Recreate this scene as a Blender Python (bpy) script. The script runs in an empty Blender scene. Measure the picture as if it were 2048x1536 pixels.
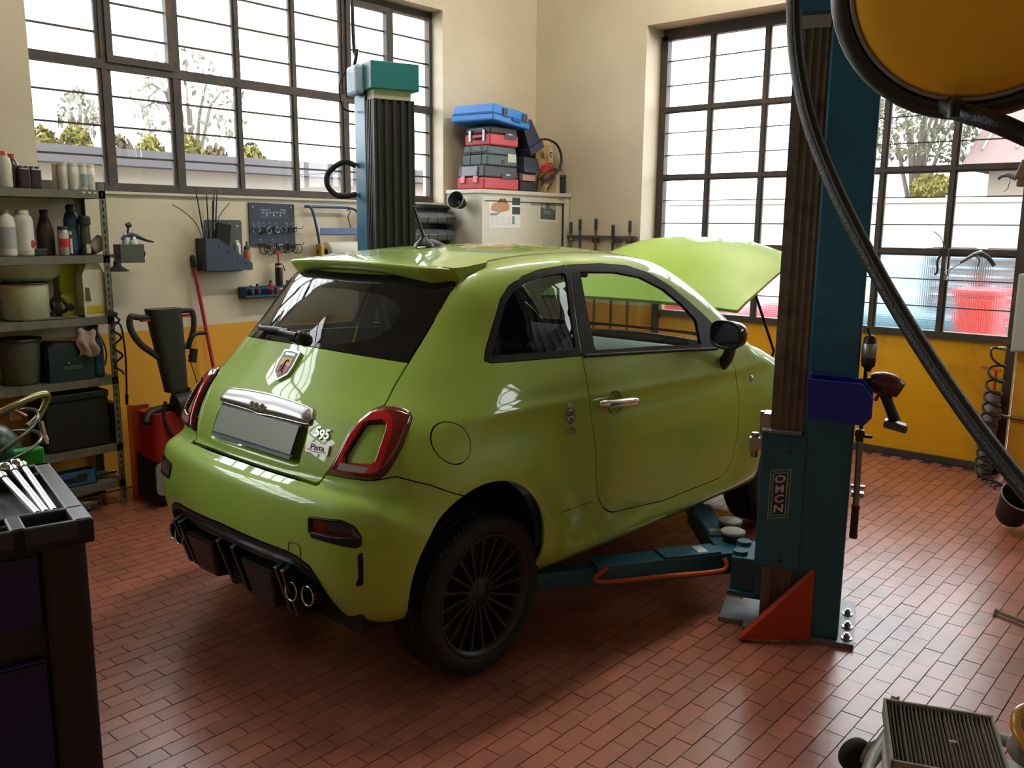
import bpy, math, random
import numpy as np
from mathutils import Matrix, Vector, Euler
sc = bpy.context.scene
COL = sc.collection
rnd = random.Random(7)
PI = math.pi

# ---------------------------------------------------------------- camera
def add_camera():
    yaw, pit, rol = math.radians(48.8934), math.radians(10.1826), math.radians(0.52623)
    fw = Vector((math.sin(yaw)*math.cos(pit), math.cos(yaw)*math.cos(pit), -math.sin(pit)))
    r = Vector((math.cos(yaw), -math.sin(yaw), 0)); u = r.cross(fw)
    r2 = r*math.cos(rol)+u*math.sin(rol); u2 = -r*math.sin(rol)+u*math.cos(rol)
    cam = bpy.data.objects.new('camera', bpy.data.cameras.new('camera'))
    cam.matrix_world = Matrix(((r2.x, u2.x, -fw.x, 0), (r2.y, u2.y, -fw.y, 0), (r2.z, u2.z, -fw.z, 1.62), (0, 0, 0, 1)))
    cam.data.sensor_fit = 'HORIZONTAL'; cam.data.sensor_width = 36
    cam.data.lens = 1758.36/2048*36
    cam.data.clip_start = .05; cam.data.clip_end = 200
    COL.objects.link(cam); sc.camera = cam
add_camera()

# ---------------------------------------------------------------- world, light, exposure
def add_world():
    w = bpy.data.worlds.new('sky'); sc.world = w; w.use_nodes = True
    nt = w.node_tree; nt.nodes.clear()
    out = nt.nodes.new('ShaderNodeOutputWorld'); bg = nt.nodes.new('ShaderNodeBackground')
    bg.inputs['Color'].default_value = (.93, .96, 1.0, 1); bg.inputs['Strength'].default_value = 7.0
    nt.links.new(bg.outputs[0], out.inputs[0])
add_world()
def portal(loc, rot, sx, sy):
    l = bpy.data.lights.new('window_portal', 'AREA'); l.shape = 'RECTANGLE'; l.size = sx; l.size_y = sy
    l.cycles.is_portal = True
    o = bpy.data.objects.new('window_portal', l); o.location = loc; o.rotation_euler = rot; COL.objects.link(o)
portal((3.6, 5.50, 2.54), (-PI/2, 0, 0), 3.2, 1.6)
portal((-.5, 5.50, 2.54), (-PI/2, 0, 0), 3.4, 1.6)
portal((6.66, 2.7, 2.03), (0, PI/2, 0), 2.4, 3.0)
portal((6.66, -1.75, 3.05), (0, PI/2, 0), 1.1, 2.5)
sc.view_settings.view_transform = 'Standard'; sc.view_settings.look = 'None'
sc.view_settings.exposure = 0.5; sc.view_settings.gamma = 1; sc.view_settings.use_curve_mapping = False
cy = sc.cycles
cy.use_denoising = True; cy.max_bounces = 10; cy.diffuse_bounces = 5; cy.glossy_bounces = 5
cy.transmission_bounces = 8; cy.transparent_max_bounces = 24
cy.caustics_reflective = False; cy.caustics_refractive = False; cy.sample_clamp_indirect = 8

# ---------------------------------------------------------------- materials
MATS = {}
def mat(name, col, rough=.5, metal=0, spec=.5, coat=0, noise=0, nscale=30, dirt=None, dscale=4, bump=0, bscale=80, emit=0, rand=0, trans=0, ior=1.45, wpos=False):
    """plain surface: base colour with optional fine value noise, blotchy dirt of another colour, bump"""
    if name in MATS: return MATS[name]
    m = bpy.data.materials.new(name); m.use_nodes = True; nt = m.node_tree; N = nt.nodes; L = nt.links
    b = N['Principled BSDF']
    b.inputs['Base Color'].default_value = (*col, 1); b.inputs['Roughness'].default_value = rough
    b.inputs['Metallic'].default_value = metal; b.inputs['Specular IOR Level'].default_value = spec
    b.inputs['Coat Weight'].default_value = coat; b.inputs['Coat Roughness'].default_value = .03
    b.inputs['IOR'].default_value = ior
    if trans: b.inputs['Transmission Weight'].default_value = trans
    if emit:
        b.inputs['Emission Color'].default_value = (*col, 1); b.inputs['Emission Strength'].default_value = emit
    tc = N.new('ShaderNodeTexCoord'); src = None; OC_ = tc.outputs['Object']
    if wpos: OC_ = N.new('ShaderNodeNewGeometry').outputs['Position']
    def mix(a, fac, c2, mode='MIX'):
        x = N.new('ShaderNodeMix'); x.data_type = 'RGBA'; x.blend_type = mode
        if isinstance(fac, float): x.inputs['Factor'].default_value = fac
        else: L.new(fac, x.inputs['Factor'])
        if a is None: x.inputs['A'].default_value = (*col, 1)
        else: L.new(a, x.inputs['A'])
        if isinstance(c2, tuple): x.inputs['B'].default_value = (*c2, 1)
        else: L.new(c2, x.inputs['B'])
        return x.outputs['Result']
    if dirt:
        n = N.new('ShaderNodeTexNoise'); n.inputs['Scale'].default_value = dscale; n.inputs['Detail'].default_value = 6
        n.inputs['Roughness'].default_value = .65
        L.new(OC_, n.inputs['Vector'])
        r = N.new('ShaderNodeValToRGB'); r.color_ramp.elements[0].position = .5; r.color_ramp.elements[1].position = .75
        L.new(n.outputs['Fac'], r.inputs['Fac']); src = mix(src, r.outputs['Color'], dirt)
    if noise or rand:
        hsv = N.new('ShaderNodeHueSaturation'); hsv.inputs['Color'].default_value = (*col, 1)
        if src: L.new(src, hsv.inputs['Color'])
        val = None
        if noise:
            n = N.new('ShaderNodeTexNoise'); n.inputs['Scale'].default_value = nscale; n.inputs['Detail'].default_value = 4
            L.new(OC_, n.inputs['Vector'])
            mr = N.new('ShaderNodeMapRange'); mr.inputs['To Min'].default_value = 1-noise; mr.inputs['To Max'].default_value = 1+noise
            L.new(n.outputs['Fac'], mr.inputs['Value']); val = mr.outputs[0]
        if rand:
            oi = N.new('ShaderNodeObjectInfo'); g = N.new('ShaderNodeNewGeometry')
            ad = N.new('ShaderNodeMath'); ad.operation = 'ADD'; L.new(oi.outputs['Random'], ad.inputs[0]); L.new(g.outputs['Random Per Island'], ad.inputs[1])
            fr = N.new('ShaderNodeMath'); fr.operation = 'FRACT'; L.new(ad.outputs[0], fr.inputs[0])
            mr = N.new('ShaderNodeMapRange'); mr.inputs['To Min'].default_value = 1-rand; mr.inputs['To Max'].default_value = 1+rand
            L.new(fr.outputs[0], mr.inputs['Value'])
            if val:
                mu = N.new('ShaderNodeMath'); mu.operation = 'MULTIPLY'; L.new(val, mu.inputs[0]); L.new(mr.outputs[0], mu.inputs[1]); val = mu.outputs[0]
            else: val = mr.outputs[0]
        L.new(val, hsv.inputs['Value']); src = hsv.outputs[0]
    if src: L.new(src, b.inputs['Base Color'])
    if bump:
        n = N.new('ShaderNodeTexNoise'); n.inputs['Scale'].default_value = bscale; n.inputs['Detail'].default_value = 5
        L.new(OC_, n.inputs['Vector'])
        bp = N.new('ShaderNodeBump'); bp.inputs['Strength'].default_value = bump; bp.inputs['Distance'].default_value = .01
        L.new(n.outputs['Fac'], bp.inputs['Height']); L.new(bp.outputs[0], b.inputs['Normal'])
    MATS[name] = m
    return m
def glass(name, tint=(1, 1, 1), rough=0.0, refl=1.0, haze=0.0, hcol=(.8, .8, .8)):
    """thin pane: see-through tint + fresnel reflection (+ a little dusty haze)"""
    if name in MATS: return MATS[name]
    m = bpy.data.materials.new(name); m.use_nodes = True; nt = m.node_tree; N = nt.nodes; L = nt.links; N.clear()
    out = N.new('ShaderNodeOutputMaterial'); t = N.new('ShaderNodeBsdfTransparent'); t.inputs[0].default_value = (*tint, 1)
    g = N.new('ShaderNodeBsdfGlossy'); g.inputs['Roughness'].default_value = rough
    fr = N.new('ShaderNodeLayerWeight'); pw = N.new('ShaderNodeMath'); pw.operation = 'POWER'; pw.inputs[1].default_value = 5  # Schlick, same from both faces
    mu = N.new('ShaderNodeMath'); mu.operation = 'MULTIPLY_ADD'; mu.inputs[1].default_value = .96*refl; mu.inputs[2].default_value = .04*refl
    mx = N.new('ShaderNodeMixShader'); L.new(fr.outputs['Facing'], pw.inputs[0]); L.new(pw.outputs[0], mu.inputs[0]); L.new(mu.outputs[0], mx.inputs[0])
    base = t.outputs[0]
    if haze:
        d = N.new('ShaderNodeBsdfDiffuse'); d.inputs[0].default_value = (*hcol, 1)
        n = N.new('ShaderNodeTexNoise'); n.inputs['Scale'].default_value = 9; n.inputs['Detail'].default_value = 5
        tc = N.new('ShaderNodeTexCoord'); L.new(tc.outputs['Object'], n.inputs['Vector'])
        hm = N.new('ShaderNodeMath'); hm.operation = 'MULTIPLY'; hm.inputs[1].default_value = haze*2
        L.new(n.outputs['Fac'], hm.inputs[0])
        m2 = N.new('ShaderNodeMixShader'); L.new(hm.outputs[0], m2.inputs[0]); L.new(base, m2.inputs[1]); L.new(d.outputs[0], m2.inputs[2]); base = m2.outputs[0]
    L.new(base, mx.inputs[1]); L.new(g.outputs[0], mx.inputs[2]); L.new(mx.outputs[0], out.inputs[0])
    MATS[name] = m
    return m

# ---------------------------------------------------------------- mesh builder
def frame(z, x=None):
    z = Vector(z).normalized()
    if x is None: x = Vector((1, 0, 0)) if abs(z.x) < .9 else Vector((0, 1, 0))
    y = z.cross(Vector(x)).normalized(); x = y.cross(z).normalized()
    return Matrix(((x.x, y.x, z.x), (x.y, y.y, z.y), (x.z, y.z, z.z)))
class MB:
    def __init__(s, M=None): s.v = []; s.f = []; s.sm = []; s.mi = []; s.M = M or Matrix(); s.m = 0
    def add(s, vs, fs, smooth=False):
        o = len(s.v)
        s.v += [tuple(s.M @ Vector(p)) for p in vs]
        s.f += [tuple(i+o for i in f) for f in fs]; s.sm += [smooth]*len(fs); s.mi += [s.m]*len(fs)
        return s
    def box(s, c, d, rot=None, taper=(1, 1), shear=(0, 0)):
        x, y, z = d[0]/2, d[1]/2, d[2]/2; tx, ty = taper
        P = [(-x, -y, -z), (x, -y, -z), (x, y, -z), (-x, y, -z), (-x*tx+shear[0], -y*ty+shear[1], z), (x*tx+shear[0], -y*ty+shear[1], z), (x*tx+shear[0], y*ty+shear[1], z), (-x*tx+shear[0], y*ty+shear[1], z)]
        R = Euler(rot).to_matrix() if rot else Matrix.Identity(3)
        return s.add([R @ Vector(p)+Vector(c) for p in P], [(3, 2, 1, 0), (4, 5, 6, 7), (0, 1, 5, 4), (1, 2, 6, 5), (2, 3, 7, 6), (3, 0, 4, 7)])
    def bb(s, a, b): # box by two corners
        return s.box([(a[i]+b[i])/2 for i in range(3)], [abs(b[i]-a[i]) for i in range(3)])
    def cyl(s, p0, p1, r0, r1=None, n=16, caps=True):
        r1 = r0 if r1 is None else r1
        p0 = Vector(p0); p1 = Vector(p1); F = frame(p1-p0); vs = []
        for p, r in ((p0, r0), (p1, r1)):
            for i in range(n):
                a = 2*PI*i/n; vs.append(p+F @ Vector((math.cos(a)*r, math.sin(a)*r, 0)))
        s.add(vs, [(i, (i+1) % n, n+(i+1) % n, n+i) for i in range(n)], True)
        if caps:
            s.add(vs[:n], [tuple(range(n))[::-1]]); s.add(vs[n:], [tuple(range(n))])
        return s
    def tube(s, pts, r, n=8, closed=False, sub=0, caps=True):
        P = [Vector(p) for p in pts]
        if sub: P = spline(P, sub, closed)
        k = len(P); rr = r if callable(r) else (lambda t: r)
        T = []
        for i in range(k):
            a = P[(i-1) % k] if (closed or i) else P[0]; b = P[(i+1) % k] if (closed or i < k-1) else P[-1]
            T.append((b-a).normalized())
        F = frame(T[0]); X = Vector(F.col[0]); vs = []
        for i in range(k):
            X = (X-T[i]*X.dot(T[i])).normalized(); Y = T[i].cross(X); q = rr(i/max(1, k-1))
            for j in range(n):
                a = 2*PI*j/n; vs.append(P[i]+X*math.cos(a)*q+Y*math.sin(a)*q)
        fs = []
        for i in range(k if closed else k-1):
            a = i*n; b = ((i+1) % k)*n
            fs += [(a+j, a+(j+1) % n, b+(j+1) % n, b+j) for j in range(n)]
        s.add(vs, fs, True)
        if caps and not closed:
            s.add(vs[:n], [tuple(range(n))[::-1]]); s.add(vs[-n:], [tuple(range(n))])
        return s
    def lathe(s, prof, n=24, o=(0, 0, 0), ax=(0, 0, 1), smooth=True, a0=0, a1=2*PI):
        F = frame(ax); o = Vector(o); vs = []; full = abs(a1-a0-2*PI) < 1e-6; k = n if full else n+1
        for r, z in prof:
            for i in range(k):
                a = a0+(a1-a0)*i/n; vs.append(o+F @ Vector((math.cos(a)*r, math.sin(a)*r, z)))
        fs = []
        for j in range(len(prof)-1):
            for i in range(n):
                i2 = (i+1) % k
                fs.append((j*k+i, j*k+i2, (j+1)*k+i2, (j+1)*k+i))
        return s.add(vs, fs, smooth)
    def prism(s, poly, h, F=None, o=(0, 0, 0), smooth=False):
        """poly in local xy, extruded 0..h along local z; F 3x3 orientation"""
        F = F or Matrix.Identity(3); o = Vector(o); n = len(poly)
        a = [o+F @ Vector((x, y, 0)) for x, y in poly]; b = [o+F @ Vector((x, y, h)) for x, y in poly]
        s.add(a+b, [(i, (i+1) % n, n+(i+1) % n, n+i) for i in range(n)], smooth)
        s.add(a, [tuple(range(n))[::-1]]); return s.add(b, [tuple(range(n))])
    def ball(s, c, r, n=16, m=10, R=None):
        r = (r, r, r) if not isinstance(r, tuple) else r; vs = []; c = Vector(c)
        for j in range(m+1):
            t = PI*j/m
            for i in range(n):
                a = 2*PI*i/n; p = Vector((math.sin(t)*math.cos(a)*r[0], math.sin(t)*math.sin(a)*r[1], math.cos(t)*r[2]))
                vs.append(c+(R @ p if R else p))
        return s.add(vs, [(j*n+i, (j+1)*n+i, (j+1)*n+(i+1) % n, j*n+(i+1) % n) for j in range(m) for i in range(n)], True)
    def grid(s, fn, nu, nv, smooth=True):
        vs = [fn(i/nu, j/nv) for j in range(nv+1) for i in range(nu+1)]
        return s.add(vs, [(j*(nu+1)+i, j*(nu+1)+i+1, (j+1)*(nu+1)+i+1, (j+1)*(nu+1)+i) for j in range(nv) for i in range(nu)], smooth)
    def obj(s, name, m, parent=None, bevel=0, seg=2, solid=0):
        me = bpy.data.meshes.new(name); me.from_pydata(s.v, [], s.f)
        for q in (m if isinstance(m, (list, tuple)) else [m]): me.materials.append(q)
        me.polygons.foreach_set('use_smooth', s.sm); me.polygons.foreach_set('material_index', s.mi); me.update()
        o = bpy.data.objects.new(name, me); COL.objects.link(o)
        if parent: o.parent = parent
        if solid:
            d = o.modifiers.new('s', 'SOLIDIFY'); d.thickness = solid; d.offset = 0
        if bevel:
            d = o.modifiers.new('b', 'BEVEL'); d.width = bevel; d.segments = seg; d.limit_method = 'ANGLE'; d.angle_limit = .7
        return o
def spline(P, sub, closed=False):
    out = []; N = len(P); P = [Vector(p) for p in P]
    for i in range(N if closed else N-1):
        g = (lambda k: P[k % N]) if closed else (lambda k: P[min(max(k, 0), N-1)])
        a, b, c, d = g(i-1), g(i), g(i+1), g(i+2)
        for j in range(sub):
            t = j/sub
            out.append(.5*((2*b)+(c-a)*t+(2*a-5*b+4*c-d)*t*t+(3*b-3*c+d-a)*t**3))
    if not closed: out.append(P[-1])
    return out
def rrect(w, h, r, n=4, cx=0, cy=0):
    out = []
    for sx, sy, a in ((1, 1, 0), (-1, 1, 90), (-1, -1, 180), (1, -1, 270)):
        for i in range(n+1):
            t = math.radians(a+90*i/n); out.append((cx+sx*(w/2-r)+r*math.cos(t), cy+sy*(h/2-r)+r*math.sin(t)))
    return out
def tag(o, label=None, cat=None, group=None, kind=None):
    if label: o['label'] = label
    if cat: o['category'] = cat
    if group: o['group'] = group
    if kind: o['kind'] = kind
    return o
def thing(name, label, cat, loc=(0, 0, 0), rz=0, group=None, rot=None):
    o = bpy.data.objects.new(name, None); COL.objects.link(o); o.empty_display_size = .05
    o.location = loc; o.rotation_euler = rot or (0, 0, rz)
    return tag(o, label, cat, group)
KIDS = {}
def copy_tree(o, loc=None, rz=None, parent=None, label=None):
    c = o.copy(); COL.objects.link(c)
    if parent: c.parent = parent
    if loc is not None: c.location = loc
    if rz is not None: c.rotation_euler = (0, 0, rz)
    if label: c['label'] = label
    for ch in list(o.children): copy_tree(ch, parent=c)
    return c
def text_mesh(txt, size, m, name, parent=None, M=None, extrude=.0006, align='CENTER', sx=1, bold=0):
    cu = bpy.data.curves.new('t', 'FONT'); cu.body = txt; cu.size = size; cu.extrude = extrude; cu.align_x = align; cu.align_y = 'CENTER'; cu.offset = bold
    cu.resolution_u = 3
    t = bpy.data.objects.new('t', cu); COL.objects.link(t)
    dg = bpy.context.evaluated_depsgraph_get()
    me = bpy.data.meshes.new_from_object(t.evaluated_get(dg)); bpy.data.objects.remove(t)
    me.name = name
    me.transform((M or Matrix()) @ Matrix.Diagonal((sx, 1, 1, 1)))
    me.materials.clear(); me.materials.append(m)
    o = bpy.data.objects.new(name, me); COL.objects.link(o)
    if parent: o.parent = parent
    return o
def M4(F, o=(0, 0, 0)):
    return Matrix.Translation(Vector(o)) @ F.to_4x4()
# common materials
BLACK = mat('black_plastic', (.012, .012, .013), .45)
RUBBER = mat('black_rubber', (.014, .014, .015), .75, bump=.2)
DKGREY = mat('dark_grey_plastic', (.035, .037, .04), .5)
GREY = mat('grey_plastic', (.16, .17, .18), .5)
STEEL = mat('worn_steel', (.42, .42, .42), .35, metal=1, noise=.25, nscale=40)
CHROME = mat('chrome', (.75, .75, .76), .12, metal=1)
WHITE = mat('white_plastic', (.62, .61, .57), .5, noise=.1)
CREAM = mat('cream_paint', (.62, .56, .42), .6)
BLUEP = mat('blue_plastic', (.02, .13, .45), .45)
REDP = mat('red_plastic', (.45, .02, .02), .45)
PAPER = mat('paper_white', (.75, .74, .70), .8)
INK = mat('black_print', (.015, .015, .015), .6)
# ---------------------------------------------------------------- room
XF, XW, YA, YF, CEIL = 6.543, 6.318, 5.262, 5.383, 4.4
def wall_paint(name):
    m = bpy.data.materials.new(name); m.use_nodes = True; nt = m.node_tree; N = nt.nodes; L = nt.links; b = N['Principled BSDF']
    tc = N.new('ShaderNodeTexCoord'); sx = N.new('ShaderNodeSeparateXYZ'); L.new(tc.outputs['Object'], sx.inputs[0])
    cr = N.new('ShaderNodeMath'); cr.operation = 'GREATER_THAN'; cr.inputs[1].default_value = .965; L.new(sx.outputs['Z'], cr.inputs[0])
    n = N.new('ShaderNodeTexNoise'); n.inputs['Scale'].default_value = 1.3; n.inputs['Detail'].default_value = 7; n.inputs['Roughness'].default_value = .62
    L.new(tc.outputs['Object'], n.inputs['Vector'])
    r = N.new('ShaderNodeValToRGB'); e = r.color_ramp.elements; e[0].position = .38; e[0].color = (.78, .78, .78, 1); e[1].position = .62; e[1].color = (1, 1, 1, 1)
    L.new(n.outputs['Fac'], r.inputs['Fac'])
    m1 = N.new('ShaderNodeMix'); m1.data_type = 'RGBA'; m1.inputs['A'].default_value = (.70, .34, .02, 1); m1.inputs['B'].default_value = (.66, .585, .44, 1)
    L.new(cr.outputs[0], m1.inputs['Factor'])
    m2 = N.new('ShaderNodeMix'); m2.data_type = 'RGBA'; m2.blend_type = 'MULTIPLY'; m2.inputs['Factor'].default_value = .45
    L.new(m1.outputs['Result'], m2.inputs['A']); L.new(r.outputs['Color'], m2.inputs['B']); L.new(m2.outputs['Result'], b.inputs['Base Color'])
    b.inputs['Roughness'].default_value = .6
    n2 = N.new('ShaderNodeTexNoise'); n2.inputs['Scale'].default_value = 60; L.new(tc.outputs['Object'], n2.inputs['Vector'])
    bp = N.new('ShaderNodeBump'); bp.inputs['Strength'].default_value = .12; bp.inputs['Distance'].default_value = .004; L.new(n2.outputs['Fac'], bp.inputs['Height']); L.new(bp.outputs[0], b.inputs['Normal'])
    return m
WALLP = wall_paint('two_tone_wall_paint')
def struct(o): o['kind'] = 'structure'; return o
# walls: left (holds the long window), right (holds the steel glazed screen), two behind the camera
w = MB(); y0, y1 = YA, 5.50
w.bb((-3.5, y0, 0), (6.8, y1, 1.80)); w.bb((-3.5, y0, 3.29), (6.8, y1, CEIL))
w.bb((-3.5, y0, 1.80), (-2.2, y1, 3.29)); w.bb((1.25, y0, 1.80), (2.03, y1, 3.29)); w.bb((5.155, y0, 1.80), (6.8, y1, 3.29))
struct(w.obj('wall_left', WALLP))
w = MB(); x0, x1 = XW, 6.75
w.bb((x0, 4.106, 0), (x1, YA, CEIL)); w.bb((x0, 1.255, 3.215), (x1, 4.106, CEIL))
w.bb((6.44, .75, 0), (x1, 1.255, CEIL)); w.bb((6.44, -3.6, 0), (x1, .75, 2.55)); w.bb((6.44, -3.6, 3.55), (x1, .75, CEIL)); w.bb((6.44, -.6, 2.55), (x1, .75, 3.55)); w.bb((6.44, -3.6, 2.55), (x1, -2.88, 3.55))
struct(w.obj('wall_right', WALLP))
struct(MB().bb((-3.7, -3.6, 0), (-3.5, 5.5, CEIL)).obj('wall_back', WALLP))
struct(MB().bb((-3.5, -3.8, 0), (6.75, -3.6, CEIL)).obj('wall_front', WALLP))
struct(MB().bb((-3.7, -3.8, CEIL), (6.8, 5.5, CEIL+.15)).obj('ceiling', mat('ceiling_paint', (.55, .52, .45), .8, noise=.08, nscale=3)))

# ---- steel windows
IRON = mat('dark_window_iron', (.045, .038, .033), .55, dirt=(.12, .06, .03), dscale=6, bump=.25, bscale=60)
PANE = glass('window_glass', (.97, .98, .97), 0, 1.0, haze=.018)
def ribbed():
    m = bpy.data.materials.new('ribbed_glass'); m.use_nodes = True; nt = m.node_tree; N = nt.nodes; L = nt.links; N.clear()
    out = N.new('ShaderNodeOutputMaterial'); t = N.new('ShaderNodeBsdfTransparent'); t.inputs[0].default_value = (.9, .92, .93, 1)
    rf = N.new('ShaderNodeBsdfRefraction'); rf.inputs['Roughness'].default_value = .05; rf.inputs['IOR'].default_value = 1.12; rf.inputs[0].default_value = (.93, .95, .96, 1)
    g = N.new('ShaderNodeBsdfGlossy'); g.inputs['Roughness'].default_value = .15
    tc = N.new('ShaderNodeTexCoord'); w = N.new('ShaderNodeTexWave'); w.wave_type = 'BANDS'; w.bands_direction = 'Y'; w.inputs['Scale'].default_value = 22
    w2 = N.new('ShaderNodeTexWave'); w2.wave_type = 'BANDS'; w2.bands_direction = 'Z'; w2.inputs['Scale'].default_value = 22
    ad = N.new('ShaderNodeMath'); L.new(tc.outputs['Object'], w.inputs['Vector']); L.new(tc.outputs['Object'], w2.inputs['Vector'])
    L.new(w.outputs['Fac'], ad.inputs[0]); L.new(w2.outputs['Fac'], ad.inputs[1])
    bp = N.new('ShaderNodeBump'); bp.inputs['Strength'].default_value = .6; bp.inputs['Distance'].default_value = .004; L.new(ad.outputs[0], bp.inputs['Height'])
    L.new(bp.outputs[0], rf.inputs['Normal']); L.new(bp.outputs[0], g.inputs['Normal'])
    m1 = N.new('ShaderNodeMixShader'); m1.inputs[0].default_value = .8; L.new(t.outputs[0], m1.inputs[1]); L.new(rf.outputs[0], m1.inputs[2])
    m2 = N.new('ShaderNodeMixShader'); m2.inputs[0].default_value = .06; L.new(m1.outputs[0], m2.inputs[1]); L.new(g.outputs[0], m2.inputs[2])
    L.new(m2.outputs[0], out.inputs[0]); return m
RIBBED = ribbed()
SH = {}
def shared(name, key, build, m, parent, loc):
    """one piece of a window/floor: its mesh is shared between equal pieces"""
    if key not in SH: SH[key] = build().obj(name, m, parent); o = SH[key]
    else: o = SH[key].copy(); COL.objects.link(o); o.parent = parent
    o.location = loc; return o
def win_left(n, x0, ncol, pitch, z0, zt, z1, sash, detail):
    """window in the left wall: frame, mullions, transom, glazing bars, panes, all pieces of their own"""
    root = bpy.data.objects.new('window_%d' % n, None); COL.objects.link(root); struct(root); root.location = (x0, YF+.025, 0)
    W = ncol*pitch; f = MB()
    f.bb((-.02, -.025, z0-.035), (W+.02, .03, z0+.02)); f.bb((-.02, -.025, z1-.02), (W+.02, .03, z1+.04))
    f.bb((-.03, -.024, z0), (.022, .029, z1)); f.bb((W-.03, -.024, z0), (W+.03, .029, z1))
    f.obj('window_frame', IRON, root)
    MB().bb((0, -.03, zt-.027), (W, .025, zt+.027)).obj('transom', IRON, root)
    for i in range(1, ncol):
        hw = .026 if i not in sash else .04
        shared('mullion', ('ml', n, hw, z1-z0), lambda: MB().bb((-hw*.45, -.028, z0), (hw*.45, .024, z1)).bb((-hw, -.018, z0), (hw, .002, z1)), IRON, root, (i*pitch, 0, 0))
    lows = [z0+(zt-z0)*k/4 for k in range(5)]; ups = [zt+(z1-zt)*k/4 for k in range(5)]
    for i in range(ncol):
        for zz in (lows, ups):
            for k in range(4):
                if k: shared('glazing_bar', ('gb', n), lambda: MB().bb((.01, -.006, -.0055), (pitch-.01, .012, .0055)), IRON, root, (i*pitch, 0, zz[k]))
                if detail: shared('pane', ('pn', n, zz[0]), lambda: MB().bb((.004, .004, .0015), (pitch-.004, .0075, zz[1]-zz[0]-.0015)), PANE, root, (i*pitch, 0, zz[k]))
        if not detail: shared('pane', ('pnb', n), lambda: MB().bb((.004, .004, z0), (pitch-.004, .0075, z1)), PANE, root, (i*pitch, 0, 0))
    for i in sash[::2]: # opening casements: thicker inner frame
        s = MB()
        for a, b in (((i*pitch+.012, -.045, zt+.03), (i*pitch+.05, -.002, z1-.01)), (((i+1)*pitch-.05, -.045, zt+.03), ((i+1)*pitch-.012, -.002, z1-.01)), ((i*pitch+.012, -.044, zt+.012), ((i+1)*pitch-.012, -.001, zt+.055)), ((i*pitch+.012, -.044, z1-.05), ((i+1)*pitch-.012, -.001, z1-.01))): s.bb(a, b)
        s.obj('casement_frame', IRON, root)
    return root
win_left(1, 2.05, 7, .4435, 1.835, 2.537, 3.25, (1, 2, 5, 6), True)
win_left(2, -2.18, 8, .4275, 1.835, 2.537, 3.25, (1, 2, 5, 6), False)
MB().bb((2.03, YA-.02, 1.785), (5.155, YF+.02, 1.80)).obj('trim_1', mat('pale_sill', (.6, .56, .47), .6))['kind'] = 'structure'
# glazed steel screen in the right wall: 6 columns, 4 glazed rows over a yellow sheet panel
YELLOW = mat('yellow_gate_paint', (.74, .37, .012), .32, dirt=(.5, .23, .02), dscale=2.5, noise=.06, nscale=5)
def win_right(n, ya, ncol, pitch, zr, panel, detail, x=XF):
    root = bpy.data.objects.new('window_%d' % n, None); COL.objects.link(root); struct(root); root.location = (x+.025, ya, 0)
    W = ncol*pitch; z0, z1 = zr[0], zr[-1]; f = MB()
    f.bb((-.03, -.01, z1-.035), (.03, -W, z1+.06)); f.bb((-.03, .02, 0 if panel else z0), (.03, -.06, z1)); f.bb((-.03, -W-.02, 0 if panel else z0), (.03, -W+.035, z1))
    f.bb((-.035, 0, z0-.03), (.03, -W, z0+.02))
    if panel: f.bb((-.04, 0, 0), (.02, -W, .045))
    f.obj('window_frame', IRON, root)
    for i in range(1, ncol):
        shared('mullion', ('mr', n), lambda: MB().bb((-.028, -.012, z0), (.024, .012, z1)).bb((-.02, -.026, z0), (0, .026, z1)), IRON, root, (0, -i*pitch, 0))
    for zz in zr[1:-1]:
        shared('transom', ('tr', n), lambda: MB().bb((-.029, 0, -.012), (.024, -W, .012)).bb((-.021, 0, -.026), (0, -W, .026)), IRON, root, (0, 0, zz))
    for i in range(ncol):
        for r in range(len(zr)-1):
            h = (zr[r+1]-zr[r])/3
            g = RIBBED if (panel and r == 0) else PANE
            if not detail:
                shared('pane', ('prb', n, r), lambda: MB().bb((.004, -.004, 0), (.0075, -pitch+.004, h*3)), g, root, (0, -i*pitch, zr[r])); continue
            for k in range(3):
                if k: shared('glazing_bar', ('gr', n), lambda: MB().bb((-.004, -.01, -.004), (.012, -pitch+.01, .004)), IRON, root, (0, -i*pitch, zr[r]+k*h))
                gg = g
                shared('pane', ('pr', n, r, gg.name), lambda: MB().bb((.004, -.004, .0015), (.0075, -pitch+.004, h-.0015)), gg, root, (0, -i*pitch, zr[r]+k*h))
    if panel:
        # two sheet-metal leaves, each dished along its diagonals
        for a, b in ((-.06, -W/2), (-W/2, -W+.035)):
            c = (a+b)/2; p = MB(); zc = .465
            P = [(-.012, a, .045), (-.012, b, .045), (-.012, b, z0-.03), (-.012, a, z0-.03), (-.022, c, zc)]
            p.add(P, [(0, 4, 1), (1, 4, 2), (2, 4, 3), (3, 4, 0)]); p.obj('sheet_panel', YELLOW, root)
        MB().bb((-.026, -W/2-.012, .045), (-.005, -W/2+.012, z0-.03)).obj('panel_seam', YELLOW, root)
    return root
win_right(3, 4.10, 6, .4655, (.905, 1.468, 2.03, 2.575, 3.16), True, True)
win_right(4, -.6, 5, .456, (2.55, 3.05, 3.55), False, False)

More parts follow.
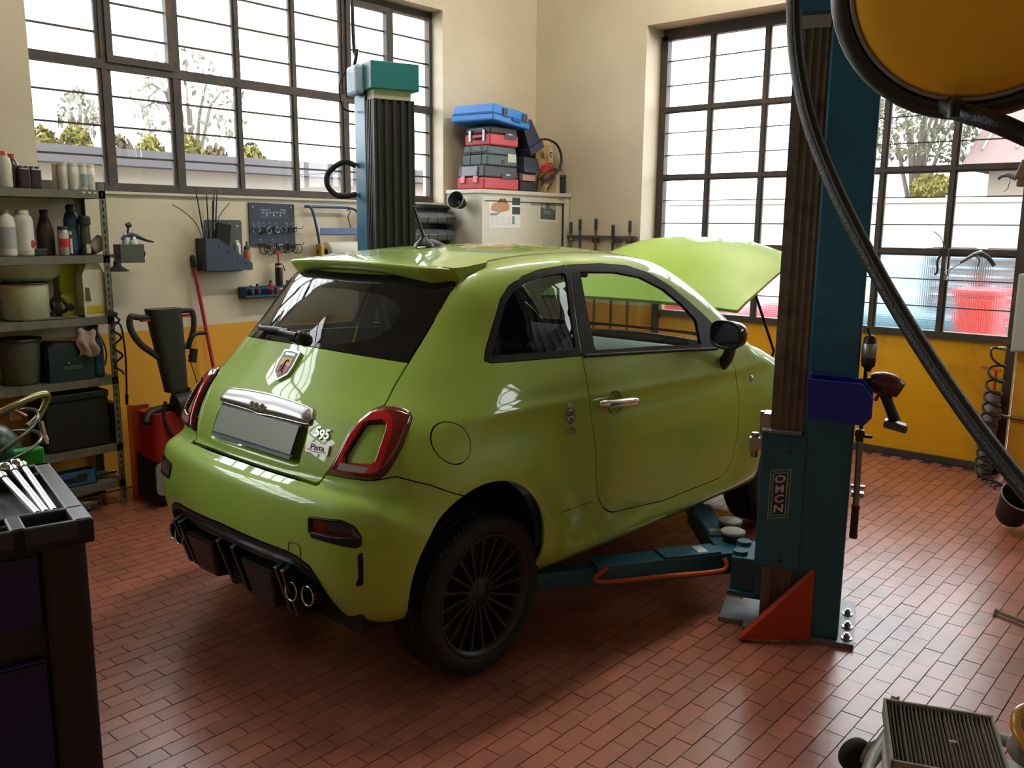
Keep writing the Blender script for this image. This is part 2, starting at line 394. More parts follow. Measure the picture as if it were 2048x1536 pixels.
# ---- floor: red clinker tiles in running bond
TILE = mat('red_clinker_tile', (.34, .118, .075), .29, spec=.75, noise=.15, nscale=11, rand=.13, dirt=(.17, .065, .05), dscale=1.3, bump=.06, bscale=25, wpos=True)
def stain():
    # sooty oil marks on the tiles beside the lift foot
    nt = TILE.node_tree; N = nt.nodes; L = nt.links; b = N['Principled BSDF']; src = b.inputs['Base Color'].links[0].from_socket
    g = N.new('ShaderNodeNewGeometry'); tot = None
    for c, r in (((3.62, 1.07, 0), .26), ((3.36, .98, 0), .12), ((3.9, 1.25, 0), .12)):
        v = N.new('ShaderNodeVectorMath'); v.operation = 'DISTANCE'; v.inputs[1].default_value = c; L.new(g.outputs['Position'], v.inputs[0])
        m = N.new('ShaderNodeMapRange'); m.inputs['From Min'].default_value = r; m.inputs['From Max'].default_value = r*.2; L.new(v.outputs['Value'], m.inputs['Value'])
        if tot is None: tot = m.outputs[0]
        else:
            x = N.new('ShaderNodeMath'); x.operation = 'MAXIMUM'; L.new(tot, x.inputs[0]); L.new(m.outputs[0], x.inputs[1]); tot = x.outputs[0]
    n = N.new('ShaderNodeTexNoise'); n.inputs['Scale'].default_value = 14; n.inputs['Detail'].default_value = 8; L.new(g.outputs['Position'], n.inputs['Vector'])
    x = N.new('ShaderNodeMath'); x.operation = 'MULTIPLY'; L.new(tot, x.inputs[0]); L.new(n.outputs['Fac'], x.inputs[1])
    mx = N.new('ShaderNodeMix'); mx.data_type = 'RGBA'; mx.inputs['B'].default_value = (.02, .015, .014, 1); L.new(x.outputs[0], mx.inputs['Factor']); L.new(src, mx.inputs['A']); L.new(mx.outputs['Result'], b.inputs['Base Color'])
stain()
floor = struct(MB().bb((-3.7, -3.8, -.25), (6.8, 5.5, -.006)).obj('floor', mat('floor_grout', (.05, .03, .025), .85)))
TX, TY = .1503, .0688
def tile_mesh(k):
    r = random.Random(k); a, b, h = TX-.0034, TY-.0034, .012; e = .0016
    b_ = MB(); P = [(0, 0, -h), (a, 0, -h), (a, b, -h), (0, b, -h), (0, 0, 0), (a, 0, 0), (a, b, 0), (0, b, 0)]
    b_.add(P, [(0, 1, 5, 4), (1, 2, 6, 5), (2, 3, 7, 6), (3, 0, 4, 7), (4, 5, 6, 7)]); return b_
def build_tiles():
    cam = sc.camera.matrix_world.inverted(); f = 1758.36
    cand = []
    j0 = int((-1.2-1.3747)/TY); j1 = int((YA-1.3747)/TY)+1
    for j in range(j0, j1+1):
        y = 1.3747+j*TY
        off = 2.5297 if j % 2 else 2.5297-.0725
        i0 = int((-.8-off)/TX); i1 = int((XF-off)/TX)+1
        for i in range(i0, i1):
            x = off+i*TX
            if y+TY > YA or x+TX > XF+.02: continue
            if x < 6.3 or y < 4.1: cand.append((x, y))
    vis = []; rest = []
    for x, y in cand:
        p = cam @ Vector((x+.075, y+.034, 0))
        d = -p.z; px = 1024+f*p.x/d if d > .2 else -1; py = 768-f*p.y/d if d > .2 else -1
        # in frame and not under the car, trolley or lift foot
        hid = (1.62 < x < 5.2 and 1.98 < y < 3.6) or (px < 200 and py > 1000)
        if 0 < px < 2048 and 0 < py < 1536 and not hid: vis.append((1/d**3, x, y))
        else: rest.append((x, y))
    vis.sort(reverse=True)
    protos = None
    pm = [tile_mesh(0)]
    first = None
    for _, x, y in vis[:300]:
        if first is None: o = pm[0].obj('tile', TILE, floor); first = o
        else: o = first.copy(); COL.objects.link(o); o.parent = floor
        o.location = (x, y, rnd.uniform(-.0008, .0003)); o.rotation_euler = (rnd.uniform(-.004, .004), rnd.uniform(-.004, .004), rnd.uniform(-.004, .004))
    rest += [(x, y) for _, x, y in vis[300:]]
    big = MB()
    for x, y in rest:
        big.M = Matrix.Translation((x, y, rnd.uniform(-.0008, .0003))) @ Euler((rnd.uniform(-.004, .004), rnd.uniform(-.004, .004), 0)).to_matrix().to_4x4()
        big.add([tuple(v) for v in pm[0].v], pm[0].f)
    o = big.obj('tile_field', TILE, floor); o['kind'] = 'stuff'
build_tiles()

# ---- ceiling lamps: a row of long fittings above the far side of the car (out of the picture, mirrored in hood and roof)
LAMP = mat('lit_tube', (1.0, .94, .84), .5, emit=46)
for i, x in enumerate((2.9, 5.3)):
    t = thing('ceiling_light', ['long fluorescent ceiling light over the middle of the car', 'long fluorescent ceiling light over the hood of the car'][i], 'ceiling light', (x, 2.95, CEIL-.14), 0, 'ceiling lights')
    MB().bb((-.75, -.11, .05), (.75, .11, .138)).obj('lamp_housing', WHITE, t)
    for y in (-.055, .055): MB().cyl((-.73, y, .02), (.73, y, .02), .03, n=12).obj('lamp_tube', LAMP, t)
# ---------------------------------------------------------------- car: base surface
# car-local axes: u forward from the rear axle, v to the left, z up. Body shape is an implicit surface f(u,v,z)=0
# ---- car body base surface (car-local: u forward from rear axle, v left, z up from normal ground)
def catmull(P,n=12,closed=True):
    P=np.array(P,float);N=len(P);out=[]
    for i in range(N if closed else N-1):
        g=lambda k:P[k%N] if closed else P[min(max(k,0),N-1)]
        a,b,c,d=g(i-1),g(i),g(i+1),g(i+2)
        for t in np.arange(n)/n:
            out.append(.5*((2*b)+(-a+c)*t+(2*a-5*b+4*c-d)*t*t+(-a+3*b-3*c+d)*t**3))
    return np.array(out)
def poly_sdf(P,X,Y):
    """signed distance to closed polygon, negative inside"""
    P=np.asarray(P,float);sh=X.shape;x=X.ravel();y=Y.ravel()
    d=np.full(x.shape,1e9);ins=np.zeros(x.shape,bool)
    for i in range(len(P)):
        a=P[i];b=P[(i+1)%len(P)];e=b-a;L=e@e
        if L<1e-14: continue
        t=np.clip(((x-a[0])*e[0]+(y-a[1])*e[1])/L,0,1)
        d=np.minimum(d,(x-a[0]-t*e[0])**2+(y-a[1]-t*e[1])**2)
        if a[1]!=b[1]:
            c=(a[1]>y)!=(b[1]>y)
            ins^=c&(x<(b[0]-a[0])*(y-a[1])/(b[1]-a[1])+a[0])
    d=np.sqrt(d);return np.where(ins,-d,d).reshape(sh)
PROF=[(-.555,.30),(-.585,.40),(-.588,.50),(-.57,.60),(-.548,.645),(-.505,.668),(-.478,.682),(-.47,.71),(-.455,.76),(-.432,.82),(-.395,.885),(-.335,.955),(-.265,1.05),(-.19,1.15),(-.10,1.26),(0.0,1.355),
 (.14,1.41),(.35,1.439),(.62,1.452),(.9,1.454),(1.15,1.442),(1.35,1.409),(1.55,1.325),(1.76,1.19),(1.95,1.04),(2.06,.965),(2.25,.93),(2.5,.875),(2.75,.79),(2.95,.68),(3.03,.58),(3.075,.45),(3.06,.33),(2.98,.24),(2.8,.19),(1.6,.175),(.3,.175),(-.35,.19),(-.5,.22)]
PROFS=catmull(PROF,6)
_gx=np.linspace(-.9,3.4,431);_gz=np.linspace(-.1,1.8,191)
_GX,_GZ=np.meshgrid(_gx,_gz,indexing='ij')
_D=poly_sdf(PROFS,_GX,_GZ)
def prof_d(u,z):
    fx=np.clip((u-_gx[0])/(_gx[1]-_gx[0]),0,len(_gx)-1.001);fz=np.clip((z-_gz[0])/(_gz[1]-_gz[0]),0,len(_gz)-1.001)
    i=fx.astype(int);j=fz.astype(int);a=fx-i;b=fz-j
    return (_D[i,j]*(1-a)+_D[i+1,j]*a)*(1-b)+(_D[i,j+1]*(1-a)+_D[i+1,j+1]*a)*b
class Spl:
    def __init__(s,xs,ys):
        s.x=np.array(xs,float);s.y=np.array(ys,float)
        h=np.diff(s.x);dl=np.diff(s.y)/h;m=np.zeros(len(xs))
        m[0]=dl[0];m[-1]=dl[-1]
        for i in range(1,len(xs)-1):
            m[i]=0 if dl[i-1]*dl[i]<=0 else 2*dl[i-1]*dl[i]/(dl[i-1]+dl[i])*1.0
        s.m=m
    def __call__(s,x):
        x=np.clip(x,s.x[0],s.x[-1]);i=np.clip(np.searchsorted(s.x,x)-1,0,len(s.x)-2)
        h=s.x[i+1]-s.x[i];t=(x-s.x[i])/h
        return (2*t**3-3*t**2+1)*s.y[i]+(t**3-2*t**2+t)*h*s.m[i]+(-2*t**3+3*t**2)*s.y[i+1]+(t**3-t**2)*h*s.m[i+1]
WZ=Spl([.1,.18,.25,.33,.45,.55,.65,.74,.80,.88,.95,1.02,1.1,1.2,1.3,1.38,1.46,1.6],
       [.70,.73,.760,.782,.792,.797,.797,.787,.775,.765,.750,.728,.700,.662,.626,.602,.58,.5])
WU=Spl([-.7,-.5,-.3,0,.4,1.0,1.6,2.2,2.6,2.9,3.1],[.93,.955,.975,.997,1.0,1.0,1.0,1.0,.985,.93,.86])
WG=Spl([-.5,-.2,.2,.6,1.1,1.6,2.0,2.4],[.88,.915,.96,.99,1.0,.985,.96,.94])   # greenhouse taper
AR=Spl([.2,.4,.55,.7,.85,1.0,1.2,1.4],[.17,.15,.13,.12,.16,.26,.33,.31])        # rear plan curvature
def S(x,a,b):
    t=np.clip((x-a)/(b-a),0,1);return t*t*(3-2*t)
def halfwidth(u,z):
    w=WZ(z)*WU(u)
    g=S(z,.85,1.2);w=w*(1-g)+g*WZ(z)*WG(u)
    # wheel arch flares
    for cu in (0.0,2.30):
        d=np.hypot(u-cu,z-.30)
        w=w+.024*np.exp(-((d-.36)/.125)**2)*S(z,.15,.3)
    w=w+.022*np.exp(-((z-.262)/.045)**2)*S(u,.30,.50)*(1-S(u,1.75,1.95))
    w=w+.005*np.exp(-((z-.885+.02*np.clip(u,-.3,2))/.020)**2)*S(u,-.25,.1)*(1-S(u,1.7,2.1))
    return w
KR=Spl([.2,.5,.7,.9,1.1,1.35,1.5],[.16,.20,.22,.22,.16,.10,.10])
def f(u,v,z):
    av=np.abs(v)
    r=1-S(u,-.1,.9)
    a=AR(z)*r
    u1=u-a*(av/.8)**2.4
    fr=S(u,1.6,2.8)
    u1=u1+fr*.30*(av/.8)**2.6
    z1=z+(.05*S(z,.9,1.4))*(av/.6)**2.2*(1-.0*r)
    # hood camber
    z1=z1+.06*S(u,1.9,2.4)*(1-S(z,1.0,1.15))*(av/.75)**2.5*S(z,.5,.8)
    d=prof_d(u1,z1)
    s=av-halfwidth(u,z)
    k=KR(z)
    k=k*(1-S(u,.2,1.0))+ (.09)*S(u,.2,1.0)
    h=np.maximum(k-np.abs(d-s),0)
    return np.maximum(d,s)+h*h/(4*k)
def grad(V, e=.002):
    g = np.stack([f(V[:, 0]+e, V[:, 1], V[:, 2])-f(V[:, 0]-e, V[:, 1], V[:, 2]), f(V[:, 0], V[:, 1]+e, V[:, 2])-f(V[:, 0], V[:, 1]-e, V[:, 2]), f(V[:, 0], V[:, 1], V[:, 2]+e)-f(V[:, 0], V[:, 1], V[:, 2]-e)], 1)
    return g/np.maximum(np.linalg.norm(g, axis=1, keepdims=True), 1e-9)
def base_mesh(nu=250, nv=116, nz=96):
    n = (nu, nv, nz); key = {}; faces = []; T = []
    def vid(i, j, k):
        q = (i, j, k)
        if q not in key: key[q] = len(T); T.append((i/nu, j/nv, k/nz))
        return key[q]
    for ax in range(3):
        a, b = [(1, 2), (2, 0), (0, 1)][ax]
        for side in (0, 1):
            for p in range(n[a]):
                for q in range(n[b]):
                    c = []
                    for dp, dq in ((0, 0), (1, 0), (1, 1), (0, 1)):
                        idx = [0, 0, 0]; idx[ax] = side*n[ax]; idx[a] = p+dp; idx[b] = q+dq; c.append(vid(*idx))
                    if not side: c = c[::-1]
                    faces += [(c[0], c[1], c[2]), (c[0], c[2], c[3])]
    T = np.array(T); F = np.array(faces)
    lo = np.array([-.66, -.88, .10]); hi = np.array([3.16, .88, 1.58]); il = np.array([.05, -.45, .42]); ih = np.array([2.55, .45, .74])
    Q = il+T*(ih-il); P = lo+T*(hi-lo); a = np.zeros(len(T)); b = np.ones(len(T))
    for _ in range(22):
        m = (a+b)/2; X = Q+(P-Q)*m[:, None]; ins = f(X[:, 0], X[:, 1], X[:, 2]) < 0
        a = np.where(ins, m, a); b = np.where(ins, b, m)
    return Q+(P-Q)*a[:, None], F
def clip(V, F, s):
    """keep s<0; cuts triangles along s=0"""
    s = np.where(np.abs(s) < 1e-7, 1e-7, s); ins = s < 0; c = ins[F].sum(1)
    full = F[c == 3]; part = F[(c == 1) | (c == 2)]; newF = [full]
    VV = [V]; n0 = len(V)
    if len(part):
        pin = ins[part]; one = pin.sum(1) == 1
        idx = np.where(one, pin.argmax(1), (~pin).argmax(1))
        r = np.arange(len(part)); A = part[r, idx]; B = part[r, (idx+1) % 3]; Cc = part[r, (idx+2) % 3]
        E = np.concatenate([np.stack([A, B], 1), np.stack([A, Cc], 1)]); Es = np.sort(E, 1)
        U, inv = np.unique(Es, axis=0, return_inverse=True); inv = inv.ravel()
        t = s[U[:, 0]]/(s[U[:, 0]]-s[U[:, 1]]); VV.append(V[U[:, 0]]+(V[U[:, 1]]-V[U[:, 0]])*t[:, None])
        ab = inv[:len(part)]+n0; ac = inv[len(part):]+n0
        newF.append(np.stack([A, ab, ac], 1)[one])
        two = ~one
        newF.append(np.stack([ab, B, Cc], 1)[two]); newF.append(np.stack([ab, Cc, ac], 1)[two])
    V2 = np.concatenate(VV); F2 = np.concatenate(newF)
    used, inv = np.unique(F2, return_inverse=True)
    return V2[used], inv.reshape(F2.shape)
def refine(V, F, n=1):
    for _ in range(n):
        E = np.concatenate([F[:, [0, 1]], F[:, [1, 2]], F[:, [2, 0]]]); Es = np.sort(E, 1)
        U, inv = np.unique(Es, axis=0, return_inverse=True); inv = inv.ravel()+len(V); k = len(F)
        M = (V[U[:, 0]]+V[U[:, 1]])/2; ab, bc, ca = inv[:k], inv[k:2*k], inv[2*k:]
        V = np.concatenate([V, M])
        F = np.concatenate([np.stack([F[:, 0], ab, ca], 1), np.stack([ab, F[:, 1], bc], 1), np.stack([ca, bc, F[:, 2]], 1), np.stack([ab, bc, ca], 1)])
    for _ in range(2):
        g = grad(V); V = V-g*f(V[:, 0], V[:, 1], V[:, 2])[:, None]*.9
    return V, F
def np_obj(name, V, F, N, mats, parent, mi=None, custom=True):
    me = bpy.data.meshes.new(name); me.vertices.add(len(V)); me.vertices.foreach_set('co', V.astype(np.float32).ravel())
    me.loops.add(F.size); me.loops.foreach_set('vertex_index', F.astype(np.int32).ravel())
    me.polygons.add(len(F)); me.polygons.foreach_set('loop_start', np.arange(0, F.size, 3, dtype=np.int32))
    me.polygons.foreach_set('use_smooth', np.ones(len(F), bool))
    if mi is not None: me.polygons.foreach_set('material_index', mi.astype(np.int32))
    for m in mats: me.materials.append(m)
    me.update(); me.validate()
    if custom and N is not None: me.normals_split_custom_set_from_vertices([tuple(n) for n in N])
    o = bpy.data.objects.new(name, me); COL.objects.link(o)
    if parent: o.parent = parent
    return o
def shell(name, V, F, mats, parent, t=.006, off=0, N=None):
    """skin patch of the car with thickness t: outer face, dark inner face, rim"""
    N = grad(V, .012) if N is None else N
    Vo = V+N*off
    if t == 0: return np_obj(name, Vo, F, N, mats, parent)
    n = len(V); Vi = Vo-N*t
    E = np.concatenate([F[:, [0, 1]], F[:, [1, 2]], F[:, [2, 0]]]); Es = np.sort(E, 1)
    U, first, cnt = np.unique(Es, axis=0, return_index=True, return_counts=True)
    B = E[first[cnt == 1]]; k = len(B)
    ro = np.concatenate([Vo[B[:, 0]], Vo[B[:, 1]], Vi[B[:, 1]], Vi[B[:, 0]]])
    en = np.cross(Vo[B[:, 1]]-Vo[B[:, 0]], N[B[:, 0]]); en /= np.maximum(np.linalg.norm(en, axis=1, keepdims=True), 1e-9)
    i = 2*n+np.arange(k); R = np.concatenate([np.stack([i, i+2*k, i+k], 1), np.stack([i, i+3*k, i+2*k], 1)])
    VV = np.concatenate([Vo, Vi, ro]); FF = np.concatenate([F, F[:, ::-1]+n, R])
    NN = np.concatenate([N, -N, np.tile(en, (4, 1))])
    mi = np.concatenate([np.zeros(len(F)), np.ones(len(F)), np.zeros(len(R))])
    return np_obj(name, VV, FF, NN, [mats[0], mats[1]], parent, mi)
PAINT = mat('lime_green_car_paint', (.385, .60, .085), .42, spec=.5, coat=1.0, noise=.02, nscale=3)
TRIM = mat('dark_interior_trim', (.012, .012, .013), .7)
SEAL = mat('black_window_trim', (.016, .016, .017), .6, spec=.3)
GLOSSB = mat('black_glass_border', (.010, .010, .011), .07, spec=.5)
SIDEG = glass('door_glass', (.74, .80, .78), 0, 1.1); TINTG = glass('dark_quarter_glass', (.16, .17, .17), 0, 1.2)
REARG = glass('tinted_rear_glass', (.66, .71, .69), 0, 1.2, haze=.07, hcol=(.4, .42, .4)); WSG = glass('windshield_glass', (.80, .86, .84), 0, 1.0)
LAMPR = mat('red_lamp_lens', (.17, .004, .008), .06, spec=.6, coat=1, noise=.2, nscale=160); LAMPB = mat('bright_lamp_ring', (.52, .012, .014), .08, coat=1, noise=.35, nscale=220)
LAMPD = mat('dark_red_lamp_rim', (.07, .004, .006), .08, coat=1); LENSC = mat('clear_lamp_lens', (.35, .33, .33), .12, coat=1, noise=.4, nscale=200)
car = thing('car', 'lime green three door hatchback with its hood raised, standing between the blue lift posts', 'car', (2.20, 2.78, .085), math.radians(-1.2))
def build_car():
    V, F = base_mesh()
    AV = lambda V: np.abs(V[:, 1])
    side = lambda V, P: np.maximum(poly_sdf(P, V[:, 0], V[:, 2]), .40-AV(V))
    qz = lambda V, P, um=.2: np.maximum(poly_sdf(P, V[:, 0]+AV(V), V[:, 2]), V[:, 0]-um)
    body = [V, F]
    def take(sfn, gap=.005):
        s = sfn(body[0]); a = clip(body[0], body[1], s+gap/2)
        b = clip(body[0], body[1], -(s-gap/2)); body[0], body[1] = b; return a
    def fine(VF, sfn, gap=.005, n=1):
        """same cut on a locally refined mesh"""
        s = sfn(VF[0]); k = (s[VF[1]].min(1) < .02); Fk = VF[1][k]; u, inv = np.unique(Fk, return_inverse=True)
        v2, f2 = refine(VF[0][u], inv.reshape(Fk.shape), n); return clip(v2, f2, sfn(v2)+gap/2)
    def halves(VF):
        out = []
        for sg in (-1, 1): out.append(clip(VF[0], VF[1], -sg*VF[0][:, 1]))
        return out
    # wheel openings
    def arch(V): return np.maximum(np.minimum(np.hypot(V[:, 0]+.045, V[:, 2]-.355), np.hypot(V[:, 0]-2.30, V[:, 2]-.355))-.315, .48-AV(V))
    s = arch(body[0]); rim0 = None; body[0], body[1] = clip(body[0], body[1], -s)
    # hood (raised: hinged and lifted at its rear edge)
    def hoods(V):
        u, z, av = V[:, 0], V[:, 2], AV(V)
        return np.maximum.reduce([2.05-u, (.80-.20*(u-2.03))-z, u-2.80+.35*np.maximum(av-.3, 0)**1.5, av-.665])
    hood = take(hoods, .008)
    th = math.radians(41); c, sn = math.cos(th), math.sin(th)
    def lift(P):
        a = P[:, 0]-2.03; b = P[:, 2]-.95; return np.stack([2.03-.12+a*c-b*sn, P[:, 1], .95+.165+a*sn+b*c], 1)
    Nh = grad(hood[0]); Nh = np.stack([Nh[:, 0]*c-Nh[:, 2]*sn, Nh[:, 1], Nh[:, 0]*sn+Nh[:, 2]*c], 1)
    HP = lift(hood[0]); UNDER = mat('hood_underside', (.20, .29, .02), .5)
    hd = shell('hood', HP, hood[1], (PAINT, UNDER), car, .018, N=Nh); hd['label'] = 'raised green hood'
    hp = lambda u, v, z: tuple(lift(np.array([[u, v, z]]))[0])
    MB().tube([hp(2.4, -.55, .80), (2.46, -.62, .86), (2.42, -.60, .70)], .008, 8).obj('hood_strut', BLACK, car)
    for vv in (.5, -.5): MB().tube([hp(2.12, vv, .93), (2.05, vv*1.04, .86)], .012, 8).obj('hood_hinge', DKGREY, car)
    # side windows and their black frames
    QF = [(.069, 1.064), (.092, 1.101), (.145, 1.167), (.223, 1.269), (.282, 1.313), (.37, 1.346), (.474, 1.368), (.648, 1.382), (.577, 1.034), (.09, 1.055)]
    DF = [(.652, 1.382), (.868, 1.383), (1.046, 1.370), (1.196, 1.334), (1.341, 1.269), (1.478, 1.187), (1.59, 1.111), (1.665, 1.045), (1.69, .955), (1.591, .973), (1.1, 1.005), (.581, 1.035)]
    DG = [(.708, 1.355), (.946, 1.345), (1.119, 1.317), (1.28, 1.258), (1.403, 1.184), (1.485, 1.11), (1.47, 1.0), (1.1, 1.027), (.674, 1.048)]
    lab = {-1: '', 1: ''}
    qw = take(lambda V: side(V, QF), .003)
    def qg(V): return np.maximum(side(V, QF)+.026, -(V[:, 2]-1.068))
    fr = clip(qw[0], qw[1], -(qg(qw[0])-.001)); gl = clip(qw[0], qw[1], qg(qw[0])+.001)
    for VF in halves(fr): shell('quarter_window_frame', VF[0], VF[1], (SEAL, TRIM), car, .012)
    for VF in halves(gl): shell('quarter_window', VF[0], VF[1], (TINTG,), car, 0, -.005)
    dw = take(lambda V: side(V, DF), .003)
    def dg(V): return side(V, DG)
    fr = clip(dw[0], dw[1], -(dg(dw[0])-.001)); gl = clip(dw[0], dw[1], dg(dw[0])+.001)
    DOOR = [(.579, 1.04), (.571, .902), (.579, .742), (.59, .547), (.606, .48), (.625, .444), (.65, .415), (.676, .394), (.705, .378), (.736, .37), (1.115, .332), (1.64, .332), (1.69, .36), (1.72, .41), (1.748, .514), (1.753, .693), (1.748, .813), (1.72, .90), (1.685, .96), (1.6, 1.0)]
    dr = take(lambda V: side(V, DOOR), .006)
    hc = np.array([.737, .832])
    for VF, fw, gw in zip(halves(dr), halves(fr), halves(gl)):
        v = VF[0].copy(); d = np.hypot(v[:, 0]-hc[0], v[:, 2]-hc[1]); sg = -1 if v[0, 1] < 0 else 1
        VFf = fine(VF, lambda q: np.hypot(q[:, 0]-hc[0], q[:, 2]-hc[1])-.06, 0, 1)
        rest = clip(VF[0], VF[1], -(np.hypot(VF[0][:, 0]-hc[0], VF[0][:, 2]-hc[1])-.06))
        door = shell('door', rest[0], rest[1], (PAINT, TRIM), car, .02)
        vv = VFf[0]; d = np.hypot(vv[:, 0]-hc[0], vv[:, 2]-hc[1]); Nn = grad(vv); amp = .016*np.clip((.047-d)/.012, 0, 1)
        # dish behind the handle
        W = vv-Nn*amp[:, None]; slope = np.where((d < .047) & (d > .035), 1.3, 0)
        rad = np.stack([(vv[:, 0]-hc[0])/np.maximum(d, 1e-6), np.zeros(len(vv)), (vv[:, 2]-hc[1])/np.maximum(d, 1e-6)], 1)
        N2 = Nn-rad*slope[:, None]; N2 /= np.linalg.norm(N2, axis=1, keepdims=True)
        np_obj('handle_recess', W, VFf[1], N2, [PAINT], door)
        shell('door_window_frame', fw[0], fw[1], (SEAL, TRIM), door, .016)
        shell('door_window', gw[0], gw[1], (SIDEG,), door, 0, -.006)
        y = sg*.779; h = MB()
        h.tube([(.612, y+sg*.008, .843), (.625, y+sg*.02, .845), (.67, y+sg*.03, .842), (.80, y+sg*.03, .832), (.85, y+sg*.022, .827), (.866, y+sg*.008, .826)], lambda t: .011+.006*math.sin(PI*t)**.5, 10, sub=4)
        h.obj('door_handle', CHROME, door)['label'] = 'satin chrome door handle'
        MB().tube([(hc[0]+math.cos(a)*.0475, v_, hc[1]+math.sin(a)*.0475) for a in np.linspace(0, 2*PI, 33)[:-1] for v_ in [sg*(float(halfwidth(np.array(hc[0]+math.cos(a)*.0475), np.array(hc[1]+math.sin(a)*.0475)))+.0)]], .0016, 5, closed=True).obj('recess_edge', mat('green_shadow_gap', (.06, .08, .01), .6), door)
        # belt strip along the window sill
        MB().tube([(.585, sg*.727, 1.034), (1.1, sg*.744, 1.003), (1.6, sg*.746, .968)], .007, 6, sub=6).obj('belt_strip', SEAL, door)
    # fuel cap (right side only)
    cc = np.array([-.158, .818])
    def cap(V): return np.maximum(np.hypot(V[:, 0]-cc[0], V[:, 2]-cc[1])-.068, V[:, 1]+.3)
    b0 = [body[0], body[1]]; cp = fine(b0, cap, .006, 2); body[0], body[1] = clip(body[0], body[1], -(cap(body[0])-.001))
    fc = shell('fuel_cap', cp[0], cp[1], (PAINT, TRIM), car, .006)
    k = grad(np.array([[-.23, -.725, .80]]))[0]
    # tail lamps
    LP = [(-.006, .706), (.040, .759), (.109, .85), (.157, .888), (.208, .915), (.268, .929), (.32, .932), (.364, .926), (.395, .917), (.407, .9), (.398, .882), (.362, .816), (.325, .768), (.295, .737), (.265, .720), (.225, .711), (.120, .708)]
    LI = [(.105, .757), (.125, .757), (.225, .762), (.243, .77), (.285, .858), (.286, .872), (.270, .879), (.205, .873), (.188, .864), (.108, .775)]
    REV = [(.07, .728), (.205, .731), (.225, .748), (.085, .750)]
    lamp = lambda V: qz(V, LP)
    b0 = [body[0], body[1]]; lm = fine(b0, lamp, .002, 2); body[0], body[1] = clip(body[0], body[1], -(lamp(body[0])-.001))
    for VF in halves(lm):
        V_, F_ = VF; so = qz(V_, LP); si = qz(V_, LI)
        lens = clip(V_, F_, -(si-.0005)); V_, F_ = lens; so = qz(V_, LP); si = qz(V_, LI); rv = qz(V_, REV)
        red = clip(V_, F_, -(rv)); N = grad(red[0]); d = -qz(red[0], LP); di = qz(red[0], LI)
        bul = .022*np.sqrt(np.clip(np.minimum(d, .02)/.02, 0, 1))*np.clip(di/.008+.35, 0, 1)
        P = red[0]+N*bul[:, None]; o = np_obj('tail_lamp', P, red[1], None, [LAMPR, LAMPD, LAMPB], car, custom=False)
        mid = -qz(red[0][red[1]].mean(1), LP); mdi = qz(red[0][red[1]].mean(1), LI); o.data.polygons.foreach_set('material_index', np.where(mid < .012, 1, np.where((mdi < .034) & (mdi > .006), 2, np.where(mdi <= .006, 1, 0))).astype(np.int32))
        o['label'] = 'red ring shaped tail lamp'
        r2 = clip(V_, F_, rv); N = grad(r2[0]); np_obj('reversing_lens', r2[0]+N*.0225, r2[1], N, [LENSC], o)
        ins = clip(VF[0], VF[1], qz(VF[0], LI)); N = grad(ins[0]); np_obj('lamp_centre', ins[0]+N*.004, ins[1], N, [PAINT], o)['label'] = 'green painted centre of the lamp'
    # tailgate
    HT = [(-1.5, .676), (-.2, .676), (-.045, .672), (-.035, .678), (-.008, .706), (.040, .759), (.109, .85), (.157, .888), (.208, .915), (.269, .931), (.313, .993), (.373, 1.061), (.47, 1.17), (.592, 1.313), (.62, 1.335), (.5, 1.352), (-1.5, 1.352)]
    ht = take(lambda V: qz(V, HT, .5), .007)
    def gls(V):
        base = 1.0845-.022*(AV(V)/.52)**2
        return base-V[:, 2]
    gls_b = lambda V: np.maximum(gls(V), -9)
    hatch = clip(ht[0], ht[1], -(gls(ht[0])-.001)); rg = clip(ht[0], ht[1], gls(ht[0])+.002)
    RC = [(.30, .715), (.30, .80), (.285, .865), (.25, .893), (.15, .907), (0, .912), (-.15, .907), (-.25, .893), (-.285, .865), (-.30, .80), (-.30, .715), (-.27, .707), (.27, .707)]
    rec = lambda V: np.maximum(poly_sdf(RC, V[:, 1], V[:, 2]), V[:, 0])
    hr = fine(hatch, lambda V: rec(V)-.02, 0, 1); hb = clip(hatch[0], hatch[1], -(rec(hatch[0])-.02))
    tail = shell('tailgate', hb[0], hb[1], (PAINT, TRIM), car, .02)
    s = rec(hr[0]); dep = .034*np.clip(-s/.018, 0, 1); dep = dep*dep*(3-2*np.clip(-s/.018, 0, 1))*.034/np.maximum(.034**2, 1e-9)*1.0
    dep = .034*(lambda t: t*t*(3-2*t))(np.clip(-s/.02, 0, 1))
    P = hr[0].copy(); P[:, 0] += dep
    np_obj('plate_recess', P, hr[1], None, [PAINT], tail, custom=False)
    def clear(V): return ((AV(V)/.39)**2.6+(np.abs(V[:, 2]-1.196)/.098)**2.6)**(1/2.6)-1
    cl = fine(rg, lambda V: clear(V)*.1, 0, 1); bd = clip(rg[0], rg[1], -clear(rg[0]))
    shell('rear_window_border', bd[0], bd[1], (GLOSSB, TRIM), tail, .006)
    shell('rear_window', cl[0], cl[1], (REARG,), tail, 0, 0)['label'] = 'dusty tinted rear window'
    # rear bumper and everything let into it
    def seam(V):
        q = V[:, 0]+AV(V); zz = np.interp(q, [-1, -.05, -.006, .12, .225, .339, .493, .645, .8], [.676, .672, .706, .708, .711, .728, .698, .649, .60])
        return np.maximum(V[:, 2]-zz, V[:, 0]+.13)
    bp = take(seam, .004)
    FOG = [(-.076, .587), (.094, .598), (.158, .583), (.186, .555), (.192, .525), (.16, .512), (.045, .517), (-.055, .52), (-.075, .54)]
    FOGI = [(-.064, .580), (.092, .590), (.150, .577), (.175, .552), (.06, .543), (-.056, .545)]
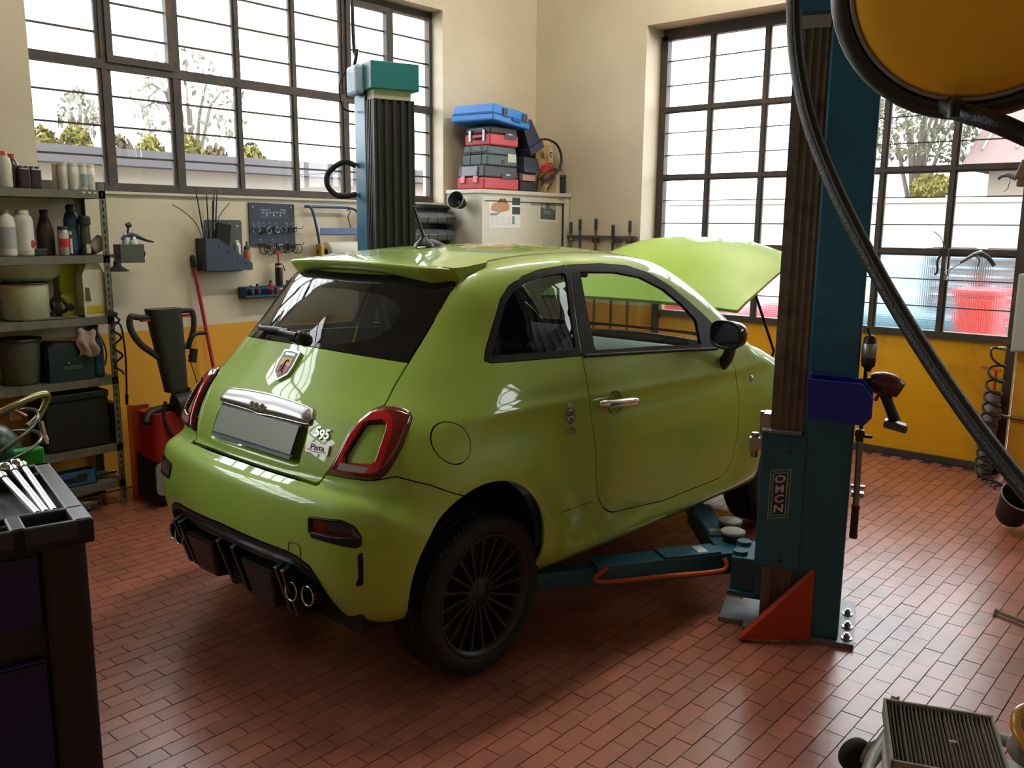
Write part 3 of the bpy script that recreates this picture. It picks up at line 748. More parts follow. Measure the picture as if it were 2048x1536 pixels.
    SL = [(.168, .490), (.194, .502), (.192, .396), (.183, .378), (.150, .376), (.150, .386), (.166, .395)]
    def dif(V):
        zt = np.interp(AV(V), [0, .37, .418, .474, .502, .52, .56, .60, .70], [.462, .452, .444, .419, .366, .30, .19, .10, .05])
        return np.maximum(V[:, 2]-zt, V[:, 0]+.2)
    def cut(VF, fn, n=2):
        a = fine(VF, fn, .002, n); b = clip(VF[0], VF[1], -(fn(VF[0])-.001)); return a, b
    fg, bp = cut(bp, lambda V: qz(V, FOG, -.3)); sl, bp = cut(bp, lambda V: qz(V, SL, -.3)); df, bp = cut(bp, dif, 1)
    bumper = shell('rear_bumper', bp[0], bp[1], (PAINT, TRIM), car, .01)
    DIFB = mat('black_diffuser_plastic', (.012, .012, .013), .38, noise=.1)
    for VF in halves(fg):
        N = grad(VF[0]); d = -qz(VF[0], FOG, -.3); di = -qz(VF[0], FOGI, -.3)
        h = .006*np.clip(d/.004, 0, 1)-.016*np.clip((di+.004)/.006, 0, 1)
        o = np_obj('fog_lamp_surround', VF[0]+N*h[:, None], VF[1], None, [DIFB], bumper, custom=False)
        a = clip(VF[0], VF[1], qz(VF[0], FOGI, -.3)); N = grad(a[0]); q = a[0][a[1]].mean(1); qq = q[:, 0]+np.abs(q[:, 1])
        oo = np_obj('fog_lamp', a[0]-N*.004, a[1], N, [mat('fog_lens_red', (.16, .006, .008), .1, coat=1), mat('fog_lens_smoke', (.06, .05, .05), .1, coat=1)], o, ((qq > .02) & (q[:, 2] > .556)).astype(int))
    for VF in halves(sl): N = grad(VF[0]); np_obj('bumper_slot', VF[0]-N*.012, VF[1], N, [BLACK], bumper)
    N = grad(df[0]); d = -dif(df[0]); h = .004-.03*np.clip((d-.022)/.012, 0, 1)+.016*np.clip((d-.045)/.006, 0, 1)-.03*np.clip((d-.075)/.02, 0, 1)
    dfo = np_obj('diffuser', df[0]+N*h[:, None], df[1], None, [DIFB], car, custom=False); dfo['label'] = 'black lower rear diffuser'
    # diffuser vanes: flat trapezoid blades hanging below the bumper
    for v0, v1 in ((-.30, -.09), (.10, .31)):
        b = MB(); vm = (v0+v1)/2
        b.add([(-.585, v0, .36), (-.585, v1, .36), (-.55, v1-.03, .205), (-.55, v0+.03, .205), (-.40, v0, .33), (-.40, v1, .33), (-.40, v1-.03, .19), (-.40, v0+.03, .19)], [(0, 3, 2, 1), (4, 5, 6, 7), (0, 1, 5, 4), (2, 3, 7, 6), (0, 4, 7, 3), (1, 2, 6, 5)])
        b.obj('diffuser_vane', DIFB, dfo, bevel=.012)
    for v in (-.37, -.33, -.05, .05, .34, .38):
        MB().prism([(-.59, .385), (-.55, .40), (-.40, .36), (-.40, .19), (-.53, .20)], .02, Matrix(((1, 0, 0), (0, 0, 1), (0, 1, 0))), (0, v-.01, 0)).obj('diffuser_fin', DIFB, dfo, bevel=.004)
    g = MB()
    for i in range(7): g.box((-.535, 0, .225+i*.017), (.004, .09, .004))
    for i in range(6): g.box((-.535, -.04+i*.016, .275), (.004, .003, .11))
    g.obj('diffuser_mesh', DKGREY, dfo)
    TIP = mat('dark_exhaust_inside', (.012, .012, .012), .35)
    for sg in (-1, 1):
        ex = None
        for v, u in ((.388, -.57), (.462, -.555)):
            t = MB().lathe([(.0352, .004), (.034, 0), (.031, .001), (.0305, .006)], 28, (u, sg*v, .312), (1, 0, -.06)); t.m = 1; t.lathe([(.035, .20), (.0352, .004)], 28, (u, sg*v, .312), (1, 0, -.06)); t.lathe([(.0305, .006), (.030, .14)], 28, (u, sg*v, .312), (1, 0, -.06))
            t.lathe([(.030, .14), (.0001, .14)], 24, (u, sg*v, .312), (1, 0, -.06))
            t.obj('exhaust_tip', [CHROME, TIP], car)
    # towing-eye cover: fine groove loop on the bumper skin
    def onskin(pts, lift=.0006):
        out = []
        for u, v, z in pts:
            P = np.array([[u, v, z]])
            for _ in range(6):
                gq = grad(P); P = P-gq*f(P[:, 0], P[:, 1], P[:, 2])[:, None]
            out.append(tuple((P+grad(P)*lift)[0]))
        return out
    MB().tube(onskin([(-.56, -.41+a, .462+b) for a, b in rrect(.056, .05, .012)], .0002), .0016, 5, closed=True).obj('tow_cover_groove', mat('green_shadow_gap', (.06, .08, .01), .6), bumper)
    for sg in (-1, 1): MB().tube(onskin([(u_, sg*.80, z_) for u_, z_ in ((.245, .478), (.36, .468), (.48, .459), (.59, .452))], .0), .0016, 5, sub=3).obj('panel_seam', mat('green_shadow_gap', (.06, .08, .01), .6), car)
    # front bumper, roof, windshield
    fbz = lambda V: np.maximum(V[:, 2]-np.interp(V[:, 0], [2.5, 2.65, 3.1], [.50, .66, .69]), 2.45-V[:, 0])
    fb = take(fbz, .005); shell('front_bumper', fb[0], fb[1], (PAINT, TRIM), car, .01)
    wsf = lambda V: np.maximum.reduce([1.36-V[:, 0], V[:, 0]-2.3, .985-V[:, 2], AV(V)-(.515+.15*(1.39-V[:, 2])/.4)])
    ws = take(wsf, .004); shell('windshield', ws[0], ws[1], (WSG,), car, 0)
    cw = take(lambda V: np.maximum.reduce([1.80-V[:, 0], V[:, 0]-2.06, .90-V[:, 2], AV(V)-.665]), .003); shell('cowl_panel', cw[0], cw[1], (BLACK, TRIM), car, .006)
    rf = take(lambda V: np.maximum.reduce([AV(V)-(.462+.07*S(V[:, 0], 1.1, 1.36)), V[:, 0]-1.345, -V[:, 0]+.10+.25*AV(V)**2, 1.2-V[:, 2]]), .018)
    shell('roof', rf[0], rf[1], (PAINT, TRIM), car, .02)
    gr = MB()
    for sg in (-1, 1): gr.tube(onskin([(u, sg*(.462+.07*float(S(np.array(u), 1.1, 1.36))), 1.42) for u in np.linspace(.2, 1.33, 16)], -.008), .010, 6)
    gr.obj('roof_channel', BLACK, car)
    # rest of the skin: quarter panels, pillars, sills, fenders, floor
    shell('body', body[0], body[1], (PAINT, TRIM), car, .012)
    # wheel-well liners
    for cu in (-.045, 2.30):
        for sg in (-1, 1):
            lb = MB(); aa = [math.radians(q) for q in range(-28, 209, 8)]; n_ = len(aa); P_ = [(cu+.316*math.cos(q), sg*y_, .355+.316*math.sin(q)) for y_ in (.755, .43) for q in aa]; lb.add(P_, [(i_, i_+1, n_+i_+1, n_+i_) for i_ in range(n_-1)], True); lb.add(P_[n_:], [tuple(range(n_))]); lb.obj('wheel_liner', mat('wheel_well_black', (.006, .006, .006), .9), car)
    # roof spoiler
    def sp(s, t):
        v = (s*2-1)*.505; a = abs(v)/.505
        ut = -.055+.40*v*v+.05*max(0, a-.85)/.15; zt = 1.398-.022*a**2-.0*a
        lead = (.30-.03*a, 1.432-.03*a**2.2)
        drop = .012+.055*a**3
        prof = [lead, (.16, 1.4215-.034*a**2), (.04+.20*v*v, 1.413-.030*a**2), (ut+.012, zt+.004), (ut, zt-.004), (ut+.010+.02*a**3, zt-.014-drop*.45), (ut+.035+.03*a**3, zt-.022-drop), (ut+.10, zt-.030-drop*1.05), (.17+.1*v*v, 1.352-.03*a**2)]
        P = spline([(p[0], v, p[1]) for p in prof], 4); return P[min(len(P)-1, int(round(t*(len(P)-1))))]
    b = MB().grid(lambda i, j: sp(i, j), 48, 32)
    n = 49
    b.add([sp(0, j/32) for j in range(33)], [tuple(range(33))]); b.add([sp(1, j/32) for j in range(33)], [tuple(range(33))[::-1]])
    b.obj('roof_spoiler', PAINT, car)
    MB().box((.078, 0, 1.333), (.012, .16, .012), (0, .5, 0)).obj('high_brake_lamp', mat('red_brake_lens', (.35, .01, .02), .2, coat=1), car)
    # antenna
    an = MB().lathe([(.045, 0), (.040, .012), (.020, .03), (.008, .045)], 16, (.40, 0, 1.446)); an.cyl((.40, 0, 1.478), (.34, 0, 1.615), .0085, .006, 10)
    an.M = Matrix.Translation((.44, 0, 1.447)) @ Matrix.Diagonal((1.7, .55, 1, 1)); an.lathe([(.05, 0), (.045, .008), (.03, .02), (.008, .03)], 16)
    an.obj('antenna', BLACK, car)
    # rear wiper
    wb = MB(); pts = onskin([(-.22, -.005, 1.098), (-.225, .05, 1.105), (-.225, .12, 1.112)], .03)
    wb.tube(pts, lambda t: .013-.004*t, 8, sub=3); q = onskin([(-.215, -.01, 1.10)], .0)[0]; wb.lathe([(.026, -.005), (.026, .02), (.018, .032), (.0, .034)], 14, q, (-.8, 0, .6))
    wp = wb.obj('rear_wiper', BLACK, car)
    MB().tube(onskin([(-.21, .09, 1.115), (-.205, .2, 1.115), (-.19, .32, 1.112), (-.17, .36, 1.11)], .016), lambda t: .012-.006*abs(t-.4), 8, sub=4).obj('wiper_blade', DKGREY, wp)
    # number plate, chrome bar, badges
    FR = Matrix(((0, 0, -1), (-1, 0, 0), (0, 1, 0)))  # local x -> -v (right in the view), y -> z, z -> out of the tail
    def tailM(v, z, u, tilt=0): return Matrix.Translation((u, v, z)) @ Euler((0, tilt, 0)).to_matrix().to_4x4() @ FR.to_4x4()
    tl = math.atan2(.045, .105)
    pl = MB(tailM(0, .786, -.437, tl)); pl.prism(rrect(.535, .122, .008), .006)
    plate = pl.obj('plate_frame', DKGREY, car)
    pb = MB(tailM(0, .793, -.445, tl)); pb.prism(rrect(.522, .104, .004), .0025); pb.obj('number_plate', mat('blank_plate', (.34, .38, .31), .35), plate)
    pq = MB(tailM(0, .7335, -.468, tl)); pq.prism(rrect(.524, .012, .003), .002); pq.obj('frame_strip', mat('plate_frame_strip', (.13, .15, .19), .4), plate)
    def barp(i, j):
        v = (i*2-1)*.298; a = abs(v)/.298; zt = .911-.014*a**2-.03*max(0, (a-.9)/.1)**2; zb = .846+.004*a
        s = j; z = zb+(zt-zb)*s; swell = .030*math.sin(PI*min(1, max(0, s*.85+.15)))+.012*math.exp(-(v/.05)**2)*(1-s)
        u = -.375-.45*(.905-z)*.9-swell*(1-.6*max(0, (a-.86)/.14)**2)-.004
        return (u, v, z)
    cb = MB().grid(barp, 48, 12); cb.tube([barp(i/30, 0) for i in range(31)], .004, 6); cb.tube([barp(i/30, 1) for i in range(31)], .004, 6)
    bar = cb.obj('chrome_bar', mat('satin_silver', (.52, .52, .55), .33, metal=1), car)
    for k_, v in enumerate((.034, 0, -.034)):
        p = barp(.5-v/.596, .45); MB(tailM(v, p[2], p[0]-.003, .25)).prism([(math.cos(a)*.017, math.sin(a)*.0135) for a in np.linspace(0, 2*PI, 24)[:-1]], .002).obj('logo_ring', CHROME, bar)
        text_mesh('500'[k_], .024, mat('logo_groove', (.10, .10, .11), .4), 'logo_digit', bar, tailM(v, p[2], p[0]-.0058, .25))
    # shield emblem
    SHP = [(-.05, .062), (0, .068), (.05, .062), (.052, .0), (.045, -.035), (0, -.066), (-.045, -.035), (-.052, 0)]
    P0 = onskin([(-.289, 0, 1.003)], 0)[0]; MS = Matrix.Translation(P0) @ Euler((0, .62, 0)).to_matrix().to_4x4() @ FR.to_4x4()
    em = MB(MS).prism(SHP, .012).obj('shield_emblem', CHROME, car, bevel=.003)
    sc_ = lambda k: [(x*k, y*k) for x, y in SHP]
    MB(MS @ Matrix.Translation((0, 0, .0122))).prism(sc_(.88), .001).obj('emblem_field', mat('emblem_dark', (.03, .03, .035), .3), em)
    MY, MR = mat('emblem_yellow', (.75, .42, .06), .35), mat('emblem_red', (.55, .03, .05), .35)
    in_ = [(-.034, .03), (.034, .03), (.035, -.004), (.031, -.025), (0, -.047), (-.031, -.025), (-.035, -.004)]
    MB(MS @ Matrix.Translation((0, 0, .0134))).prism([in_[0], in_[1], in_[2], in_[6]], .001).obj('emblem_upper', MY, em)
    MB(MS @ Matrix.Translation((0, 0, .0134))).prism([in_[6], in_[2], in_[3], in_[4], in_[5]], .001).obj('emblem_lower', MR, em)
    text_mesh('ABARTH', .016, CHROME, 'emblem_lettering', em, MS @ Matrix.Translation((0, .045, .0135)))
    # small scorpion outline on the field
    scp = MB(MS @ Matrix.Translation((0, -.006, .0148)))
    scp.tube([(0, -.022, 0), (0, .012, 0), (.004, .024, 0), (.013, .027, 0), (.016, .018, 0)], lambda t: .0035-.002*t, 6, sub=3)
    for sgn in (-1, 1):
        for y in (-.012, -.004, .004): scp.tube([(0, y, 0), (sgn*.012, y+.002, 0), (sgn*.017, y-.006, 0)], .001, 4)
        scp.tube([(0, -.018, 0), (sgn*.012, -.022, 0), (sgn*.012, -.030, 0)], .0018, 5)
    scp.obj('emblem_scorpion', INK, em)
    WB = mat('white_badge', (.8, .8, .8), .25, metal=.3)
    def skinM(p, lift=.002, up=(0, 0, 1)):
        q = onskin([p], lift)[0]; n = Vector(grad(np.array([q]))[0]); x = Vector(up).cross(n).normalized(); y = n.cross(x)
        return Matrix(((x.x, y.x, n.x, q[0]), (x.y, y.y, n.y, q[1]), (x.z, y.z, n.z, q[2]), (0, 0, 0, 1)))
    for i, ch in enumerate('595'):
        t = text_mesh(ch, .05, WB, 'model_number', car, skinM((-.406, -.347-.024*i, .828-.007*(i == 1)), .003), .003, bold=.0012)
    PM = skinM((-.425, -.372, .779), .003); pp = MB(PM).prism(rrect(.108, .036, .003), .003).obj('model_plaque', mat('silver_plaque', (.55, .5, .48), .35, metal=.4), car)
    text_mesh('Pista', .030, INK, 'plaque_lettering', pp, PM @ Matrix.Translation((0, .002, .0038)), sx=1.2)
    MB(PM @ Matrix.Translation((0, 0, .0035))).tube([(-.045, -.006, 0), (-.03, -.012, 0), (.02, -.013, 0), (.045, -.008, 0)], .0012, 5).obj('plaque_line', INK, pp)
    BM_ = skinM((.445, -.77, .822), .002); bd_ = MB(BM_).prism([(math.cos(a)*.030, math.sin(a)*.034) for a in np.linspace(0, 2*PI, 28)[:-1]], .003).prism(rrect(.03, .02, .003, cy=.038), .003).obj('side_badge', mat('badge_white', (.62, .62, .6), .3), car)
    MB(BM_).tube([(math.cos(a)*.026, math.sin(a)*.030, .0035) for a in np.linspace(0, 2*PI, 28)[:-1]], .0018, 5, closed=True).obj('badge_ring', INK, bd_)
    text_mesh('OR', .026, INK, 'badge_lettering', bd_, BM_ @ Matrix.Translation((0, .006, .0035)), bold=.0006)
    ck = MB(BM_ @ Matrix.Translation((.004, -.016, .0032)))
    for i in range(4):
        for j in range(3):
            if (i+j) % 2 == 0: ck.box((-.012+i*.006, -.006+j*.006, 0), (.006, .006, .001))
    ck.obj('badge_check', INK, bd_)
    text_mesh('595', .040, mat('badge_grey', (.42, .43, .38), .3, metal=.3), 'side_number', car, skinM((.442, -.78, .762), .002), .002)
    # side repeater
    MB(skinM((1.90, -.777, .79), .0)).lathe([(.017, .0), (.015, .006), (.0001, .008)], 16).obj('side_repeater', mat('repeater_lens', (.5, .5, .45), .1, coat=1), car)
    # mirrors
    for sg in (-1, 1):
        mc = Vector((1.45, sg*.865, 1.056)); b = MB()
        R = Euler((0, 0, sg*.28)).to_matrix()
        def mp(i, j):
            a = 2*PI*i; t = j; r = math.sqrt(max(0, 1-t**2.6))**.8
            ca, sa = math.cos(a), math.sin(a); e = (abs(ca)**3+abs(sa)**3)**(-1/3)
            return mc+R @ Vector((t*.085, r*e*ca*.095, r*e*sa*.064+.004*t))
        b.grid(mp, 32, 10)
        hs = b.obj('mirror_housing', mat('black_gloss', (.01, .01, .011), .12, coat=.6), car); hs['label'] = 'black door mirror'
        fcm = MB(); e_ = lambda a, k: mc+R @ Vector((.004, (abs(math.cos(a))**3+abs(math.sin(a))**3)**(-1/3)*math.cos(a)*.095*k, (abs(math.cos(a))**3+abs(math.sin(a))**3)**(-1/3)*math.sin(a)*.064*k))
        ring = [e_(2*PI*i/32, .86) for i in range(32)]; fcm.add(ring, [tuple(range(32)) if sg < 0 else tuple(range(32))])
        fcm.obj('mirror_glass', mat('mirror', (.75, .78, .78), .02, metal=1), hs)
        MB().tube([e_(2*PI*i/32, .94)-R @ Vector((.004, 0, 0)) for i in range(32)], .007, 6, closed=True).obj('mirror_rim', BLACK, hs)
        MB().tube([(1.64, sg*.752, .885), (1.615, sg*.79, .925), (1.56, sg*.835, .985), (1.50, sg*.855, 1.03)], lambda t: .030-.004*t, 10, sub=4).obj('mirror_arm', BLACK, hs)
    # ---- cabin
    FAB = mat('black_seat_fabric', (.016, .016, .018), .85, bump=.3, bscale=300); DASH = mat('dashboard', (.15, .20, .21), .5)  # dashboard colour lightened to teal: windshield reflection painted into it
    for sg in (-1, 1):
        s = MB(); v = sg*.36
        s.box((1.15, v, .40), (.50, .48, .16), (0, -.12, 0)); st = s.obj('front_seat', FAB, car, bevel=.06, seg=3)
        def bk(i, j):
            a = 2*PI*i; z = j; w = .235*(1-.12*z)*(1 if z < .8 else 1-.35*((z-.8)/.2)**2); d = .075*(1-.3*z)
            ca, sa = math.cos(a), math.sin(a); e = (abs(ca)**4+abs(sa)**4)**(-.25)
            return (.90-.30*z+e*ca*d, v+e*sa*w, .42+.62*z)
        s = MB().grid(bk, 24, 14); s.add([bk(i/24, 1) for i in range(24)], [tuple(range(24))]); s.obj('seat_back', FAB, st)
        hdm = MB().grid(lambda i, j: (.585-.03*j+math.cos(2*PI*i)*.035, v+math.sin(2*PI*i)*.10*(1-abs(2*j-1)**4*.3), 1.055+.14*j), 20, 8)
        hdm.add([(.585+math.cos(2*PI*i/20)*.035, v+math.sin(2*PI*i/20)*.07, 1.055) for i in range(20)], [tuple(range(20))[::-1]]); hdm.add([(.555+math.cos(2*PI*i/20)*.035, v+math.sin(2*PI*i/20)*.07, 1.195) for i in range(20)], [tuple(range(20))])
        hdm.tube([(.60, v-.05, 1.0), (.585, v-.05, 1.07)], .007, 6).tube([(.60, v+.05, 1.0), (.585, v+.05, 1.07)], .007, 6); hdm.obj('headrest', FAB, st)
        MB().tube([(.62, sg*.60, 1.25), (.70, sg*.62, 1.0), (.76, sg*.64, .72)], .022, 6).obj('seat_belt', mat('grey_belt', (.10, .10, .10), .7), car)
    s = MB().box((.18, 0, .40), (.44, 1.1, .14), (0, -.1, 0)); rs = s.obj('rear_seat', FAB, car, bevel=.05, seg=3)
    for sg in (-1, 1): MB().box((-.06, sg*.28, .64), (.11, .52, .46), (0, -.3, 0)).obj('seat_back', FAB, rs, bevel=.04, seg=3); MB().box((-.15, sg*.28, .93), (.08, .24, .12), (0, -.25, 0)).obj('headrest', FAB, rs, bevel=.035, seg=3)
    d = MB().grid(lambda i, j: (1.52+.42*j, (i*2-1)*.62, .87+.075*math.sin(PI*min(1, j*1.25))**.7-.0*j), 20, 12); d.box((1.60, 0, .74), (.16, 1.26, .26)); db = d.obj('dashboard', DASH, car)
    MB().prism([(1.44, .84), (1.47, .97), (1.56, 1.01), (1.70, .97), (1.70, .84)], .34, Matrix(((1, 0, 0), (0, 0, 1), (0, 1, 0))), (0, .19, 0)).obj('instrument_hood', DASH, db, bevel=.03)
    MB().bb((-.45, -.62, .19), (2.0, .62, .26)).obj('cabin_floor', TRIM, car)
    t = MB(); wc = Vector((1.30, .36, .87)); Fw = frame((-.85, 0, .5))
    t.tube([wc+Fw @ Vector((math.cos(a)*.185, math.sin(a)*.185, 0)) for a in np.linspace(0, 2*PI, 36)[:-1]], .017, 8, closed=True)
    for a in (0, 2.1, 4.2): t.tube([wc, wc+Fw @ Vector((math.cos(a)*.18, math.sin(a)*.18, 0))], .016, 6)
    t.lathe([(.06, -.02), (.055, .025), (.0, .03)], 16, wc, (-.85, 0, .5)); t.tube([wc, (1.55, .36, .76)], .035, 8); t.obj('steering_wheel', BLACK, car)
    MB().box((1.40, -.0, 1.315), (.025, .22, .065), (0, .1, 0)).obj('rear_view_mirror', DKGREY, car, bevel=.012)
    MB().tube([(1.405, 0, 1.33), (1.44, 0, 1.37)], .008, 6).obj('mirror_stalk', BLACK, car)
    for sg in (-1, 1): MB().bb((.62, sg*.68, .42), (1.62, sg*.735, .90)).obj('door_card', mat('door_card', (.02, .02, .022), .6), car, bevel=.01)
    # engine bay: dark filler under the raised hood, cowl and front lamps
    eb = MB().bb((2.12, -.55, .45), (2.80, .55, .68)); eb.box((2.35, -.1, .74), (.30, .42, .10)); eb.box((2.3, .36, .75), (.18, .22, .12)); eb.box((2.62, .1, .71), (.16, .7, .05)); eb.obj('engine', mat('engine_black', (.02, .02, .02), .6), car, bevel=.015)
    MB().tube([(2.08, -.6, .89), (2.05, 0, .92), (2.08, .6, .89)], .03, 8, sub=6).obj('cowl', BLACK, car)
    MB().tube([(2.2, -.52, .83), (2.45, -.56, .80), (2.62, -.5, .76)], .02, 8, sub=4).obj('brake_reservoir', WHITE, car)
    for sg in (-1, 1): MB().ball((2.80, sg*.56, .66), (.10, .11, .11)).obj('headlamp', mat('headlamp_glass', (.6, .62, .62), .08, coat=1), car)
build_car()
# ---- wheels
def wheel(cu, sg, z):
    root_mat = None
    ax = (0, sg, 0); o = (cu, sg*.60, z)
    F = frame(ax); T = MB()
    # tyre
    prof = [(.218, .062), (.222, .075)]
    W = .195; yo = .168  # outer face offset from o along axis
    P = [(.222, yo-.012), (.228, yo-.004), (.245, yo+.002), (.268, yo+.001), (.282, yo-.006), (.2915, yo-.022), (.296, yo-.040)]
    for c in (.055, .093, .131):
        P += [(.2975, yo-c+.006), (.2975, yo-c+.0035), (.2905, yo-c+.0030), (.2905, yo-c-.0030), (.2975, yo-c-.0035)]
    P += [(.296, yo-.155), (.2915, yo-.173), (.282, yo-.189), (.268, yo-.196), (.245, yo-.197), (.228, yo-.191), (.222, yo-.183)]
    T.lathe(P, 64, o, ax)
    tyre = T.obj('tyre', RUBBER, car)
    # shoulder lugs
    L = MB(); o3 = Vector(o)
    for i in range(72):
        a = 2*PI*i/72
        for c, sk in ((.036, .25), (.158, -.25)):
            d = F @ Vector((math.cos(a), math.sin(a), 0)); tng = F @ Vector((-math.sin(a), math.cos(a), 0)); axv = Vector(ax)
            pc = o3+d*.2945+axv*(yo-c); Rr = Matrix((tng+axv*sk, axv, d)).transposed()
            vs = [pc+Rr @ Vector((x*.0085, y*.017, zz)) for zz in (-.006, .0042) for x, y in ((-1, -1), (1, -1), (1, 1), (-1, 1))]
            L.add(vs, [(4, 5, 6, 7), (0, 1, 5, 4), (1, 2, 6, 5), (2, 3, 7, 6), (3, 0, 4, 7)])
    t = L.obj('tread_blocks', RUBBER, tyre); t['kind'] = 'stuff'
    RIM = mat('satin_black_rim', (.022, .022, .024), .42, noise=.1)
    r = MB().lathe([(.206, yo-.17), (.206, yo-.03), (.216, yo-.018), (.224, yo-.008), (.226, yo-.004), (.222, yo-.002), (.214, yo-.008), (.207, yo-.02)], 56, o, ax)
    r.lathe([(.206, yo-.12), (.0, yo-.12)], 32, o, ax)
    rim = r.obj('rim', RIM, car)
    S0 = None
    for i in range(20):
        a = 2*PI*i/20; d = F @ Vector((math.cos(a), math.sin(a), 0)); tg = F @ Vector((-math.sin(a), math.cos(a), 0)); axv = Vector(ax)
        b = MB()
        sec = []
        for rr, h, w, th in ((.045, .128, .010, .02), (.075, .132, .0075, .018), (.13, .138, .0065, .016), (.18, .146, .0075, .014), (.210, .150, .012, .014)):
            sec.append([o3+d*rr+tg*x*w+axv*y for x, y in ((-1, h-th), (1, h-th), (.6, h), (-.6, h))])
        vs = [p for q in sec for p in q]; fs = []
        for k in range(4):
            for j in range(4): fs.append((k*4+j, k*4+(j+1) % 4, k*4+4+(j+1) % 4, k*4+4+j))
        b.add(vs, fs).obj('spoke', RIM, rim)
    MB().lathe([(.060, .10), (.060, .126), (.052, .134), (.030, .136), (.028, .141), (.0, .143)], 28, o, ax).obj('hub', RIM, rim)
    bl = MB()
    for i in range(4):
        a = 2*PI*i/4+.4; p = o3+F @ Vector((math.cos(a)*.042, math.sin(a)*.042, .128)); bl.cyl(p, p+Vector(ax)*.012, .009, .008, 6)
    bl.obj('wheel_bolts', DKGREY, rim)
    MB().lathe([(.14, .02), (.14, .045), (.0, .045)], 28, o, ax).obj('brake_disc', mat('dark_brake_disc', (.06, .055, .05), .5, metal=.7), rim)
for cu, sg, z in ((0, -1, .228), (0, 1, .228), (2.30, -1, .225), (2.30, 1, .225)): wheel(cu, sg, z)
# ---------------------------------------------------------------- two-post car lift
LBLUE = mat('lift_blue_paint', (.018, .125, .215), .38, noise=.07, nscale=6, dirt=(.01, .06, .10), dscale=3)
LTEAL = mat('lift_teal_paint', (.018, .15, .165), .4, noise=.06)
RAIL = mat('greasy_rail_steel', (.17, .15, .125), .45, metal=.4, noise=.3, nscale=14, dirt=(.06, .05, .04), dscale=9)
RAILB = mat('black_grease_rail', (.022, .021, .019), .5, noise=.3, nscale=10)
PLATE = mat('base_plate_steel', (.22, .23, .25), .5, metal=.6, noise=.25, nscale=20)
ORANGE = mat('orange_paint', (.62, .085, .012), .42, noise=.06)
REDO = mat('red_guard_paint', (.42, .045, .02), .42, noise=.1)
WPRINT = mat('white_print', (.62, .62, .60), .6)
PADR = mat('grey_rubber_pad', (.30, .29, .26), .7, noise=.12)
P0 = Vector((3.297, 1.157, 0)); RZ = math.radians(19)
PMAT = Matrix.Translation(P0) @ Matrix.Rotation(RZ, 4, 'Z')
def postw(x, y, z=0): return PMAT @ Vector((x, y, z))
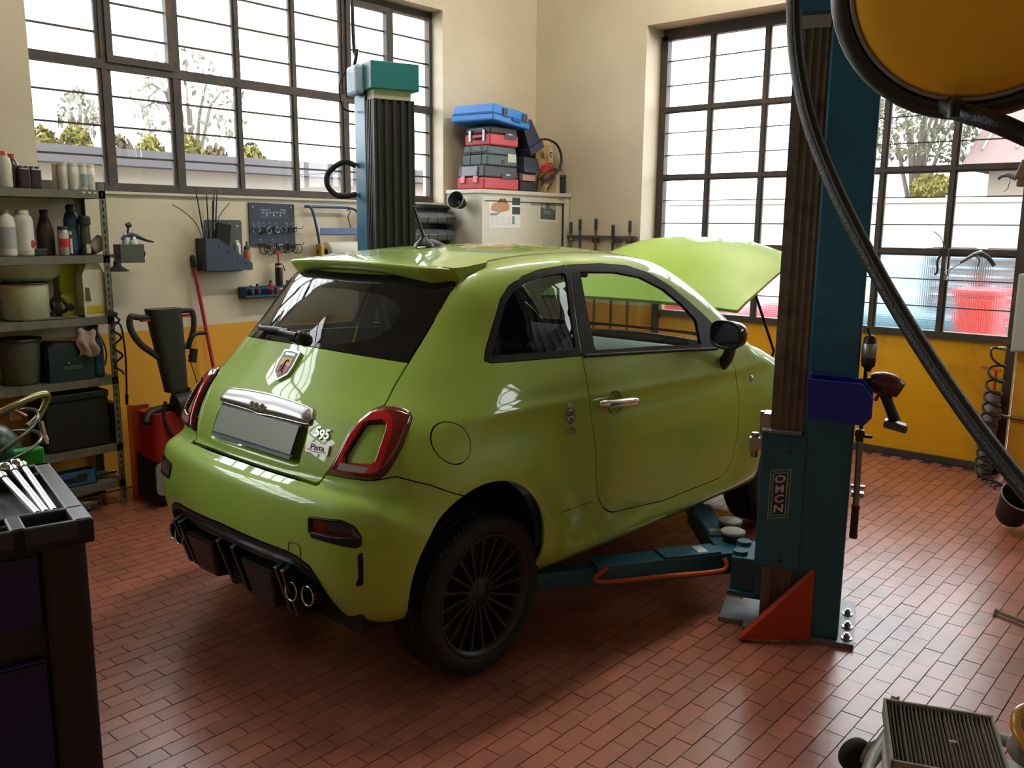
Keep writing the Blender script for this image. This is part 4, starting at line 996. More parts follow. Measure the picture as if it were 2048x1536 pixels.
def lift_post(root, k, right):
    """k=+1 builds the right post, -1 its mirror image"""
    def B(mb, a, b): return mb.bb((a[0], a[1]*k, a[2]), (b[0], b[1]*k, b[2]))
    rail = RAIL if right else RAILB
    col = B(MB(), (0, 0, .02), (.27, .18, 2.38)).obj('column', LBLUE, root, bevel=.008)
    r = MB(); B(r, (.012, .18, .02), (.255, .285, 2.33))
    for y in (.188, .212, .24, .268): B(r, (.004, y, .02), (.014, y+.010, 2.33))
    for x in (.03, .075, .125, .175, .22): B(r, (x, .283, .02), (x+.022, .300+.004*(x > .1), 2.33))
    B(r, (.006, .275, .02), (.022, .305, 2.33)); B(r, (.245, .275, .02), (.258, .305, 2.33))
    r.obj('guide_rail', rail, root)
    if right: B(MB(), (.003, .183, 2.33), (.25, .298, 2.375)).obj('bare_top_rail', mat('pale_steel', (.35, .34, .31), .45, metal=.5), root)
    else:
        B(MB(), (.012, .19, 2.33), (.24, .297, 2.41)).obj('bare_top_rail', mat('ivory_paint', (.5, .48, .36), .5), root)
    cap = MB(); B(cap, (-.012, -.012, 2.382), (.285, .32, 2.535)); cap.obj('top_cap', LBLUE if right else LTEAL, root, bevel=.006)
    # base plate with a tongue, anchor bolts
    P = [(-.02, -.06), (.42, -.06), (.42, .40), (.25, .40), (.25, .47), (.03, .47), (.03, .365), (-.02, .365)]
    Pk = [(x, y*k) for x, y in P]; Pk = Pk if k > 0 else Pk[::-1]
    bp = MB().prism(Pk, .02).obj('base_plate', PLATE, root)
    for x, y in ((.03, -.033), (.14, -.033), (.27, -.03), (.33, .355)):
        b = MB().cyl((x, y*k, .02), (x, y*k, .024), .022, .022, 16).cyl((x, y*k, .024), (x, y*k, .038), .014, .014, 6).cyl((x, y*k, .038), (x, y*k, .045), .008, .008, 10)
        b.obj('anchor_bolt', STEEL, bp)
    # triangular foot guard with folded edge
    g = MB(); tip = (-.13, .358*k, .012); top = (-.012, .102*k, .292); lo = (-.012, .102*k, .012); g.add([tip, top, lo, (tip[0]+.03, tip[1]+.015*k, .012), (.0, .112*k, .30)], [(0, 2, 1) if k > 0 else (0, 1, 2), (0, 1, 4, 3) if k > 0 else (0, 3, 4, 1)])
    g.obj('foot_guard', REDO, root, solid=.005)
    # carriage
    c = MB(); B(c, (-.018, .165, .283), (.275, .335, .836)); car_ = c.obj('carriage', LBLUE, root, bevel=.012)
    B(MB(), (-.024, .185, .836), (.27, .335, .846)).obj('carriage_cover', PLATE, car_)
    for y, z in ((.226, .792), (.226, .765), (.232, .345), (.236, .318)): MB().cyl((-.018, y*k, z), (-.024, y*k, z), .008, .007, 10).obj('carriage_bolt', DKGREY, car_)
    b = MB(); B(b, (.02, .335, .75), (.05, .385, .80)); b.cyl((.035, .365*k, .72), (.035, .365*k, .82), .014, n=10); b.obj('lock_bracket', STEEL, car_); b = MB(); B(b, (.09, .335, .80), (.12, .355, .895)); b.obj('lock_lug', STEEL, car_)
    B(MB(), (.03, .31, .846), (.11, .335, .90)).obj('lock_tab', STEEL, car_)
    # pivot yoke at the foot of the carriage
    y = MB(); B(y, (.02, .30, .125), (.24, .44, .15)); B(y, (.02, .30, .275), (.24, .43, .295)); B(y, (.02, .30, .125), (.24, .335, .295)); B(y, (.035, .30, .15), (.22, .43, .275))
    y.cyl((.07, .40*k, .12), (.07, .40*k, .31), .03, n=16); y.cyl((.19, .40*k, .12), (.19, .40*k, .31), .03, n=16); y.obj('arm_yoke', LBLUE, car_, bevel=.004)
    return car_
lift = thing('lift_post', 'tall blue lift post with lettered carriage and red foot guard, right of the car', 'lift post', P0, RZ, 'two post car lift')
car_r = lift_post(lift, 1, True)
FN = Matrix(((0, 0, -1), (-1, 0, 0), (0, 1, 0)))   # text: x -> -y, y -> z, normal -> -x
SK = Matrix.Identity(4); SK[1][0] = .22            # the sticker sits a little askew
LM = Matrix.Translation((-.0185, .254, .594)) @ FN.to_4x4() @ SK
lb = MB(LM @ Matrix.Translation((0, 0, 0))).prism(rrect(.078, .198, .004), .0006).obj('maker_sticker', WPRINT, lift)
MB(LM @ Matrix.Translation((0, 0, .0007))).prism(rrect(.074, .194, .003), .0004).obj('sticker_field', mat('sticker_blue', (.03, .13, .24), .5), lb)
MB(LM @ Matrix.Translation((0, 0, .0012))).prism(rrect(.055, .172, .003), .0004).obj('sticker_border', WPRINT, lb)
MB(LM @ Matrix.Translation((0, 0, .0017))).prism(rrect(.050, .167, .003), .0004).obj('sticker_panel', mat('sticker_navy', (.012, .035, .10), .5), lb)
for i, ch in enumerate('OMCN'):
    text_mesh(ch, .043, WPRINT, 'sticker_letter', lb, LM @ Matrix.Translation((0, .060-.040*i, .0022)), .0004, bold=.0012, sx=1.2 if ch != 'M' else 1.05)
lift2 = thing('lift_post', 'blue lift post with greasy black rails and teal cap, behind the car roof', 'lift post', (3.489, 4.318, 0), -RZ, 'two post car lift')
car_l = lift_post(lift2, -1, False)
m = MB(); m.bb((-.06, -.20, 2.36), (-.005, -.03, 2.53)); m.obj('motor_box', mat('pale_blue_box', (.30, .42, .55), .45), lift2, bevel=.02)
MB().tube([(-.03, -.10, 2.53), (-.02, -.12, 2.62), (-.03, -.09, 2.75), (-.03, -.09, CEIL)], .011, 8, sub=4).obj('power_cable', BLACK, lift2)
MB().tube([(-.07, -.06, 2.50), (-.10, -.04, 2.42), (-.08, -.03, 2.30), (-.01, -.03, 2.28)], .006, 6, sub=6).obj('thin_cable', BLACK, lift2)
h = MB().tube([(-.01, -.03, 1.97), (-.07, .01, 1.99), (-.15, .05, 1.93), (-.16, .05, 1.85), (-.10, .03, 1.79), (-.01, -.03, 1.80)], .017, 8, sub=6); h.obj('hose_loop', RUBBER, lift2)
# arms: each a telescopic box arm with an end pad; they swing on the carriage, so they are parts of their post
def arm(parent, a, b, w, h, pad, handle=False, mirror=1):
    a = Vector(a); b = Vector(b); d = (b-a); L = d.length; d.normalize(); z0 = .150
    Mx = Matrix.Translation((a.x, a.y, 0)) @ Matrix.Rotation(math.atan2(d.y, d.x), 4, 'Z')
    o = MB(Mx).bb((0, -w/2, z0), (L*.62, w/2, z0+h)).obj('lift_arm', LBLUE, parent, bevel=.005)
    MB(Mx).bb((L*.10, -w/2+.004, z0+h), (L*.34, w/2-.004, z0+h+.008)).obj('arm_top_plate', LBLUE, o, bevel=.002)
    MB(Mx).bb((L*.15, -w/2+.02, z0+h+.008), (L*.19, w/2-.02, z0+h+.0088)).obj('arm_sticker', WPRINT, o)
    MB(Mx).bb((L*.5, -w/2+.014, z0+.012), (L, w/2-.014, z0+h-.015)).obj('arm_extension', LBLUE, o, bevel=.004)
    p = MB(Mx).cyl((L, 0, z0+h-.05), (L, 0, pad-.02), .04, n=20); p.obj('pad_post', STEEL, o)
    MB(Mx).cyl((L, 0, pad-.02), (L, 0, pad), .06, n=24).obj('lift_pad', PADR, o)
    return o
def arms(post, k):
    inv = post.matrix_basis.inverted()
    wl = lambda x, y: (inv @ Vector((x, y, 0))).to_2d()
    ax = lambda x, y: (wl(x, y).x, wl(x, y).y, 0)
    if k > 0:
        arm(post, ax(3.42, 1.66), ax(2.50, 2.26), .115, .095, .236); arm(post, ax(3.42, 1.72), ax(4.10, 2.32), .11, .095, .236)
    else:
        arm(post, ax(3.42, 3.90), ax(2.66, 3.32), .115, .095, .236); arm(post, ax(3.42, 3.84), ax(4.10, 3.24), .11, .095, .236)
bpy.context.view_layer.update()
arms(lift, 1); arms(lift2, -1)
inv = PMAT.inverted()
rod = [(x*(1.62-z-.06)/(1.62-z), y*(1.62-z-.06)/(1.62-z), z+.06) for x, y, z in [(2.945, 2.02, .19), (2.905, 2.056, .15), (2.927, 2.023, .132), (3.128, 1.862, .14), (3.316, 1.70, .152), (3.361, 1.68, .17), (3.37, 1.70, .198)]]
MB().tube([inv @ Vector(p) for p in rod], .009, 8, sub=4).obj('arm_guard_rod', ORANGE, lift)['label'] = 'bent orange rod along the arm'
for n_, (x, y, lb_) in enumerate(((3.60, 1.795, 'pale round lift pad adapter lying on the arm, the farther one'), (3.475, 1.715, 'pale round lift pad adapter lying on the arm, the nearer one'))):
    t = thing('pad_adapter', lb_, 'pad', (x, y, .258), 0, 'loose pad adapters on the lift arm')
    MB().lathe([(.0, .0), (.048, 0), (.050, .008), (.045, .02)], 24).obj('adapter_base', DKGREY, t)
    MB().lathe([(.046, .02), (.054, .022), (.054, .033), (.05, .036), (.0, .036)], 28).obj('pad_top', PADR, t)
# ---- bin and tools hung on the right post
BIN = mat('deep_blue_bin', (.012, .022, .30), .42)
t = thing('storage_bin', 'open blue plastic storage bin fixed to the right lift post', 'bin', postw(-.008, .07, .92), RZ)
b = MB(); D = .125
b.add([(-D, .09, .015), (-D, -.10, .0), (0, -.10, 0), (0, .09, .015), (-D, .10, .155), (-D, -.085, .148), (0, -.085, .148), (0, .10, .155), (-D, -.125, .10), (0, -.125, .10), (-D, -.125, .03), (0, -.125, .03)],
      [(0, 3, 2, 1), (0, 4, 7, 3), (0, 1, 10, 8, 5, 4), (3, 7, 6, 9, 11, 2), (1, 2, 11, 10), (10, 11, 9, 8)])
b.obj('bin_body', BIN, t, solid=.004)
r = MB(); r.tube([(-D, .10, .155), (-D, -.085, .148), (-D, -.125, .10)], .005, 6); r.tube([(0, .10, .155), (0, -.085, .148), (0, -.125, .10)], .005, 6); r.tube([(-D, .10, .155), (0, .10, .155)], .005, 6)
r.obj('bin_rim', BIN, t)
MB().bb((-D+.01, .085, .13), (-.01, .10, .175)).obj('bin_lip', BIN, t, bevel=.004)
IWR = mat('maroon_tool_plastic', (.085, .012, .012), .35, coat=.4)
t = thing('impact_wrench', 'dark red and black cordless impact wrench hanging from the blue bin', 'power tool', postw(.06, -.075, .878), RZ)
h = MB(); h.tube([(0, .03, .168), (0, -.01, .170), (0, -.05, .160), (0, -.075, .148)], lambda q: .033+.012*math.sin(PI*min(1, q*1.15))**.7, 14, sub=4); h.obj('motor_head', IWR, t)
MB().cyl((0, .02, .168), (0, .045, .170), .026, .018, 14).cyl((0, .045, .170), (0, .06, .171), .009, n=8).obj('anvil', BLACK, t)
MB().tube([(0, -.02, .14), (0, -.035, .10), (0, -.055, .055), (0, -.065, .03)], lambda q: .022-.003*math.sin(PI*q), 12, sub=4).obj('grip', BLACK, t)
MB().box((0, -.068, .012), (.065, .085, .030), (.22, 0, 0)).obj('battery_pack', mat('battery_grey', (.10, .10, .105), .35), t, bevel=.008)
MB().box((0, .004, .115), (.012, .012, .03), (.4, 0, 0)).obj('trigger', REDP, t, bevel=.003)
t = thing('air_grinder', 'small grey and black pneumatic tool hanging on a hook above the bin', 'power tool', postw(.0, -.030, 1.10), RZ)
MB().lathe([(.0, 0), (.012, 0), (.014, .012), (.024, .02), (.026, .045), (.024, .055)], 16).obj('tool_nose', BLACK, t)
MB().lathe([(.024, .05), (.0265, .055), (.0265, .10), (.022, .108)], 16).obj('tool_barrel', mat('matt_silver', (.38, .38, .39), .35, metal=.8), t)
MB().lathe([(.024, .102), (.022, .125), (.012, .134), (0, .135)], 16).tube([(0, 0, .13), (0, .008, .15), (0, .012, .165)], .005, 6).obj('tool_tail', BLACK, t)
t = thing('tool_hook', 'thin black hanger rod on the side of the right lift post', 'hook', postw(.03, -.024, .60), RZ)
MB().tube([(0, 0, .26), (0, .0, .51)], .007, 8).box((0, .004, .26), (.03, .03, .02)).obj('hanger_rod', BLACK, t)
MB().box((0, -.005, .045), (.02, .05, .012)).box((0, -.006, .015), (.03, .045, .018)).obj('lower_bracket', STEEL, t)
t = thing('torque_wrench', 'long torque wrench with steel tube and dark grip hanging beside the right lift post', 'wrench', postw(-.005, -.027, .45), RZ)
MB().cyl((0, 0, .13), (0, .004, .385), .0115, n=12).obj('wrench_tube', mat('brushed_tube', (.26, .28, .31), .3, metal=.9), t)
MB().lathe([(.0, 0), (.015, .001), (.016, .012), (.0145, .02), (.0145, .115), (.016, .12), (.016, .128), (.012, .132)], 14).obj('grip', mat('dark_maroon_grip', (.05, .015, .013), .5), t)
MB().box((0, .006, .40), (.022, .028, .036)).cyl((-.012, .006, .41), (.014, .006, .41), .018, n=14).box((0, -.022, .403), (.014, .034, .012)).obj('ratchet_head', BLACK, t, bevel=.003)
# ---- hose hanging in front of the post, and the yellow reel
t = thing('exhaust_hose', 'long dark exhaust hose slanting down across the right lift post', 'hose', (3.05, 1.395, 2.9))
hp_ = [(3.06, 1.40, 3.2), (3.055, 1.40, 2.8), (3.05, 1.395, 2.524), (3.02, 1.373, 2.338), (3.0, 1.34, 2.169), (2.96, 1.27, 1.98), (2.92, 1.168, 1.787), (2.88, 1.049, 1.602), (2.84, .92, 1.419), (2.79, .772, 1.236), (2.73, .618, 1.07), (2.67, .468, .929), (2.6, .326, .819)]
hq = [Vector(p)-Vector((3.05, 1.395, 2.9)) for p in hp_]
MB().tube(hq, .026, 12, sub=8).obj('hose_wall', mat('hose_rubber', (.018, .017, .016), .38, bump=.3, bscale=150), t)
off = [p+Vector((-.024, -.010, .004)) for p in hq]
MB().tube(off, .0035, 5, sub=8).obj('hose_rib', mat('hose_rib_grey', (.06, .06, .058), .4), t)
c0 = Vector((2.1, .55, 2.149)); nv = (Vector((0, 0, 1.62))-c0).normalized()
t = thing('hose_reel', 'large yellow drum hose reel with thick black rim, top right', 'hose reel', c0)
Fz = frame(nv, Vector((nv.y, -nv.x, 0)))
MB().lathe([(.0, .012), (.10, .010), (.20, .004), (.243, -.006), (.252, -.014), (.252, -.03)], 56, (0, 0, 0), nv).obj('reel_disc', mat('reel_yellow', (.92, .52, .035), .35, noise=.04, nscale=3), t)
MB().lathe([(.252, -.03), (.252, -.012), (.256, -.008), (.262, -.012), (.262, -.03)], 56, (0, 0, 0), nv).obj('disc_edge', mat('worn_rim_edge', (.30, .31, .32), .35, metal=.6), t)
MB().lathe([(.25, -.16), (.285, -.16), (.305, -.135), (.312, -.09), (.305, -.045), (.288, -.018), (.268, -.012), (.262, -.03)], 56, (0, 0, 0), nv).obj('reel_rim', mat('reel_black_rubber', (.022, .022, .023), .36, noise=.1), t)
MB().lathe([(.25, -.16), (.0, -.16)], 32, (0, 0, 0), nv).obj('reel_back', BLACK, t)
MB().cyl(Vector(Fz @ Vector((-.175, -.185, -.002))), Vector(Fz @ Vector((-.175, -.185, .004))), .006, n=12).obj('disc_hole', INK, t)
q = lambda x, y, z: Fz @ Vector((x, y, z))
# camera-right is the frame's local axis that points to -y
hx = Vector((0, -1, 0))
MB().tube([q(0, 0, -.08)+Vector((0, .05, -.27)), q(0, 0, -.05)+Vector((0, .02, -.285)), q(0, 0, .0)+Vector((0, -.05, -.305)), q(0, 0, .0)+Vector((0, -.11, -.335)), q(0, 0, 0)+Vector((0, -.2, -.38)), q(0, 0, 0)+Vector((.1, -.32, -.42))], .021, 12, sub=5).obj('reel_hose', mat('hose_rubber', (.018, .017, .016), .38), t)
MB().tube([q(0, 0, -.085)+Vector((0, .03, -.30)), q(0, 0, -.085)+Vector((0, .03, -.268)), q(0, 0, .0)+Vector((0, .03, -.262)), q(0, 0, .012)+Vector((0, .03, -.29))], .012, 8, sub=3).obj('hose_guide', BLACK, t)
MB().box(Vector((0, 0, .0))-nv*.2, (.1, .1, .1)).cyl(-nv*.2, -nv*.2+Vector((0, 0, CEIL-2.15)), .03, n=12).obj('reel_bracket', DKGREY, t)
# ---------------------------------------------------------------- left side: shelf rack, bottles, trolley, machine
SHELF = mat('grey_shelf_steel', (.17, .165, .135), .5, metal=.2, noise=.15, nscale=12, dirt=(.06, .05, .035), dscale=7)
def bottle(name, label, cat, loc, prof, m, capc=None, capprof=None, group=None, labelband=None, n=18, parts=()):
    """lathe bottle: body, cap, wrap-around label"""
    t = thing(name, label, cat, loc, 0, group)
    MB().lathe(prof, n).obj('bottle_body', m, t)
    if capc: MB().lathe(capprof, n).obj('cap', capc, t)
    if labelband:
        for (r, z0, z1, mm, a0, a1) in labelband: MB().lathe([(r+.0008, z0), (r+.0008, z1)], n, a0=a0, a1=a1).obj('label', mm, t)
    return t
rack = thing('shelf_rack', 'grey slotted steel shelf rack full of bottles and cans against the left wall', 'shelf', (1.35, 4.95, 0))
X0, X1, DP = -.55, .90, .30
def upright(x, y, sx, sy):
    b = MB(); b.bb((x, y, 0), (x+sx*.036, y+sy*.003, 1.83)); b.bb((x, y, 0), (x+sx*.003, y+sy*.036, 1.83))
    o = b.obj('upright', SHELF, rack)
    if sx < 0 and sy > 0:
        s = MB()
        for i in range(44):
            s.box((x+sx*.018, y-.0006, .05+i*.04), (.009, .0014, .022))
        h_ = s.obj('upright_slots', INK, o); h_['kind'] = 'stuff'
    return o
upright(X1, 0, -1, 1); upright(X1, DP, -1, -1); upright(X0, 0, 1, 1); upright(X0, DP, 1, -1)
TIERS = (1.79, 1.44, 1.10, .755, .365, .15)
for z in TIERS:
    b = MB(); b.bb((X0, .004, z-.004), (X1, DP-.002, z)); b.bb((X0, .0, z-.042), (X1-.004, .004, z)); b.bb((X0, DP-.004, z-.042), (X1, DP, z)); b.bb((X1-.004, 0, z-.042), (X1, DP, z)); b.obj('shelf_board', SHELF, rack)
s = MB()
for i in range(3): s.box((X1-.115+i*.03, -.0006, 1.778), (.016, .002, .010))
s.obj('shelf_slots', WHITE, rack)['kind'] = 'stuff'
RX = 1.35
GAPZ = .0015
CAN = lambda r, h: [(0, 0), (r*.95, 0), (r, .004), (r, h*.86), (r*.82, h*.90)]
CAP = lambda r, h: [(r*.86, h*.885), (r*.86, h*.985), (r*.8, h), (0, h)]
LW = mat('aged_label', (.55, .54, .46), .6, noise=.2, nscale=40); LR = mat('red_label', (.5, .03, .03), .5); LBk = mat('black_label', (.02, .02, .022), .5)
BRN = mat('brown_bottle', (.05, .025, .015), .35); PALE = mat('ivory_plastic', (.55, .52, .36), .5, noise=.06); SLV = mat('aluminium_can', (.36, .36, .35), .4, metal=.6, noise=.2)
# top shelf
z = 1.79+GAPZ
bottle('cleaner_bottle', 'white bottle with orange cap at the left end of the top shelf', 'bottle', (1.785, 5.05, z), [(0, 0), (.03, 0), (.032, .01), (.032, .12), (.026, .15), (.012, .165)], LW, ORANGE, [(.014, .16), (.014, .185), (0, .186)])
bottle('cleaner_bottle', 'dark bottle with dull red cap behind the white one, top shelf', 'bottle', (1.832, 5.08, z), [(0, 0), (.03, 0), (.032, .01), (.032, .11), (.024, .14), (.014, .15)], BRN, mat('dull_red_cap', (.28, .07, .03), .5), [(.017, .148), (.017, .175), (0, .176)])
for i, (x, y) in enumerate(((1.868, 5.045), (1.925, 5.05))):
    t = thing('spray_tin', ['dark shrink wrapped tin pack, left of two on the top shelf', 'dark shrink wrapped tin pack, right of two on the top shelf'][i], 'can pack', (x, y, z), 0, 'dark tin packs on the top shelf')
    MB().bb((-.028, -.03, 0), (.028, .03, .105)).obj('pack_body', mat('dark_wrap', (.03, .02, .024), .3, noise=.3, nscale=50), t, bevel=.008)
    for a in (-.014, .014): MB().lathe([(.012, .10), (.012, .115), (0, .116)], 12, (a, -.01, 0)).obj('tin_lid', DKGREY, t)
xs = ((2.060, 5.02), (2.105, 5.005), (2.158, 5.005), (2.203, 5.02), (2.045, 5.06))
for i, (x, y) in enumerate(xs):
    tx = ['first', 'second', 'third', 'fourth', 'rearmost'][i]
    bottle('spray_can', ['white spray can, first of four in front on the top shelf', 'white spray can, second of four in front on the top shelf', 'white spray can with pale blue label, third of four on the top shelf', 'white spray can, last of four in front, nearest the rack upright', 'white spray can half hidden behind the first of the four'][i], 'spray can', (x, y, z), CAN(.0235, .142), WHITE, PALE, CAP(.027, .142), 'white spray cans on the top shelf', [(.0235, .02, .085, mat('pale_blue_label', (.22, .33, .40), .5) if i == 2 else LW, -2.4, -.5)])
# second shelf
z = 1.44+GAPZ
bottle('detergent_bottle', 'off white bottle with grey label at the left end of the second shelf', 'bottle', (1.762, 5.04, z), [(0, 0), (.045, 0), (.047, .01), (.047, .16), (.038, .20), (.02, .215), (.02, .235), (0, .236)], WHITE, None, None, None, [(.047, .04, .15, mat('grey_label', (.35, .37, .36), .5), -2.6, -.4)])
bottle('solvent_bottle', 'large ivory bottle with red diamond label on the second shelf', 'bottle', (1.842, 5.035, z), [(0, 0), (.046, 0), (.049, .012), (.049, .18), (.042, .205), (.03, .215)], LW, PALE, [(.032, .213), (.033, .238), (0, .24)], None, [(.049, .03, .16, WHITE, -2.7, -.6)])
t = bpy.data.objects['solvent_bottle']; MB().prism([(0, -.024), (.02, 0), (0, .024), (-.02, 0)], .0014, Matrix(((1, 0, 0), (0, 0, -1), (0, 1, 0))), (.024, -.046, .062)).obj('warning_diamond', LR, t)
bottle('oil_bottle', 'dark brown bottle with sloping shoulders on the second shelf', 'bottle', (1.972, 5.09, z), [(0, 0), (.042, 0), (.044, .01), (.044, .13), (.02, .21), (.018, .225)], BRN, mat('brown_cap', (.03, .012, .01), .5), [(.021, .22), (.021, .243), (0, .244)], None, [(.044, .03, .09, LBk, -2.5, -.6)])
bottle('spray_can', 'short spray can with black cap and red label on the second shelf', 'spray can', (2.028, 5.0, z), CAN(.027, .155), SLV, LBk, CAP(.030, .155), None, [(.027, .045, .09, LR, -2.7, -.45), (.027, .09, .118, LW, -2.7, -.45)])
bottle('small_tube', 'small white marked tube beside the red labelled spray can', 'tube', (2.064, 5.0, z), [(0, 0), (.012, 0), (.013, .004), (.013, .10), (.009, .11)], LBk, mat('yellow_cap', (.5, .33, .05), .5), [(.009, .108), (.009, .128), (0, .13)], None, [(.013, .01, .09, WHITE, -2.2, -1.2)])
bottle('cleaner_bottle', 'tall dark blue bottle with ring handle on the second shelf', 'bottle', (2.105, 5.07, z), [(0, 0), (.038, 0), (.040, .01), (.040, .19), (.03, .225), (.02, .235)], mat('navy_bottle', (.02, .06, .11), .3), LBk, [(.022, .232), (.026, .262), (.014, .275), (0, .276)], None, [(.040, .03, .14, mat('blue_label', (.05, .12, .2), .4, noise=.3, nscale=80), -2.6, -.5)])
bottle('spray_can', 'tall green spray can with wide black cap on the second shelf', 'spray can', (2.150, 5.01, z), CAN(.026, .20), mat('dark_green_can', (.05, .075, .03), .35), LBk, [(.032, .165), (.032, .205), (.029, .212), (0, .213)], None, [(.026, .01, .06, LW, -1.9, -.9)])
t = thing('paper_cup', 'white cup lying tilted at the right end of the second shelf', 'cup', (2.205, 5.02, z+.045), 0, None, (0, 1.0, .2))
MB().lathe([(0, -.03), (.034, -.03), (.042, .05), (.044, .052), (.041, .05), (.033, -.027), (0, -.027)], 22).obj('cup_wall', WHITE, t)
t = thing('small_box', 'low black box lying between bottles on the second shelf', 'box', (1.905, 5.04, z)); MB().bb((-.03, -.04, 0), (.035, .04, .035)).obj('box_body', LBk, t, bevel=.003); MB().bb((-.031, -.041, .026), (.036, .041, .037)).obj('box_lid', DKGREY, t, bevel=.002)
t = thing('small_box', 'dark little box beside the tilted cup on the second shelf', 'box', (2.165, 5.06, z)); MB().bb((-.02, -.03, 0), (.03, .03, .042)).obj('box_body', LBk, t, bevel=.003); MB().bb((-.021, -.031, .034), (.031, .031, .044)).obj('box_lid', BRN, t, bevel=.002)
# third shelf
z = 1.10+GAPZ
ENAM = mat('enamel_cream', (.50, .54, .40), .3, coat=.4, dirt=(.30, .30, .2), dscale=5)
t = thing('enamel_pot', 'cream enamel pot with dark rim on the third shelf', 'pot', (1.835, 5.07, z)); MB().lathe([(0, .002), (.10, 0), (.112, .012), (.116, .19)], 36).obj('pot_wall', ENAM, t)
MB().lathe([(.116, .19), (.124, .192), (.124, .198), (.117, .20), (.112, .198), (.110, .03), (0, .02)], 36).obj('pot_rim', mat('chipped_rim', (.02, .02, .02), .25), t)
t = thing('enamel_basin', 'wide pale enamel basin balanced on the pot', 'basin', (1.87, 5.10, z+.1995))
MB(Matrix.Diagonal((1, .76, .84, 1))).lathe([(0, .004), (.11, .004), (.15, .04), (.17, .10), (.182, .113), (.186, .110), (.186, .106), (.174, .098), (.155, .036), (.112, .002), (0, .002)], 40).obj('basin_bowl', ENAM, t)
MB(Matrix.Diagonal((1, .76, .84, 1))).tube([(math.cos(a)*.184, math.sin(a)*.184, .110) for a in np.linspace(0, 2*PI, 41)[:-1]], .005, 6, closed=True).obj('basin_rim', mat('bright_rim', (.5, .5, .44), .25), t)
for nm, lab_, x, y, w, hh, col in (('jerrycan', 'yellow translucent jerrycan behind the pale one on the third shelf', 2.085, 5.12, .13, .30, (.42, .38, .03)), ('jerrycan', 'pale plastic jerrycan with yellow fluid at the bottom, third shelf', 2.165, 5.02, .125, .30, (.62, .60, .50))):
    t = thing(nm, lab_, 'canister', (x, y, z))
    b = MB(); P = [(-w/2, 0), (w/2, 0), (w/2+.002, .02), (w/2+.002, hh*.74), (w*.30, hh*.94), (w*.24, hh), (-w*.24, hh), (-w*.32, hh*.95), (-w/2, hh*.78)]
    b.prism(P, .09, Matrix(((1, 0, 0), (0, 0, 1), (0, 1, 0))), (0, -.045, 0)); m = mat('jerrycan_%d' % int(col[2]*100), col, .4, spec=.4); b.obj('canister_body', m, t, bevel=.022, seg=4)
    MB().lathe([(.02, hh-.005), (.022, hh+.018), (0, hh+.02)], 14, (.0, 0, 0)).obj('cap', DKGREY, t)
    if col[2] > .1:
        MB().bb((-w/2-.001, -.0462, .006), (w/2+.001, .0462, .075)).obj('fluid_line', mat('yellow_fluid', (.50, .44, .03), .35), t, bevel=.016, seg=3)
        MB().prism([(-.055, .09), (-.025, .085), (-.03, .16), (-.052, .165)], .0015, Matrix(((1, 0, 0), (0, 0, -1), (0, 1, 0))), (0, -.0455, 0)).obj('torn_label', mat('torn_label', (.10, .09, .06), .7), t)
t = thing('air_hose_fitting', 'tangle of small black hoses and fittings beside the pot', 'hose', (1.985, 5.03, z))
MB().tube([(-.04, 0, .02), (0, -.02, .07), (.03, .02, .10), (.05, 0, .05), (0, .03, .03), (-.03, .01, .09), (.02, .0, .14)], .011, 8, sub=5).obj('hose_wall', BLACK, t); MB().cyl((.05, -.02, .05), (.07, -.04, .07), .018, n=10).obj('hose_fitting', DKGREY, t)
t = thing('steel_bar', 'flat grey bar lying along the front of the third shelf', 'bar', (1.90, 4.985, z)); MB().bb((-.12, -.02, 0), (.16, .005, .012)).obj('bar', mat('dull_bar', (.12, .115, .09), .5), t, bevel=.003)
# fourth shelf
z = .755+GAPZ
t = thing('bucket', 'round grey plastic bucket at the left of the fourth shelf', 'bucket', (1.79, 5.09, z)); MB().lathe([(0, .0), (.085, 0), (.09, .01), (.105, .23)], 30).obj('bucket_wall', mat('grimy_bucket', (.09, .095, .07), .55, noise=.15), t); MB().lathe([(.105, .23), (.112, .232), (.112, .245), (.104, .247), (.098, .23), (.085, .02), (0, .012)], 30).obj('bucket_rim', DKGREY, t)
NAVY = mat('dark_navy_plastic', (.012, .022, .040), .4)
t = thing('machine_case', 'dark navy plastic case with metal latch on the fourth shelf', 'case', (2.01, 5.05, z)); MB().prism([(-.12, 0), (.12, 0), (.12, .16), (.06, .205), (-.08, .215), (-.12, .19)], .16, Matrix(((1, 0, 0), (0, 0, 1), (0, 1, 0))), (0, -.08, 0)).obj('case_body', NAVY, t, bevel=.012)
MB().bb((-.05, -.084, .06), (.06, -.079, .085)).obj('case_panel', mat('teal_panel', (.03, .06, .07), .4), t, bevel=.002); MB().ball((-.02, -.085, .10), .005, 8, 6).obj('latch', CHROME, t)
t = thing('shop_rag', 'pinkish white rag draped over the dark case', 'rag', (2.09, 5.03, z+.15))
MB().grid(lambda i, j: ((i-.5)*.10+.01*math.sin(9*j), -.062-.02*math.sin(PI*j)+.012*math.sin(11*i+3*j)-.02*(1-j), -.02+.15*j+.01*math.sin(7*i)), 14, 14).obj('rag_cloth', mat('pink_rag', (.42, .33, .30), .9, noise=.1), t, solid=.003)
bottle('blue_bottle', 'blue ribbed washer fluid bottle at the right of the fourth shelf', 'bottle', (2.175, 5.03, z), [(0, 0), (.034, 0), (.036, .01), (.036, .06), (.033, .07), (.036, .08), (.036, .17), (.026, .23), (.014, .26), (.013, .275)], mat('deep_blue_bottle', (.015, .05, .11), .3), LBk, [(.016, .27), (.016, .292), (0, .293)])
t = thing('coiled_air_hose', 'thin black coiled air hose dangling from the rack upright', 'hose', (2.24, 4.93, 1.10))
